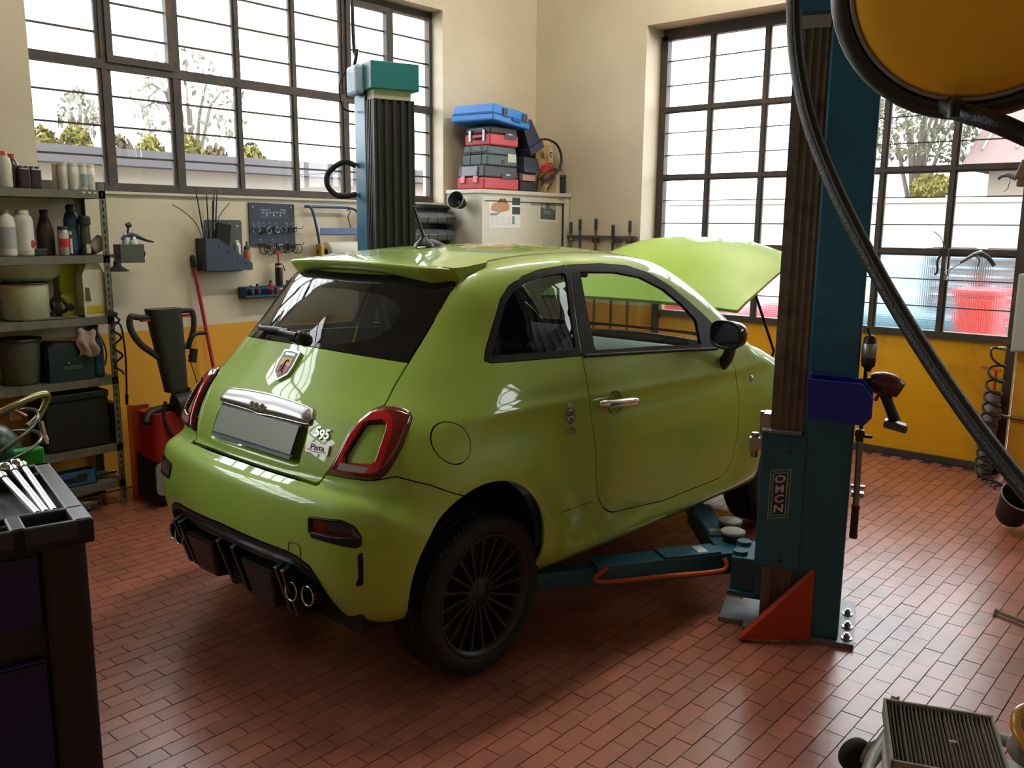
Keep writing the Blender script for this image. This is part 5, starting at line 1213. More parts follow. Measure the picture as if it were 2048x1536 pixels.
pp = [(-.01, 0, .02), (.005, -.01, .0)]+[(.005+.022*math.cos(a), -.012+.015*math.sin(a), -.02-a*.0165) for a in np.linspace(0, 6*PI, 40)]
MB().tube(pp, .006, 6).obj('hose_coil', BLACK, t); MB().box((-.005, -.004, .02), (.05, .025, .02), (0, .5, 0)).obj('hose_clip', DKGREY, t, bevel=.004)
t = thing('power_lead', 'thin black lead with plug hanging beside the rack upright', 'cable', (2.27, 4.95, 1.07))
MB().tube([(-.04, 0, .0), (.01, 0, -.02), (.025, 0, -.10), (.03, 0, -.22), (.035, .02, -.34), (.03, .02, -.44)], .0055, 6, sub=5).obj('lead', BLACK, t); MB().cyl((.03, .02, -.43), (.028, .02, -.49), .011, .008, 8).obj('plug', BLACK, t)
t = thing('cable_loop', 'black cable loops hanging behind the blue bottle', 'cable', (2.20, 5.08, 1.04)); MB().tube([(-.03, 0, 0), (.02, 0, -.06), (.05, 0, -.16), (.03, 0, -.24), (.0, 0, -.2), (.02, 0, -.1), (-.02, 0, -.02)], .005, 6, sub=5).obj('cable', BLACK, t)
# fifth and sixth shelf
z = .365+GAPZ
t = thing('storage_box', 'large black plastic box filling the fifth shelf', 'box', (2.02, 5.09, z)); MB().box((0, 0, .14), (.35, .24, .28)).obj('box_body', mat('black_crate', (.008, .008, .009), .55), t, bevel=.012); MB().box((-.01, 0, .30), (.37, .26, .04)).obj('box_lid', BLACK, t, bevel=.008); MB().box((-.04, -.131, .312), (.10, .006, .008)).obj('lid_handle', DKGREY, t)
t = thing('storage_box', 'smaller black box at the right end of the fifth shelf', 'box', (2.231, 5.10, z)); MB().box((0, 0, .11), (.04, .22, .22)).obj('box_body', BLACK, t, bevel=.008); MB().box((0, 0, .225), (.044, .224, .014)).obj('box_lid', DKGREY, t, bevel=.003)
z = .15+GAPZ
t = thing('tool_tray', 'blue plastic tool tray with cut-outs on the lowest shelf', 'tray', (1.97, 5.02, z)); b = MB(); b.bb((-.13, -.04, 0), (.13, -.03, .085)); b.bb((-.13, .04, 0), (.13, .05, .085)); b.bb((-.13, -.04, 0), (-.12, .05, .085)); b.bb((.12, -.04, 0), (.13, .05, .085)); b.bb((-.13, -.04, 0), (.13, .05, .008)); b.obj('tray_body', mat('workshop_blue', (.03, .12, .30), .5), t, bevel=.003)
MB().bb((-.07, -.0415, .025), (.075, -.0405, .055)).obj('cut_out', INK, t); MB().bb((.02, -.0418, .05), (.08, -.0408, .068)).obj('cut_out', INK, t)
for i, x in enumerate((.02, .06)): MB().cyl((x, 0, .05), (x, 0, .095), .008, n=8).obj('tray_peg', DKGREY, t)
t = thing('extension_bar', 'chrome extension bar lying right of the blue tray', 'tool', (2.14, 5.03, z)); MB().cyl((-.03, 0, .02), (.075, 0, .03), .006, n=8).obj('bar', DKGREY, t); MB().cyl((.045, 0, .027), (.055, 0, .028), .009, n=10).cyl((.07, 0, .029), (.095, 0, .031), .010, n=10).obj('socket_end', CHROME, t)
t = thing('wire_basket', 'small rusty wire basket on the floor under the rack', 'basket', (2.03, 4.97, 0), .2); b = MB()
for zz in (.005, .03, .055): b.tube([(-.05, -.04, zz), (.06, -.04, zz), (.06, .04, zz), (-.05, .04, zz)], .003, 5, closed=True)
for i in range(7): b.tube([(-.05+i*.018, -.04, .005), (-.05+i*.018, -.04, .055)], .002, 4); b.tube([(-.05+i*.018, -.04, .005), (-.05+i*.018, .04, .005)], .002, 4)
b.obj('wire_mesh', mat('rusty_wire', (.16, .14, .11), .6, metal=.5), t); MB().box((0, 0, .045), (.09, .06, .02), (.1, .2, 0)).obj('basket_tray', mat('beige_scrap', (.25, .23, .18), .7), t)
# small box bracket fixed to the rack's right end with bottles and a glue gun
t = thing('bracket_bin', 'grey steel bin bracketed to the right end of the rack', 'bin', (2.43, 5.10, 1.39)); b = MB(); b.bb((-.07, -.04, 0), (.075, -.037, .105)); b.bb((-.07, .037, 0), (.075, .04, .105)); b.bb((-.07, -.04, 0), (-.067, .04, .105)); b.bb((.072, -.04, 0), (.075, .04, .105)); b.bb((-.07, -.04, 0), (.075, .04, .003)); b.bb((-.18, .0, .03), (-.07, .02, .05)); b.obj('bin_body', mat('grey_green_steel', (.09, .10, .09), .5), t)
MB().cyl((.076, -.01, .05), (.088, -.01, .05), .018, n=10).obj('bin_knob', DKGREY, t)
bottle('glue_bottle', 'small clear bottle standing in the bracket bin', 'bottle', (2.415, 5.10, 1.395), [(0, 0), (.018, 0), (.018, .13), (.008, .155), (.006, .175), (0, .176)], mat('clear_plastic', (.5, .5, .48), .25), WHITE, [(.010, .15), (.008, .172), (0, .173)])
bottle('glue_bottle', 'squat white pot with silver lid in the bracket bin', 'bottle', (2.458, 5.09, 1.395), [(0, 0), (.024, 0), (.024, .11), (.02, .125), (0, .126)], WHITE, STEEL, [(.018, .12), (.016, .145), (0, .146)])
t = thing('glue_gun', 'dark blue hand pump with long nozzle lying in the bracket bin', 'tool', (2.46, 5.10, 1.52)); MB().tube([(-.06, 0, .0), (-.035, 0, .025), (0, 0, .03), (.05, 0, .01)], lambda q: .015-.004*q, 8, sub=4).obj('pump_body', mat('navy_pump', (.02, .045, .13), .4), t); MB().tube([(.05, 0, .01), (.085, 0, -.004), (.125, 0, -.012)], lambda q: .010-.005*q, 8, sub=3).obj('nozzle', BLACK, t); MB().cyl((-.03, 0, .03), (-.02, 0, .085), .006, n=8).cyl((-.03, 0, .08), (-.01, 0, .09), .016, .016, 10).obj('plunger', BLACK, t)
t = thing('rubber_cone', 'black rubber funnel cone hung under the bracket bin', 'funnel', (2.335, 5.05, 1.345)); MB().lathe([(.02, .055), (.022, .03), (.045, .012), (.062, .004), (.062, 0), (.0, .0)], 20).obj('cone', RUBBER, t)
# orange board
t = thing('orange_board', 'bright orange folded sheet panel leaning beside the rack', 'panel', (2.31, 5.0, 0), -.25, None); b = MB(); b.bb((0, 0, 0), (.022, .006, .57)); b.obj('folded_edge', mat('orange_edge', (.88, .17, .02), .45), t); MB().bb((.022, .0, 0), (.12, .004, .565)).obj('board', mat('orange_board_face', (.68, .14, .015), .5, noise=.06), t)
# floor machine
t = thing('floor_scrubber', 'upright floor machine with black loop handle, red body and grey side pad', 'machine', (2.48, 4.76, 0)); DKP = mat('worn_black_handle', (.028, .026, .025), .5, noise=.2)
def neck(i, j):
    a = 2*PI*i; zz = .66+.48*j; w = .062+.036*j; d = .045+.015*j; e = (abs(math.cos(a))**4+abs(math.sin(a))**4)**(-.25)
    return (.015-.035*j+math.cos(a)*w*e, .03*j+math.sin(a)*d*e, zz)
b = MB().grid(neck, 24, 12); b.add([neck(i/24, 1) for i in range(24)], [tuple(range(24))]); b.obj('handle_neck', DKP, t)
L = MB().tube([(-.07, .02, 1.09), (-.17, .02, 1.10), (-.215, .02, 1.105), (-.22, .02, 1.04), (-.17, .02, .95), (-.09, .01, .88), (-.035, 0, .83)], .018, 10, sub=5); L.obj('left_grip', DKP, t)
L = MB().tube([(.045, .02, 1.12), (.13, .02, 1.12), (.155, .02, 1.10), (.155, .02, 1.02), (.12, .02, .93), (.06, .01, .90)], .016, 10, sub=5); L.obj('right_grip', DKP, t)
MB().bb((-.16, .005, 1.075), (-.08, .03, 1.088)).bb((.06, .005, 1.085), (.13, .03, 1.10)).obj('grip_levers', REDP, t)
L = MB().tube([(.10, -.01, .90), (.115, -.02, .96), (.15, -.02, .985), (.21, -.02, .985)], .012, 8, sub=4); L.box((.12, -.02, .86), (.03, .04, .08), (0, .2, 0)); L.obj('lift_lever', BLACK, t)
MB().cyl((-.03, -.06, .59), (.10, -.06, .60), .062, n=24).obj('tilt_joint', DKP, t); b = MB()
for i in range(5): b.box((.0+i*.018, -.01, .655), (.006, .08, .05))
b.obj('joint_ribs', DKP, t)
b = MB(); b.tube([(-.18, .0, .50), (-.14, .02, .545), (.0, .03, .56), (.2, .03, .55)], .03, 8, sub=4); b.obj('top_shroud', BLACK, t)
b = MB().prism(rrect(.30, .24, .05), .28, None, (0, .06, .27)); b.obj('red_cover', mat('red_fabric_cover', (.42, .018, .022), .6, noise=.1), t, bevel=.03, seg=3)
MB().prism(rrect(.34, .30, .06), .25, None, (.02, .10, .03)).obj('machine_base', BLACK, t, bevel=.02)
MB().lathe([(0, -.012), (.05, -.012), (.065, -.004), (.07, .0), (.0, .002)], 28).obj('x', BLACK, t) if False else None
P = rrect(.07, .19, .034, 6); MB().prism(P, .014, Matrix(((1, 0, 0), (0, 0, -1), (0, 1, 0))), (-.135, -.055, .175)).obj('side_pad', mat('pale_grey_pad', (.24, .24, .22), .6, noise=.1), t, bevel=.005)
MB().cyl((.02, -.10, .42), (.02, -.10, .55), .013, n=10).box((.03, -.105, .50), (.05, .012, .012)).obj('valve', mat('brass_valve', (.45, .33, .08), .35, metal=.7), t)
MB().tube([(-.08, -.05, .62), (-.10, -.06, .52), (-.06, -.08, .40), (-.04, -.08, .3)], .010, 8, sub=4).obj('machine_hose', BLACK, t)
MB().tube([(.10, 0, .86), (.14, 0, .72), (.16, 0, .62)], .003, 5, sub=3).obj('control_cable', BLACK, t)
for x in (-.11, .15): MB().lathe([(0, -.012), (.03, -.012), (.036, 0), (.03, .012), (0, .012)], 16, (x, .02, .036), (1, 0, 0)).obj('caster_wheel', RUBBER, t)
# broom
t = thing('broom', 'red handled broom leaning against the left wall', 'broom', (2.965, 5.16, 0)); MB().tube([(.09, -.02, .05), (-.055, .085, 1.40)], .0125, 10).obj('broom_handle', mat('red_broom_handle', (.36, .035, .045), .45), t); MB().lathe([(.013, -.06), (.015, -.05), (.015, .01), (.008, .02), (0, .02)], 10, (-.055, .085, 1.40), (-.1, .08, 1)).obj('handle_tip', BLACK, t)
MB().box((.09, -.02, .055), (.26, .05, .03)).obj('broom_head', BLACK, t, bevel=.008); MB().bb((-.035, -.04, 0), (.215, 0, .045)).obj('broom_bristles', RUBBER, t)
# ---- green gas bottle with coiled tubes
t = thing('gas_bottle', 'dark green gas bottle with coiled hoses behind the trolley', 'gas bottle', (1.10, 3.62, 0)); GRN = mat('bottle_green', (.006, .045, .022), .35)
MB().lathe([(0, 0), (.14, 0), (.15, .01), (.15, .72), (.14, .80), (.10, .85), (.05, .87), (.03, .90)], 36).obj('cylinder', GRN, t)
MB().lathe([(.152, .60), (.158, .61), (.158, .64), (.152, .65)], 36).obj('cylinder_band', mat('dull_brass', (.22, .19, .09), .35, metal=.8), t)
MB().bb((.06, -.20, .66), (.16, -.145, .79)).obj('green_foot_box', mat('bright_green', (.01, .30, .03), .5), t, bevel=.01)
OLV = mat('olive_metal_tube', (.28, .25, .14), .28, metal=.85)
MB().tube([(-.14, -.1, .83), (.0, -.13, .91), (.12, -.12, .955), (.215, -.08, .968), (.235, -.06, .945), (.20, -.06, .88), (.15, -.08, .85)], .013, 8, sub=5).obj('tube_handle', OLV, t)
for i, (r, zz, tl) in enumerate(((.20, .80, .10), (.205, .76, .05), (.19, .72, -.04))):
    MB().tube([(math.cos(a)*r, math.sin(a)*r-.02, zz+tl*math.cos(a)) for a in np.linspace(0, 2*PI, 40)[:-1]], .008, 7, closed=True).obj('hose_coil', mat('dark_tube', (.05, .05, .03), .25, coat=.5), t)
MB().cyl((.205, -.06, .86), (.215, -.07, .77), .010, n=10).cyl((.21, -.065, .80), (.214, -.068, .78), .014, n=10).obj('hose_coupling', CHROME, t)
MB().tube([(-.25, -.12, 1.03), (-.1, -.1, .99), (.05, -.09, .94)], .010, 8, sub=3).obj('lance_tube', OLV, t)
MB().box((.10, -.11, .915), (.03, .03, .05)).cyl((.09, -.12, .93), (.13, -.13, .90), .008, n=8).obj('valve', mat('copper_valve', (.40, .25, .16), .3, metal=.8), t)
# ---- tool trolley, nearest the camera at left
BK2 = mat('trolley_black', (.012, .012, .013), .42, noise=.1); TB = mat('trolley_blue', (.008, .010, .075), .35)
TRZ = math.atan2(2.206-2.70, .835-.955)  # direction of its long right edge
t = thing('tool_trolley', 'black and dark blue tool trolley with moulded top at the lower left', 'trolley', (.845, 2.09, 0), math.radians(-12.5))
# local: +y away from the camera along the right edge, -x to the left
Wd, Dp, Ht = .62, .56, .93
b = MB(); b.bb((-Wd, .03, .12), (-.035, Dp-.03, Ht-.07)); b.obj('trolley_body', BK2, t, bevel=.01)
b = MB(); b.bb((-.10, .0, .06), (.0, .05, Ht-.055)); b.obj('corner_post', BK2, t, bevel=.012); b = MB(); b.bb((-.05, Dp-.05, .06), (.0, Dp, Ht-.055)); b.obj('corner_post', BK2, t, bevel=.012); MB().bb((-.03, .04, .12), (-.012, Dp-.04, Ht-.06)).obj('side_panel', BK2, t)
dz = [(.68, .86), (.22, .59)]
for z0_, z1_ in dz:
    d = MB().bb((-Wd+.05, .008, z0_), (-.105, .032, z1_)).obj('drawer', TB, t, bevel=.005); MB().bb((-Wd+.06, .0, z1_-.02), (-.11, .012, z1_-.008)).obj('drawer_handle', BK2, d, bevel=.003)
TOP = mat('trolley_top_plastic', (.030, .032, .036), .36)
b = MB(); b.bb((-Wd-.03, -.03, Ht-.06), (.015, Dp+.02, Ht-.035)); b.bb((-.028, -.03, Ht-.06), (.015, Dp+.02, Ht)); b.bb((-Wd-.03, -.03, Ht-.06), (.015, -.012, Ht)); b.bb((-Wd-.03, .078, Ht-.06), (.015, .098, Ht)); b.bb((-Wd-.03, Dp-.10, Ht-.06), (.015, Dp-.085, Ht)); b.bb((-Wd-.03, Dp-.01, Ht-.06), (.015, Dp+.02, Ht)); b.bb((-.16, -.03, Ht-.06), (-.125, .09, Ht)); b.bb((-.13, Dp-.1, Ht-.06), (-.115, Dp, Ht)); b.bb((-Wd, .028, Ht-.06), (-.16, .04, Ht-.003))
b.obj('moulded_top', TOP, t, bevel=.006)
for i in range(3): MB().bb((-.40+i*.075, .12, Ht-.035), (-.36+i*.075, Dp-.12, Ht-.026)).obj('tray_rib', mat('scuffed_tray', (.06, .06, .062), .4, noise=.3), t)
for x in (-Wd+.06, -.06):
    for y in (.06, Dp-.06): MB().lathe([(0, -.014), (.045, -.014), (.05, 0), (.045, .014), (0, .014)], 18, (x, y, .05), (1, 0, 0)).obj('caster_wheel', RUBBER, t)
TM = t.matrix_basis.copy(); TM = Matrix.Translation((.845, 2.09, 0)) @ Matrix.Rotation(math.radians(-12.5), 4, 'Z')
names = ('leftmost of the three long chrome wrenches on the trolley', 'middle one of the three long chrome wrenches on the trolley', 'rightmost of the three long chrome wrenches on the trolley')
for i, (xa, xb, ya, yb) in enumerate(((-.084, -.122, .11, .388), (-.066, -.090, .11, .45), (-.047, -.062, .11, .475))):
    a = TM @ Vector((xa, ya, Ht-.010)); bq = TM @ Vector((xb, yb, Ht+.02)); d = bq-a
    w_ = thing('flex_wrench', names[i], 'wrench', a, 0, 'long wrenches on the trolley')
    MB().tube([(0, 0, 0), d*.5, d], .0085, 10).obj('wrench_shank', mat('satin_chrome', (.55, .56, .60), .3, metal=1), w_)
    dn = d.normalized(); MB().cyl(d-dn*.01, d+dn*.018, .012, .013, 10).box(d+dn*.02, (.02, .02, .018)).obj('flex_joint', CHROME, w_, bevel=.003)
    sd = Vector((-dn.y, dn.x, 0)); MB().lathe([(.009, -.011), (.015, -.011), (.017, -.006), (.017, .010), (.014, .012), (.009, .012), (.009, -.011)], 16, d+dn*.03+sd*(.015 if i else .03), sd).obj('socket_head', CHROME, w_)
# ---------------------------------------------------------------- left wall: tools, racks, bins
PEG = mat('dark_blue_panel', (.022, .034, .062), .45, noise=.05); SLATE = mat('slate_blue_holder', (.035, .052, .085), .5, noise=.06); HBACK = mat('green_grey_backplate', (.055, .068, .062), .5)
# slanted tool holder with a half-hidden sign
t = thing('tool_holder', 'slate blue wall holder with slanted sides full of wiper blades and rods', 'tool holder', (3.09, YA, 1.32))
MB().prism(rrect(.27, .335, .015, cx=.055, cy=.155), .004, Matrix(((1, 0, 0), (0, 0, -1), (0, 1, 0))), (0, -.001, 0)).obj('backplate', HBACK, t)
for y in (-.12, -.008): MB().prism([(-.145, .0), (.185, .0), (.185, .045), (-.06, .205), (-.145, .205)], .004, Matrix(((1, 0, 0), (0, 0, -1), (0, 1, 0))), (0, y, 0)).obj('side_plate', SLATE, t)
MB().bb((-.145, -.12, 0), (.185, -.006, .004)).bb((-.147, -.122, 0), (-.143, -.006, .205)).obj('holder_tray', SLATE, t)
for x, z in ((-.055, .15), (.01, .115), (.075, .08), (.135, .045)): MB().bb((x-.005, -.1255, z-.009), (x+.005, -.1238, z+.009)).obj('slot', INK, t)
sg_ = MB().bb((-.02, -.0065, .262), (.105, -.005, .302)).obj('sign_plate', mat('off_white_sign', (.55, .54, .48), .6), t)
text_mesh('BOSCH', .038, mat('sign_print', (.06, .07, .06), .6), 'sign_lettering', sg_, Matrix.Translation((.043, -.0068, .282)) @ Matrix(((1, 0, 0, 0), (0, 0, -1, 0), (0, 1, 0, 0), (0, 0, 0, 1))), .0003, bold=.0012)
MB().cyl((.155, -.004, .285), (.155, -.008, .285), .006, n=10).obj('screw', WHITE, t)
def wall_thing(name, label, cat, x, y, z, group=None): return thing(name, label, cat, (x, y, z), 0, group)
WIP = mat('wiper_black', (.02, .02, .021), .5)
t = wall_thing('wiper_bundle', 'bundle of black wiper blades standing upright in the slate holder', 'wiper blades', 3.02, 5.19, 1.34)
for i, (x, tx, L) in enumerate(((-.035, -.05, .50), (-.02, .01, .46), (-.005, .05, .50), (.01, .055, .49), (0, .03, .42))): MB().tube([(x, 0, 0), (x+tx*.5, .01, L*.55), (x+tx, .02, L)], lambda q: .007-.003*q, 6, sub=3).obj('blade', WIP, t)
t = wall_thing('filter_pad', 'square black foam filter hanging over the slate holder', 'filter', 3.075, 5.15, 1.485); MB().box((0, 0, .065), (.10, .022, .135), (0, .16, 0)).obj('foam', mat('black_foam', (.013, .013, .013), .9, bump=.4, bscale=200), t, bevel=.006); MB().box((.01, .0, .135), (.085, .026, .01), (0, .16, 0)).obj('filter_edge', DKGREY, t)
t = wall_thing('welding_rods', 'bunch of thin grey rods, one bowed far out to the left', 'rods', 2.965, 5.18, 1.346)
for i, p in enumerate((((0, 0, 0), (-.03, 0, .22), (-.10, 0, .32), (-.20, .01, .385)), ((.012, 0, 0), (.01, 0, .2), (.0, 0, .29)), ((.02, .01, 0), (.02, 0, .16), (.015, 0, .25)), ((-.005, -.01, 0), (-.01, 0, .18), (-.008, 0, .26)), ((.03, 0, 0), (.10, .02, .28), (.205, .03, .405)))): MB().tube(p, .0035, 5, sub=5).obj('rod', mat('grey_rod', (.13, .12, .10), .45, metal=.5), t)
bottle('small_flask', 'silver flask with pale cap leaning in the slate holder', 'bottle', (3.205, 5.20, 1.38), [(0, 0), (.022, 0), (.024, .008), (.024, .105), (.014, .118)], mat('silver_flask', (.36, .36, .36), .35, metal=.6), PALE, [(.014, .116), (.013, .132), (0, .133)])
bottle('drip_bottle', 'orange brown bottle with black nozzle at the right of the slate holder', 'bottle', (3.275, 5.20, 1.355), [(0, 0), (.022, 0), (.023, .007), (.023, .085), (.017, .10)], mat('orange_brown', (.32, .10, .05), .45), LBk, [(.020, .095), (.018, .115), (.007, .122), (.006, .15), (0, .151)])
# hook board
t = wall_thing('hook_board', 'dark blue square hook board with rows of rings and fittings', 'hook board', 3.335, YA, 1.46)
MB().prism([(0, .015), (.36, -.005), (.358, .295), (.0, .300)], .012, Matrix(((1, 0, 0), (0, 0, -1), (0, 1, 0))), (0, -.001, 0)).obj('board', PEG, t, bevel=.003)
for x in (.03, .33): MB().cyl((x, -.013, .272), (x, -.017, .272), .005, n=8).obj('screw', WHITE, t)
PR = mat('pale_board_print', (.30, .33, .38), .6); b = MB()
b.bb((.095, -.0138, .252), (.165, -.0132, .257)); b.bb((.245, -.0138, .252), (.29, -.0132, .259))
b.bb((.095, -.0138, .245), (.29, -.0132, .2465)); b.bb((.095, -.0138, .205), (.29, -.0132, .2065)); b.bb((.0945, -.0138, .205), (.096, -.0132, .246)); b.bb((.289, -.0138, .205), (.2905, -.0132, .246))
for i in range(7): b.prism(rrect(.016, .010, .004, 2, .11+i*.027, .234), .0004, Matrix(((1, 0, 0), (0, 0, -1), (0, 1, 0))), (0, -.0133, 0))
for x in (.137, .192, .245): b.prism(rrect(.018, .012, .005, 2, x, .218), .0004, Matrix(((1, 0, 0), (0, 0, -1), (0, 1, 0))), (0, -.0133, 0))
b.obj('board_print', PR, t)['kind'] = 'stuff'
WIRE = mat('dark_wire', (.10, .095, .085), .35, metal=.8)
for row, xs_, z in ((0, (.03, .07, .105, .155, .205, .29, .34), .155), (1, (.075, .175, .275), .045)):
    for x in xs_:
        MB().tube([(x+math.cos(a)*.011, -.0145, z+math.sin(a)*.011) for a in np.linspace(0, 2*PI, 17)[:-1]], .0022, 5, closed=True).obj('number_ring', PR, t)
        MB().tube([(x, -.012, z-.02), (x, -.05, z-.025), (x, -.062, z-.012)], .003, 6, sub=3).obj('hook', WIRE, t)
k = 0
for row, z, n in ((0, .125, 16), (1, .012, 22)):
    for i in range(n):
        x = .03+(.31)*(i/(n-1)) if row == 0 else .09+.26*(i/(n-1)); r = rnd.uniform(.014, .022) if row == 0 else rnd.uniform(.02, .034)
        tl_ = rnd.uniform(-.6, .6); c = Vector((x, -.03-rnd.random()*.02, z-r+.01))
        o = MB().tube([c+Vector((math.cos(a)*r*math.cos(tl_), math.cos(a)*r*math.sin(tl_), math.sin(a)*r)) for a in np.linspace(0, 2*PI, 19)[:-1]], .0028, 5, closed=True).obj('ring', (BLACK if rnd.random() < .6 else STEEL), t)
for z, x in ((.13, .345), (.02, .35)): MB().tube([(x, -.02, z), (x+.05, -.04, z), (x+.065, -.04, z+.015)], .0035, 6).obj('long_hook', WIRE, t)
# paper roll holder
CART = mat('holder_blue', (.035, .075, .21), .4); YP = mat('yellow_clamp', (.50, .33, .03), .5)
t = wall_thing('roll_holder', 'blue tube frame roll holder with yellow clamps on the left wall', 'roll holder', 3.76, YA, 1.44)
MB().tube([(.065, -.12, 0), (.055, -.11, .12), (.02, -.10, .28), (-.02, -.09, .305), (.02, -.02, .30)], .0095, 8, sub=4).obj('left_tube', CART, t); MB().tube([(-.0, -.05, .302), (.20, -.05, .302), (.36, -.05, .302)], .010, 8).obj('top_tube', CART, t); MB().tube([(.46, -.12, 0), (.45, -.11, .12), (.42, -.10, .27), (.36, -.06, .302)], .0095, 8, sub=4).obj('right_tube', CART, t)
MB().bb((.065, -.135, .105), (.46, -.128, .155)).bb((.065, -.135, .105), (.46, -.06, .109)).obj('cutter_bar', mat('cutter_blue', (.07, .13, .30), .35), t)
for x in (.065, .46): MB().bb((x-.018, -.15, -.05), (x+.018, -.09, .045)).obj('yellow_clamp', YP, t, bevel=.008)
MB().cyl((.04, -.12, -.01), (.50, -.12, -.01), .011, n=10).obj('roll_axle', DKGREY, t)
t = thing('paper_roll', 'thick white paper roll on the blue wall holder', 'paper roll', (3.875, YA-.12, 1.43)); MB().lathe([(.022, 0), (.066, 0), (.068, .003), (.068, .302), (.066, .305), (.022, .305), (.022, 0)], 36, (0, 0, 0), (1, 0, 0)).obj('paper', PAPER, t); MB().lathe([(.0218, -.002), (.0218, .307), (.016, .307), (.016, -.002), (.0218, -.002)], 20, (0, 0, 0), (1, 0, 0)).obj('cardboard_core', mat('core_grey', (.10, .09, .075), .8), t)
t = wall_thing('wire_ornament', 'thin twisted wire hook hanging inside the blue roll holder', 'hook', 4.13, 5.22, 1.58); MB().tube([(0, 0, .14), (.02, 0, .15), (.03, 0, .13), (.01, 0, .10), (.02, 0, .05), (.03, 0, .02), (.0, 0, .0), (.02, 0, -.02), (.04, 0, 0)], .004, 6, sub=4).obj('wire', mat('brown_wire', (.10, .075, .045), .5), t)
# tray with small bottles, grease gun
t = wall_thing('bottle_tray', 'long blue steel wall tray holding small bottles', 'tray', 3.235, YA, 1.13); TRB = mat('tray_blue', (.012, .045, .13), .45)
b = MB(); b.bb((0, -.09, 0), (.40, -.001, .004)); b.bb((0, -.09, 0), (.40, -.087, .018)); b.bb((0, -.004, 0), (.40, -.001, .072)); b.bb((0, -.09, 0), (.003, -.001, .072)); b.bb((.397, -.09, 0), (.40, -.001, .072)); b.bb((0, -.09, .06), (.40, -.087, .072)); b.obj('tray_body', TRB, t)
for i, (x, m_, h_, lb_) in enumerate(((.07, BRN, .075, 'tiny dark bottle at the left of the blue wall tray'), (.12, BRN, .085, 'tiny dark bottle with nozzle in the blue wall tray'), (.225, REDP, .105, 'small red bottle with black band in the blue wall tray'), (.295, WHITE, .075, 'small white bottle with red mark in the blue wall tray'), (.36, mat('grey_bottle', (.25, .25, .24), .4), .10, 'squat grey bottle with dark cap in the blue wall tray'))):
    bottle('small_bottle', lb_, 'bottle', (3.235+x, YA-.045, 1.1355), [(0, 0), (.018, 0), (.02, .005), (.02, h_*.65), (.010, h_*.85)], m_, LBk, [(.011, h_*.83), (.009, h_), (0, h_+.001)], None, [(.02, .02, .04, LBk if i == 2 else LR, -2.4, -.7)] if i in (2, 3) else None)
t = wall_thing('grease_gun', 'black grease gun with red T handle above the blue tray', 'grease gun', 3.52, 5.205, 1.19); MB().lathe([(0, 0), (.018, .01), (.026, .03), (.026, .15), (.022, .165)], 16).obj('barrel', mat('dark_brown_barrel', (.03, .018, .012), .4), t); MB().lathe([(.0265, .138), (.0265, .150)], 16).obj('barrel_band', WHITE, t); MB().cyl((0, 0, .16), (0, 0, .235), .006, n=8).cyl((-.02, 0, .238), (.02, 0, .238), .007, n=8).obj('t_handle', REDP, t); MB().tube([(.02, 0, .155), (.035, 0, .15), (.05, 0, .11)], .004, 6).obj('lever', DKGREY, t)
# parts bins
t = wall_thing('bin_rack', 'black wall rack for two rows of small parts bins', 'rack', 4.32, YA, 1.46); b = MB(); b.bb((0, -.02, 0), (.855, -.001, .31)); b.bb((0, -.05, .155), (.86, -.02, .165)); b.bb((0, -.05, .02), (.86, -.02, .03)); b.bb((-.01, -.055, .298), (.855, -.001, .315)); b.obj('rack_panel', BLACK, t)
SBIN = mat('grey_parts_bin', (.10, .105, .11), .35, coat=.3); BLID = mat('bin_blue_edge', (.03, .06, .24), .4)
first = None
for row, z in ((0, 1.635), (1, 1.50)):
    for i in range(8):
        x = 4.36+i*.103
        lb_ = 'small grey parts bin, %s from the right in the %s row on the wall rack' % (['eighth', 'seventh', 'sixth', 'fifth', 'fourth', 'third', 'second', 'first'][i], 'upper' if row == 0 else 'lower')
        if first is None:
            first = thing('parts_bin', lb_, 'bin', (x, 5.20, z), 0, 'small grey bins on the wall rack, upper row'); b = MB(); b.add([(-.047, .03, 0), (.047, .03, 0), (.047, -.09, 0), (-.047, -.09, 0), (-.05, .03, .085), (.05, .03, .085), (.05, -.07, .085), (-.05, -.07, .085), (-.05, -.115, .05), (.05, -.115, .05), (-.047, -.105, .012), (.047, -.105, .012)], [(0, 1, 2, 3), (0, 4, 5, 1), (1, 5, 6, 9, 11, 2), (3, 10, 8, 7, 4, 0), (3, 2, 11, 10), (10, 11, 9, 8), (8, 9, 6, 7), (4, 7, 6, 5)]); b.obj('bin_body', SBIN, first, bevel=.004)
            MB().bb((-.05, -.075, .0855), (.05, -.06, .0885)).obj('bin_edge', BLID, first)
            protob = first
        else:
            c = copy_tree(protob, (x, 5.20, z)); c['label'] = lb_; c['group'] = 'small grey bins on the wall rack, %s row' % ('upper' if row == 0 else 'lower')
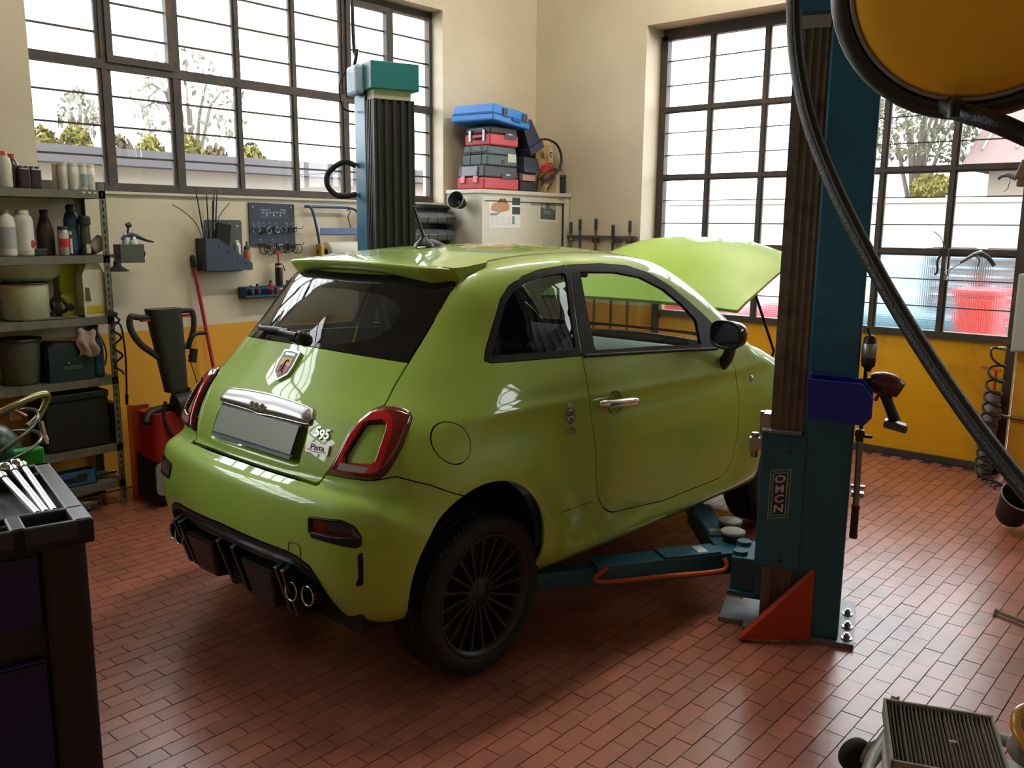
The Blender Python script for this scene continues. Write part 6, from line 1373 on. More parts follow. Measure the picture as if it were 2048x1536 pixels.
# ---- cabinet in the corner
CAB = mat('cream_cabinet_paint', (.58, .56, .45), .42, noise=.03, nscale=4)
t = thing('cabinet', 'tall cream steel cabinet with sliding doors in the corner', 'cabinet', (5.18, 4.85, 0)); Wc, Dc, Hc = 1.125, .40, 1.905
b = MB(); b.bb((0, .03, 0), (Wc, Dc, Hc-.03)); b.bb((0, 0, 0), (.045, .03, Hc-.03)); b.bb((Wc-.07, 0, 0), (Wc, .03, Hc-.03)); b.bb((.045, .0, Hc-.085), (Wc-.07, .03, Hc-.03)); b.bb((.045, 0, 0), (Wc-.07, .03, .06)); b.obj('carcass', CAB, t)
MB().bb((-.012, -.016, Hc-.032), (Wc+.012, Dc, Hc)).obj('cabinet_top', CAB, t, bevel=.005)
for nm, a, c, y in (('sliding_door', .045, .60, .002), ('sliding_door', .58, Wc-.07, .014)): MB().bb((a, y, .06), (c, y+.012, Hc-.088)).obj(nm, CAB, t, bevel=.002)
MB().bb((.03, -.0015, Hc-.092), (Wc-.06, .004, Hc-.084)).obj('door_track', mat('dark_slot', (.04, .038, .03), .7), t); MB().bb((Wc-.085, .001, .06), (Wc-.07, .012, Hc-.09)).obj('door_groove', mat('dark_slot', (.04, .038, .03), .7), t)
MB().bb((Wc-.14, -.0015, Hc-.062), (Wc-.07, .0, Hc-.046)).obj('maker_label', mat('label_grey', (.25, .23, .18), .5), t)
# black cup-shaped nozzle stuck on the cabinet's side
t = thing('exhaust_cup', 'black rubber cup nozzle hung on the left side of the cabinet', 'nozzle', (5.10, 5.03, 1.80), 0); MB().lathe([(0, .035), (.04, .035), (.044, .025), (.068, -.07), (.071, -.073), (.066, -.07), (.04, .02), (0, .02)], 28, (.01, -.0, 0), (.93, .25, -.30)).obj('cup_wall', RUBBER, t); MB().cyl((.0, 0, .0), (.078, .02, .0), .016, n=10).obj('cup_peg', DKGREY, t)
MB().tube([Vector((.01, 0, 0))+frame((.93, .25, -.30)) @ Vector((math.cos(a)*.070, math.sin(a)*.070, -.072)) for a in np.linspace(0, 2*PI, 29)[:-1]], .003, 5, closed=True).obj('cup_lip', mat('grey_lip', (.3, .3, .28), .5), t)
# papers taped on the doors (flat prints)
FX = Matrix(((1, 0, 0), (0, 0, -1), (0, 1, 0)))
t = thing('magazine_page', 'white magazine page with an orange car, taped on the cabinet door', 'page', (5.255, 4.8505, 1.60)); s = MB(FX.to_4x4()); s.add([(0, 0, 0), (.39, .005, 0), (.39, .265, 0), (0, .26, 0)], [(0, 1, 2, 3)]); s.obj('sheet', PAPER, t, solid=.0008)
def flat(name, polys, m, t, z=.0008):
    b = MB(FX.to_4x4())
    for p in polys: b.add([(x, y, z) for x, y in p], [tuple(range(len(p)))])
    return b.obj(name, m, t)
OC = mat('print_orange_car', (.52, .26, .13), .7); GP = mat('print_grey', (.33, .33, .33), .7); DPR = mat('print_dark', (.05, .05, .055), .7); LG = mat('print_light', (.52, .53, .50), .7); TL = mat('print_teal', (.16, .33, .28), .7)
flat('car_picture', [[(.03, .145), (.03, .175), (.06, .20), (.10, .205), (.13, .238), (.20, .24), (.235, .205), (.25, .185), (.25, .155), (.215, .14), (.12, .125)]], OC, t)
flat('car_windows', [[(.105, .207), (.132, .233), (.165, .236), (.16, .208)], [(.17, .208), (.172, .236), (.198, .236), (.222, .207)]], DPR, t, .0012)
flat('car_wheels', [[(.12+.014*math.cos(a), .145+.024*math.sin(a)) for a in np.linspace(0, 2*PI, 13)[:-1]], [(.232+.010*math.cos(a), .162+.02*math.sin(a)) for a in np.linspace(0, 2*PI, 13)[:-1]], [(.035, .150), (.035, .160), (.10, .142), (.10, .132)]], GP, t, .0012)
flat('photo_print', [[(.285, .19), (.385, .19), (.385, .25), (.285, .25)], [(.285, .115), (.385, .115), (.385, .175), (.285, .175)]], DPR, t); flat('teal_print', [[(.285, .035), (.32, .035), (.32, .1), (.285, .1)]], TL, t)
ls = [[(.02, .115), (.13, .115), (.13, .121), (.02, .121)], [(.02, .104), (.10, .104), (.10, .110), (.02, .110)]]
flat('page_heading', ls, DPR, t)
ls = []
for c in range(4):
    for r in range(7): ls.append([(.02+c*.065, .09-r*.01), (.07+c*.065, .09-r*.01), (.07+c*.065, .093-r*.01), (.02+c*.065, .093-r*.01)])
flat('text_columns', ls, LG, t)['kind'] = 'stuff'
t = thing('photo_page', 'dark workshop photograph with white border taped on the right cabinet door', 'photo', (5.91, 4.8625, 1.665)); s = MB(FX.to_4x4()); s.add([(0, 0, 0), (.235, -.005, 0), (.235, .185, 0), (0, .19, 0)], [(0, 1, 2, 3)]); s.obj('sheet', PAPER, t, solid=.0008)
flat('photo_print', [[(.01, .015), (.22, .01), (.222, .165), (.01, .175)]], mat('photo_dark', (.09, .095, .09), .6, noise=.7, nscale=25), t); flat('photo_light', [[(.02, .12), (.08, .10), (.09, .16), (.02, .17)], [(.13, .12), (.21, .09), (.215, .155), (.14, .16)]], GP, t, .0012); flat('photo_light', [[(.05, .06), (.15, .05), (.16, .085), (.06, .09)]], mat('photo_mid', (.17, .18, .17), .7), t, .0012)
# ---- cases and boxes on the cabinet
CT = 1.9065
CRED = mat('case_red', (.48, .035, .045), .42); CBLK = mat('case_charcoal', (.045, .048, .052), .5); CTEAL = mat('case_grey_teal', (.07, .10, .105), .5); CBLUE = mat('case_blue', (.03, .20, .62), .4)
def toolcase(name, label, loc, rz, w, d, h, split, low, up, handle, extras=()):
    t = thing(name, label, 'tool case', loc, rz, 'tool cases stacked on the cabinet')
    MB().box((0, 0, h*split/2), (w, d, h*split), None, (1, 1)).obj('case_base', low, t, bevel=.012); MB().box((0, 0, h*(split+1)/2+.001), (w*.985, d*.985, h*(1-split)-.002), None, (.95, .95)).obj('case_lid', up, t, bevel=.012)
    return t
# local -x face looks towards the camera-left, -y face to the front
a = math.radians(0)
t = toolcase('tool_case', 'large red and charcoal case at the bottom of the stack on the cabinet', (5.40, 4.99, CT), 0, .42, .30, .185, .5, CRED, CBLK, None)
for y in (-.06, .08): MB().box((-.214, y, .075), (.012, .05, .055), (0, .1, 0)).obj('latch', mat('pink_red_latch', (.60, .16, .18), .4), t, bevel=.004)
MB().box((-.207, .01, .14), (.01, .17, .075), (0, .12, 0)).obj('grey_panel', mat('case_grey_panel', (.20, .20, .23), .45), t, bevel=.004); MB().bb((.0, -.1525, .085), (.16, -.1475, .125)).obj('front_plate', CBLK, t, bevel=.002); MB().bb((.05, -.1535, .115), (.10, -.1515, .125)).obj('brand_label', WPRINT, t)
t = toolcase('tool_case', 'grey green ribbed case with white label, second from the bottom of the stack', (5.42, 4.99, CT+.187), 0, .36, .28, .155, .55, CTEAL, CTEAL, None)
for y in (-.07, .05): MB().bb((-.184, y-.002, .01), (-.178, y+.004, .145)).obj('case_rib', CBLK, t)
MB().bb((-.186, -.12, .105), (-.178, .12, .115)).obj('case_rib', CBLK, t); MB().bb((.06, -.1435, .035), (.16, -.139, .10)).obj('white_label', LW, t); MB().bb((-.01, -.144, .02), (.02, -.139, .05)).obj('case_catch', BLACK, t)
t = toolcase('tool_case', 'red and black case with two latches and white lettering, third in the stack', (5.44, 4.99, CT+.344), 0, .34, .28, .15, .6, CRED, CBLK, None)
for y in (-.075, .075): MB().bb((-.18, y-.014, .03), (-.168, y+.014, .12)).obj('latch', SLV, t, bevel=.003)
MB().tube([(-.172, -.045, .055), (-.20, -.03, .05), (-.20, .03, .05), (-.172, .045, .055)], .008, 6).obj('carry_handle', BLACK, t)
for y in (-.03, .04): text_mesh('TIIIOW', .022, WPRINT, 'case_lettering', t, Matrix.Translation((-.1685, y, .125)) @ Matrix(((0, 0, -1, 0), (-1, 0, 0, 0), (0, 1, 0, 0), (0, 0, 0, 1))) @ Matrix.Rotation(-.06, 4, 'X'), .0005)
MB().bb((.0, -.1435, .055), (.14, -.139, .105)).obj('front_plate', CBLK, t, bevel=.002); MB().bb((.04, -.145, .09), (.09, -.143, .10)).obj('brand_label', WPRINT, t)
t = toolcase('tool_case', 'bright blue case lying tilted on top of the stack', (5.43, 4.99, CT+.506), 0, .50, .42, .13, .42, CBLUE, CBLUE, None); t.rotation_euler = (0, .07, .1)
MB().bb((-.252, -.21, .052), (.252, .21, .057)).obj('case_seam', mat('case_blue_dark', (.012, .08, .28), .5), t)
for x in (-.10, .17): MB().bb((x-.03, -.216, .045), (x+.03, -.208, .11)).obj('latch', CBLK, t, bevel=.003)
MB().bb((-.01, -.222, .03), (.11, -.208, .055)).obj('carry_handle', mat('case_blue_dark', (.012, .08, .28), .5), t, bevel=.006)
NV = mat('navy_crate', (.02, .024, .05), .5)
t = thing('parts_crate', 'dark navy plastic crate tilted against the case stack', 'crate', (5.845, 5.0, CT+.395), 0, None, (0, -.45, 0)); MB().box((0, 0, .09), (.17, .26, .20), None, (.75, .85)).obj('crate_body', NV, t, bevel=.008); MB().box((0, 0, -.04), (.19, .28, .06)).obj('crate_rim', mat('navy_rim', (.035, .04, .08), .5), t, bevel=.006)
t = thing('parts_crate', 'second dark navy crate lying under the tilted one', 'crate', (5.81, 5.0, CT+.195), 0, None, (0, .05, 0)); MB().box((0, 0, .035), (.22, .28, .10), None, (.8, .85)).obj('crate_body', NV, t, bevel=.008); MB().box((-.03, -.0, -.02), (.16, .29, .05)).obj('crate_rim', mat('navy_rim', (.035, .04, .08), .5), t, bevel=.006)
t = thing('parts_box', 'black flat box with pink label beside the case stack', 'box', (5.745, 4.98, CT)); MB().bb((-.10, -.12, 0), (.14, .14, .08)).obj('box_body', BLACK, t, bevel=.01); MB().bb((-.09, -.11, .081), (.12, .12, .15)).obj('box_lid', CBLK, t, bevel=.01); MB().bb((-.06, -.117, .088), (.10, -.110, .135)).obj('pink_label', mat('pink_label', (.45, .22, .20), .6), t)
CARD = mat('cardboard', (.40, .28, .14), .8, noise=.08, nscale=12)
def carton(label, loc, rz, w, d, h, flaps, rot=None):
    t = thing('cardboard_box', label, 'box', loc, rz, None, rot); MB().bb((-w/2, -d/2, 0), (w/2, d/2, h)).obj('box_body', CARD, t, bevel=.003)
    for f in flaps: MB().add(f, [(0, 1, 2, 3)]).obj('box_flap', CARD, t, solid=.003)
    return t
t = carton('large cardboard carton with printed tape in the corner on the cabinet', (6.085, 5.09, CT), 0, .24, .26, .40, [[(-.12, -.13, .40), (.12, -.13, .40), (.13, -.05, .48), (-.12, -.05, .47)], [(.12, -.13, .40), (.12, .13, .40), (.14, .1, .47), (.135, -.1, .46)]])
MB().bb((.06, -.1318, .0), (.115, -.1302, .395)).obj('printed_tape', mat('pale_tape', (.52, .44, .30), .6), t); 
for i in range(4): MB().tube([(.087+math.cos(a)*.016, -.1325, .06+i*.09+math.sin(a)*.02) for a in np.linspace(.5, 5.6, 12)], .004, 5).obj('tape_print', INK, t)
MB().bb((-.04, -.132, .30), (-.035, -.1305, .35)).bb((-.015, -.132, .30), (-.01, -.1305, .35)).bb((-.045, -.132, .295), (-.003, -.1305, .30)).obj('arrow_print', mat('brown_print', (.10, .06, .03), .7), t)
t = carton('cardboard carton leaning against the right wall on the cabinet', (6.243, 4.985, CT), .0, .07, .14, .30, [])
MB().bb((-.02, -.0725, .20), (-.014, -.0705, .27)).bb((.008, -.0725, .20), (.014, -.0705, .27)).bb((-.026, -.0725, .192), (.02, -.0705, .2)).obj('arrow_print', INK, t)
t = carton('small low cardboard carton in front on the cabinet', (6.075, 4.895, CT), .02, .22, .07, .165, []); MB().bb((.05, -.0368, 0), (.09, -.0355, .16)).obj('printed_tape', mat('pale_tape', (.52, .44, .30), .6), t)
t = thing('red_case', 'small red plastic case with handle on the low carton', 'case', (6.05, 4.895, CT+.1665)); MB().prism([(-.09, 0), (.09, 0), (.05, .065), (-.05, .065)], .05, FX, (0, .025, 0)).obj('case_body', mat('bright_red_case', (.50, .03, .035), .45), t, bevel=.006); MB().tube([(-.03, 0, .062), (-.025, 0, .085), (.025, 0, .085), (.03, 0, .062)], .006, 6).obj('carry_handle', REDP, t)
t = thing('belt_loop', 'black rubber belt loop hanging over the cardboard cartons', 'belt', (5.97, 4.835, CT)); MB().tube([(-.06, .08, .43), (.02, .02, .44), (.13, -.0, .40), (.18, -.01, .30), (.15, -.01, .20), (.05, -.0, .12), (-.06, .02, .10), (-.02, -.01, .16), (.10, -.015, .20), (.06, -.015, .10), (0, -.01, .025)], .010, 8, sub=5).obj('belt', BLACK, t)
t = thing('black_can', 'small dark can at the right front corner of the cabinet top', 'can', (6.225, 4.87, CT)); MB().lathe([(0, 0), (.03, 0), (.032, .006), (.032, .13)], 16).obj('can_body', mat('blue_black', (.015, .025, .035), .5), t); MB().lathe([(.032, .13), (.034, .135), (.034, .155), (0, .157)], 16).obj('can_lid', BLACK, t)
# ---- tool rail on the right wall
t = thing('tool_rail', 'narrow dark rail with clips on the right wall beside the cabinet', 'rail', (XW, 4.52, 1.53)); MB().bb((-.03, -.40, 0), (-.002, .36, .012)).bb((-.034, -.40, -.012), (-.03, .36, .016)).obj('rail', mat('rusty_rail', (.09, .06, .045), .55), t)
for y in (.02, -.20, -.33): MB().bb((-.036, y-.04, -.045), (-.03, y+.04, -.005)).obj('rail_clip', DKGREY, t)
BRZ = mat('brown_steel_rod', (.16, .085, .05), .45, metal=.4)
for i, (y, z1, z0_, m_, lb_) in enumerate(((4.80, 1.66, .62, mat('grey_rod', (.13, .12, .10), .45), 'short grey rod, first from the left on the wall rail'), (4.70, 1.685, .60, mat('violet_rod', (.06, .05, .20), .45), 'rod with violet shaft hanging on the wall rail'), (4.53, 1.69, .58, BRZ, 'long brown steel rod with fat end hanging on the wall rail'), (4.35, 1.64, .62, mat('dark_brown_rod', (.05, .03, .025), .45), 'dark brown rod with collar hanging on the wall rail'), (4.18, 1.675, .60, BRZ, 'brown steel rod, last on the right of the wall rail'))):
    t = thing('tyre_lever', lb_, 'tool', (XW-.045, y, z0_)); L = z1-z0_
    MB().cyl((0, 0, 0), (0, 0, L), .0105, n=10).obj('shaft', m_, t); MB().lathe([(.011, L-.10), (.015, L-.09), (.015, L-.01), (.011, L), (0, L)], 10).obj('rod_head', DKGREY, t); MB().lathe([(.011, L-.17), (.016, L-.165), (.016, L-.15), (.011, L-.145)], 10).obj('collar', m_, t)
# ---------------------------------------------------------------- right edge: gate fittings, air hose, air guns
t = thing('air_gun', 'air blow gun with long thin nozzle hanging in front of the right window', 'air gun', (6.36, 1.56, 1.43)); AG = mat('gunmetal', (.20, .20, .20), .35, metal=.7)
MB().tube([(0, .16, -.09), (0, .06, -.02), (0, -.02, .03)], .0045, 6).obj('nozzle_tube', STEEL, t); MB().tube([(0, .07, -.02), (0, -.01, .035), (0, -.055, .05)], lambda q: .008+.008*q, 8).obj('gun_body', AG, t); MB().tube([(0, -.04, .045), (0, -.09, .02), (0, -.135, -.035)], lambda q: .016-.003*q, 8, sub=3).obj('gun_grip', DKGREY, t); MB().tube([(0, -.02, .03), (0, -.045, -.0), (0, -.035, -.045)], .006, 6, sub=3).obj('gun_trigger', AG, t)
t = thing('window_hook', 'black latch hook with small chain on the window bar beside the air gun', 'hook', (6.49, 1.765, 1.47)); MB().box((-.01, 0, 0), (.03, .055, .055)).tube([(-.02, .02, -.02), (-.025, .035, -.06), (-.025, .03, -.13), (-.025, .045, -.15)], .008, 6, sub=3).obj('latch_body', BLACK, t); MB().tube([(-.02, .0, .03), (-.02, .03, .10), (-.02, .08, .14)], .003, 5, sub=3).obj('wire', DKGREY, t); MB().tube([(-.02, -.02, -.02), (-.022, -.02, -.10), (-.022, -.025, -.15)], .006, 5).box((-.022, -.025, -.17), (.012, .02, .03)).obj('chain', STEEL, t)
RUST = mat('rusty_brown', (.16, .075, .045), .6, noise=.25)
t = thing('hose_nozzle', 'rusty brown nozzle block hanging at the right picture edge', 'nozzle', (5.2, 1.075, 1.905)); MB().box((0, 0, .02), (.05, .05, .10), (.3, 0, 0)).box((0, .0, -.045), (.045, .05, .035)).obj('nozzle_block', RUST, t, bevel=.008); MB().cyl((0, -.01, .06), (.0, -.02, .16), .013, n=10).obj('supply_pipe', mat('brass_pipe', (.45, .36, .18), .35, metal=.6), t); MB().tube([(0, .03, -.02), (0, .07, .0), (0, .10, -.005), (0, .115, -.02)], lambda q: .014-.006*q, 8).obj('grey_lever', GREY, t); MB().tube([(0, .06, -.02), (0, .065, -.07), (0, .085, -.085)], .003, 5).obj('spring_wire', STEEL, t); MB().cyl((0, -.02, .15), (0, -.02, 2.45), .006, n=8).obj('drop_pipe', DKGREY, t)
t = thing('air_pipe', 'thin brass coloured air pipe along the yellow right wall', 'pipe', (6.42, 1.26, .41)); MB().tube([(0, .07, .01), (0, .0, 0), (0, -.5, 0)], .011, 8).cyl((0, .06, -.02), (0, .06, .05), .016, n=10).obj('pipe_run', mat('dull_brass', (.22, .19, .09), .35, metal=.8), t); MB().box((-.01, .075, .02), (.04, .03, .03)).obj('pipe_valve', mat('brass_valve', (.45, .33, .08), .35, metal=.7), t)
t = thing('drain_tube', 'grey plastic tube standing against the yellow gate, orange stick inside', 'tube', (6.475, 1.385, 0)); MB().lathe([(.05, 0), (.05, .55), (.046, .55), (.046, .02)], 20).obj('tube_wall', mat('dull_grey_tube', (.14, .12, .11), .6), t)
t = thing('orange_squeegee', 'orange squeegee stick standing in the grey tube', 'squeegee', (6.475, 1.385, .02)); MB().cyl((0, 0, 0), (0, -.01, .69), .012, n=8).obj('stick', mat('orange_stick', (.5, .10, .02), .5), t); MB().box((0, .02, .69), (.02, .12, .016), (.1, 0, 0)).obj('squeegee_head', mat('orange_stick', (.5, .10, .02), .5), t)
t = thing('spiral_air_hose', 'black spiral air hose hanging down the gate post to the floor', 'air hose', (6.40, 1.36, .86))
pts = [(0, -.02, 0), (0, .03, .0)]; 
for i in range(150):
    s = i/149; a = i/150*2*PI*17; zz = -.02-.86*min(1, s/.72)**.75 if s < .72 else -.88+.02*math.sin((s-.72)*9)
    off = max(0, s-.66); pts.append((-.05-.9*off-math.sin(a)*.035, -.02+.02*math.sin(PI*s)-.55*off+math.cos(a)*.05*(1-.3*off), zz+.02*math.cos(a+1)+(.08 if off > 0 else 0)*0))
MB().tube(pts, .008, 6, sub=2).obj('hose_coil', BLACK, t); MB().cyl((.03, -.04, .0), (0, .0, .0), .012, n=8).obj('hose_fitting', STEEL, t)
t = thing('exhaust_cup', 'black cup shaped nozzle standing on the floor at the right edge', 'nozzle', (5.30, .985, .06), 0, None, (.35, -.5, 0)); MB().lathe([(0, 0), (.06, 0), (.075, .02), (.098, .19), (.104, .195), (.096, .19), (.072, .03), (0, .02)], 28).obj('cup_wall', RUBBER, t); MB().tube([(math.cos(a)*.1, math.sin(a)*.1, .195) for a in np.linspace(0, 2*PI, 29)[:-1]], .004, 5, closed=True).obj('cup_lip', mat('grey_lip', (.3, .3, .28), .5), t)
t = thing('wall_box', 'pale grey electric box on the right wall at the picture edge', 'box', (6.42, 1.19, .85)); MB().bb((-.06, -.16, 0), (.018, .09, .50)).obj('box_body', mat('pale_grey_box', (.40, .42, .40), .5), t, bevel=.006); MB().bb((-.066, -.15, .01), (-.06, .08, .49)).obj('box_lid', mat('pale_grey_lid', (.44, .46, .44), .5), t, bevel=.003)
# ---------------------------------------------------------------- bottom right: cart with a dirty cabin filter
FR_ = mat('filter_frame_grey', (.26, .25, .22), .8, noise=.15); PL = mat('dusty_filter_paper', (.27, .235, .175), .9, noise=.25, nscale=60)
CX, CY, CZ = 2.43, .545, .30
FM = Matrix.Translation((2.265, .49, .30)) @ Matrix.Rotation(math.radians(-70), 4, 'Z')
cart = thing('tool_dolly', 'low steel dolly on a black caster, carrying the dirty filter', 'dolly', (2.3, .5, 0))
GMET = mat('dirty_galvanised', (.30, .29, .26), .45, metal=.5, noise=.3, nscale=30)
def rel(p, o): return (p[0]-o[0], p[1]-o[1], p[2]-o[2])
O = (2.3, .5, 0)
MB().lathe([(0, -.02), (.044, -.02), (.053, -.014), (.055, 0), (.053, .014), (.044, .02), (0, .02)], 24, rel((2.51, .797, .055), O), (.6, .8, 0)).obj('caster_wheel', RUBBER, cart)
MB().lathe([(0, -.02), (.02, -.02), (.02, .02), (0, .02)], 14, rel((2.51, .797, .055), O), (.6, .8, 0)).obj('caster_hub', DKGREY, cart)
MB().tube([rel((2.50, .775, .055), O), rel((2.48, .75, .12), O), rel((2.46, .71, .165), O)], .012, 6).obj('caster_fork', GMET, cart)
MB().tube([rel((2.12, .66, .16), O), rel((2.35, .70, .17), O), rel((2.62, .70, .20), O)], .02, 10).obj('side_tube', GMET, cart); MB().tube([rel((2.10, .30, .16), O), rel((2.40, .30, .17), O), rel((2.64, .36, .20), O)], .02, 10).obj('side_tube', GMET, cart)
MB().tube([rel((2.60, .73, .20), O), rel((2.62, .5, .21), O), rel((2.63, .3, .2), O)], .018, 10).obj('cross_tube', GMET, cart)
MB().box(rel((2.62, .735, .205), O), (.03, .02, .045), (0, .4, 0)).obj('tube_clamp', STEEL, cart, bevel=.003)
MB().bb(rel((2.05, .30, .20), O), rel((2.52, .66, .215), O)).obj('dolly_deck', GMET, cart, bevel=.003)
for x, y in ((2.12, .34), (2.12, .64), (2.5, .33)): MB().lathe([(0, -.015), (.04, -.015), (.045, 0), (.04, .015), (0, .015)], 18, rel((x, y, .046), O), (1, 0, 0)).obj('caster_wheel', RUBBER, cart); MB().cyl(rel((x, y, .08), O), rel((x, y, .2), O), .012, n=8).obj('caster_fork', GMET, cart)
t = thing('white_box', 'dirty white carton under the cabin filter', 'box', (2.26, .49, .217), math.radians(-70)); MB().bb((-.15, -.14, 0), (.13, .10, .055)).obj('box_body', mat('dirty_white_card', (.45, .45, .42), .7, noise=.15), t, bevel=.004); MB().bb((-.152, -.142, .045), (.132, .102, .06)).obj('box_lid', mat('dirty_white_card', (.45, .45, .42), .7), t, bevel=.003)
# cabin filter: frame plus pleats
t = thing('cabin_filter', 'dusty pleated cabin air filter lying on the dolly, bottom right', 'filter', (2.29, .515, .290), math.radians(-67.5)); t.rotation_euler = (0.06, 0, math.radians(-67.5))
w_, l_, h_ = .27, .28, .05
b = MB(); b.bb((-w_/2, -l_/2, 0), (-w_/2+.006, l_/2, h_)); b.bb((w_/2-.006, -l_/2, 0), (w_/2, l_/2, h_)); b.bb((-w_/2, -l_/2, 0), (w_/2, -l_/2+.006, h_)); b.bb((-w_/2, l_/2-.006, 0), (w_/2, l_/2, h_)); b.obj('filter_frame', FR_, t)
n_ = 26
for i in range(n_):
    x = -w_/2+.008+(w_-.016)*(i+.5)/n_; p = .0021
    if i == 0:
        b = MB(); zz = [rnd.uniform(-.001, .001) for _ in range(7)]
        b.add([(-p, -l_/2+.006, .006), (0, -l_/2+.006, h_-.004), (p, -l_/2+.006, .006), (-p, l_/2-.006, .006), (0, l_/2-.006, h_-.004), (p, l_/2-.006, .006)], [(0, 1, 4, 3), (1, 2, 5, 4)]); pl0 = b.obj('pleat', PL, t); pl0.location = (x, 0, 0)
    else:
        c = pl0.copy(); COL.objects.link(c); c.parent = t; c.location = (x, 0, rnd.uniform(-.002, .001)); c.rotation_euler = (0, rnd.uniform(-.03, .03), rnd.uniform(-.006, .006))
MB().bb((-w_/2, -l_/2, 0), (w_/2, l_/2, .004)).obj('filter_back', mat('filter_gap_shade', (.045, .038, .028), .95), t)  # dark backing colour paints the shade in the gaps between pleats
MB().ball((.02, -.01, h_-.002), (.012, .006, .003), 8, 6).obj('dust_clump', mat('dust', (.4, .38, .34), .9), t)
t = thing('brown_ring', 'glossy brown rubber ring lying at the right picture edge', 'ring', (2.46, .32, .345), 0, None, (.5, -.35, 0)); b = MB().tube([(math.cos(a)*.075, math.sin(a)*.075, 0) for a in np.linspace(0, 2*PI, 37)[:-1]], .014, 12, closed=True); b.obj('ring_body', mat('amber_rubber', (.42, .20, .035), .25, coat=.5), t)
MB().lathe([(.06, -.03), (.045, -.10), (.02, -.12)], 20).obj('ring_sleeve', mat('clear_plastic', (.5, .5, .48), .25), t)
t = thing('spring_strut', 'grey metal strut with black rubber boot at the right picture edge', 'car part', (2.62, .36, .215)); MB().lathe([(0, 0), (.05, 0), (.05, .10), (.03, .13)], 20).obj('strut_foot', GMET, t); MB().tube([(0, 0, .12), (.01, -.01, .25), (.05, -.03, .36)], lambda q: .03+.01*math.sin(q*9), 12, sub=6).obj('rubber_boot', RUBBER, t)
t = thing('metal_bracket', 'crumpled grey metal bracket beside the filter, bottom right', 'car part', (2.18, .335, .217)); MB().tube([(0, -.02, .01), (.06, 0, .02), (.10, -.01, .06), (.16, -.02, .05)], lambda q: .018-.006*q, 8, sub=3).box((.05, .01, .025), (.10, .05, .04), (.2, .1, .3)).obj('bracket', GMET, t, bevel=.004); MB().cyl((.02, .01, .03), (.02, .01, .07), .02, n=12).obj('bushing', RUBBER, t)
t = thing('chrome_tube', 'end of a chrome tube poking in at the right picture edge', 'tube', (3.05, .56, .40)); MB().cyl((0, .012, .0), (.02, -.25, -.05), .014, n=12).obj('tube_wall', CHROME, t); MB().cyl((0, .018, .001), (.001, .006, -.001), .0165, n=12).obj('tube_end', STEEL, t); MB().cyl((.02, -.25, -.4), (.02, -.25, -.03), .012, n=10).obj('stand_tube', GMET, t)
# spray cans standing on the floor in front of the trolley
for i, (x, y, m_, cp_, lb_) in enumerate(((.60, 1.72, SLV, WHITE, 'silver spray can with white nozzle at the bottom left corner'), (.665, 1.69, mat('blue_white_can', (.12, .2, .35), .4), mat('yellow_nozzle', (.5, .33, .02), .45), 'spray can with yellow nozzle in front of the trolley'))):
    t = thing('spray_can', lb_, 'spray can', (x, y, .003), 0); z_ = 0
    MB().lathe([(0, 0), (.031, 0), (.033, .006), (.033, .17), (.029, .185), (.014, .193)], 20).obj('can_body', m_, t); MB().lathe([(.014, .19), (.014, .205), (.010, .22), (0, .222)], 14).obj('nozzle', cp_, t)
t = None
# ---------------------------------------------------------------- outside: yard, hedge, trees, roofs, parked cars seen through the panes
def ext(name, m, build, kind='structure', **k):
    b = MB(); build(b); o = b.obj(name, m); o['kind'] = kind; return o
ext('ground', mat('yard_gravel', (.22, .21, .19), .9, noise=.15, nscale=2), lambda b: b.bb((6.8, -14, -.3), (40, 40, -.05)).bb((-20, 5.5, -.3), (6.8, 40, -.05)))
YW = mat('yard_wall_grey', (.085, .085, .10), .8, noise=.1, nscale=1.5); YB = mat('yard_wall_brown', (.13, .10, .085), .8); YWH = mat('yard_wall_white', (.40, .39, .38), .8)
w_ = thing('yard_wall', 'long low grey yard building with flat roof edge outside the long window', 'building', (2.0, 9.0, 0)); 
MB().bb((-8, 0, -.05), (9, .25, 1.75)).obj('wall_base', YW, w_); MB().bb((-8, -.03, 1.75), (9, .25, 1.92)).obj('brown_band', YB, w_); MB().bb((-8, -.05, 1.92), (9, .25, 2.17)).obj('white_band', YWH, w_); MB().bb((-8, -.30, 2.17), (9, .5, 2.33)).obj('roof_edge', YW, w_)
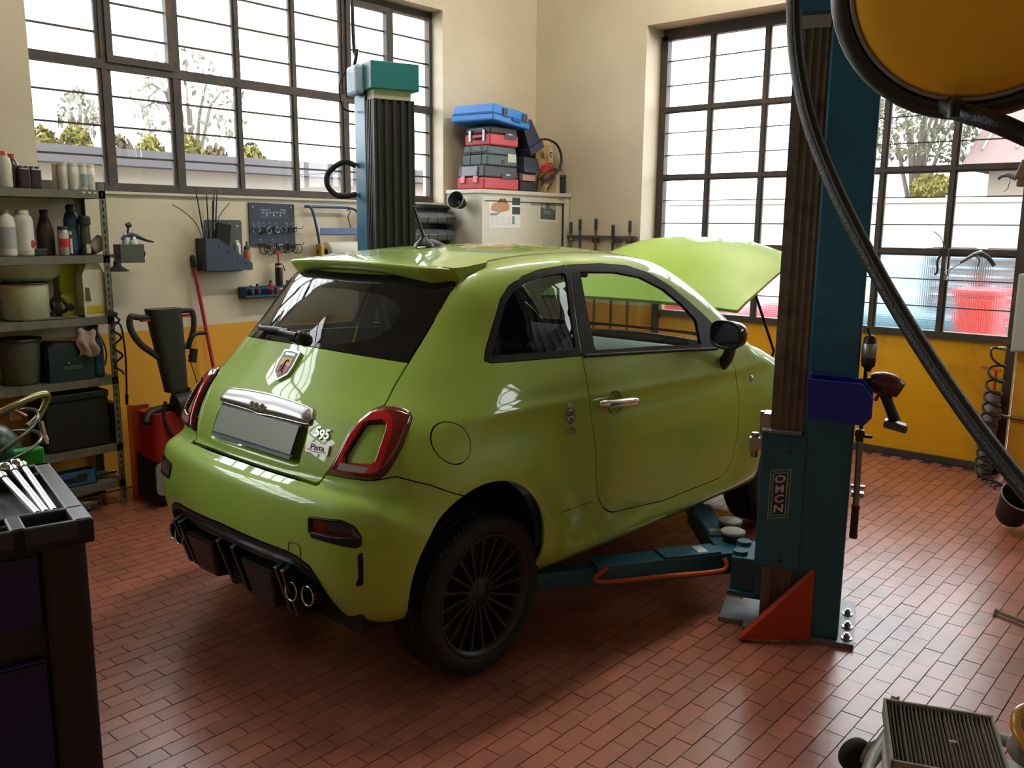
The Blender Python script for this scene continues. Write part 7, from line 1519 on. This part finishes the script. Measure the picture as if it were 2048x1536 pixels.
def shrub(name, label, c, r, m, seed, group, n=420, leaf=.05, trunk=False, cat='hedge'):
    rr = random.Random(seed); t = thing(name, label, cat, (c[0], c[1], 0), 0, group); b = MB()
    for i in range(n):
        th = rr.uniform(0, 2*PI); ph = math.acos(rr.uniform(-.6, 1)); q = rr.uniform(.55, 1)**.5
        p = Vector((math.sin(ph)*math.cos(th)*r[0]*q, math.sin(ph)*math.sin(th)*r[1]*q, c[2]+math.cos(ph)*r[2]*q)); s = leaf*rr.uniform(.7, 1.5)
        R = Euler((rr.uniform(0, 6), rr.uniform(0, 6), rr.uniform(0, 6))).to_matrix()
        b.add([p+R @ Vector(v)*s for v in ((-1, 0, 0), (0, -.5, .1), (1.2, 0, 0), (0, .5, .1))], [(0, 1, 2, 3)])
    if cat in ('hedge', 'bush'): b.ball((0, 0, c[2]), (r[0]*.7, r[1]*.7, r[2]*.75), 12, 8)
    b.obj('foliage', m, t)['kind'] = 'stuff'
    b = MB(); b.cyl((0, 0, -.05), (0, 0, c[2]), .05+.03*r[2], .03, 8)
    if trunk:
        for i in range(9): a = rr.uniform(0, 6.3); b.tube([(0, 0, c[2]*rr.uniform(.4, .8)), (math.cos(a)*r[0]*.4, math.sin(a)*r[1]*.4, c[2]+r[2]*rr.uniform(-.3, .3)), (math.cos(a)*r[0]*.8, math.sin(a)*r[1]*.8, c[2]+r[2]*rr.uniform(-.1, .6))], lambda q: .05-.035*q, 5, sub=2)
    b.obj('trunk', mat('bark', (.10, .085, .07), .9), t); return t
HG = mat('yellow_green_leaves', (.13, .115, .018), .8, rand=.35); HB = mat('olive_brown_leaves', (.085, .065, .028), .8, rand=.4); TG = mat('dark_tree_leaves', (.10, .105, .06), .8, rand=.3); TP = mat('pale_tree_leaves', (.16, .155, .12), .8, rand=.3)
for i in range(7):
    shrub('hedge_shrub', ['yellow green hedge shrub at the left end of the row behind the yard wall', 'second yellow green hedge shrub from the left behind the yard wall', 'brownish hedge shrub among the green ones behind the yard wall', 'fourth hedge shrub from the left, behind the tallest mullion', 'fifth hedge shrub from the left behind the yard wall', 'dull olive hedge shrub, second from the right end of the row', 'last hedge shrub at the right end of the row'][i], (4.30+i*.46, 11.0+.15*(i % 2), 2.12+.05*math.sin(i*2.1)), (.25, .28, .60), HB if i in (2, 5) else HG, i, 'hedge shrubs behind the yard wall', 1100, .042)
shrub('garden_tree', 'thin pale tree above the hedge at the left of the long window', (6.9, 16, 3.35), (.35, .35, .55), TP, 31, None, 160, .06, True, 'tree')
shrub('garden_tree', 'wide branching tree above the hedge outside the long window', (9.0, 16, 3.75), (1.1, .9, 1.1), TP, 32, None, 420, .06, True, 'tree')
shrub('garden_tree', 'leafy tree outside the right window above the white wall', (16.3, 5.0, 3.40), (1.0, .9, 1.1), TG, 33, None, 2600, .045, True, 'tree')
shrub('yard_bush', 'small yellow green bush on the wall outside the right window', (15.95, 4.62, 2.30), (.30, .36, .26), HG, 34, None, 500, .04, False, 'bush')
w_ = thing('yard_wall', 'bright white wall outside the right window', 'building', (15.2, 3.5, 0)); MB().bb((0, -9, -.05), (.3, 9, 2.05)).obj('wall_base', YWH, w_); MB().bb((-.06, -9, 2.05), (.34, 9, 2.12)).obj('wall_coping', YWH, w_)
w_ = thing('neighbour_house', 'house with brown tiled roof outside the right window', 'house', (16.6, 1.9, 0)); MB().bb((-.2, -2, -.05), (4, 2.0, 2.65)).obj('house_wall', mat('house_beige', (.30, .26, .22), .8), w_)
MB().add([(-.8, 2.3, 2.6), (-.8, -2.4, 2.6), (2, -2.4, 4.4), (2, 2.3, 4.4), (4.8, 2.3, 2.6), (4.8, -2.4, 2.6)], [(0, 3, 2, 1), (3, 4, 5, 2), (0, 4, 3), (1, 2, 5)]).obj('house_roof', mat('brown_roof', (.13, .085, .08), .8), w_)
for i in range(9): MB().box((.6, -1.9+i*.5, 3.52), (2.2, .03, .03), (0, -.571, 0)).obj('roof_batten', mat('roof_batten', (.22, .17, .16), .8), w_)
w_ = thing('shutter_stack', 'grey louvred shutters leaning outside the right window', 'shutter', (9.2, 2.1, 0))
for j, (y0_, y1_) in enumerate(((.12, .50), (-.42, .02))):
    MB().bb((-.05, y0_-.06, -.05), (.05, y0_, 1.45)).bb((-.05, y1_, -.05), (.05, y1_+.06, 1.45)).bb((-.05, y0_, 1.40), (.05, y1_, 1.46)).obj('shutter_frame', mat('shutter_grey', (.10, .10, .105), .6), w_)
    for i in range(12): MB().box((0, (y0_+y1_)/2, .35+i*.088), (.012, y1_-y0_, .07), (0, .5, 0)).obj('slat', mat('shutter_slat', (.14, .14, .15), .5), w_)
def yard_car(label, loc, rz, col):
    t = thing('parked_car', label, 'car', loc, rz); m = mat('parked_paint_%d%d' % (col[0]*100, col[2]*100), col, .3, coat=1)
    P = [(-2.0, .35), (-2.0, .75), (-1.75, .95), (-1.2, 1.0), (-.7, 1.42), (.7, 1.45), (1.35, .98), (1.9, .85), (2.05, .65), (2.05, .35)]
    MB().prism(P, 1.66, Matrix(((1, 0, 0), (0, 0, -1), (0, 1, 0))), (0, .83, 0)).obj('body', m, t, bevel=.12, seg=3)
    for s_ in (-.835, .835): MB().prism([(-1.05, 1.0), (-.62, 1.36), (.62, 1.38), (1.15, 1.0)], .01, Matrix(((1, 0, 0), (0, 0, -1), (0, 1, 0))), (0, s_+.005, 0)).obj('side_window', GLOSSB, t)
    for x in (-1.25, 1.3):
        for y in (-.72, .72): MB().lathe([(0, -.1), (.28, -.1), (.31, -.07), (.31, .07), (.28, .1), (0, .1)], 22, (x, y, .31-.05), (0, 1, 0)).obj('wheel', RUBBER, t)
    return t
yard_car('red car parked outside, seen between the raised hood and the lift post', (9.6, 6.35, 0), math.radians(84), (.50, .03, .05))
yard_car('blue green car parked outside the right window behind the blue post', (11.0, 3.05, 0), math.radians(3), (.05, .16, .22))
t = thing('waste_bin', 'red plastic waste bin outside, blurred behind the ribbed right panes', 'bin', (8.7, 2.02, -.05)); MB().box((0, 0, .55), (.42, .30, 1.1), None, (1.1, 1.15)).obj('bin_body', mat('bin_red', (.55, .05, .06), .5), t, bevel=.03); MB().box((0, 0, 1.13), (.5, .38, .06)).obj('bin_lid', mat('bin_red', (.55, .05, .06), .5), t, bevel=.02)
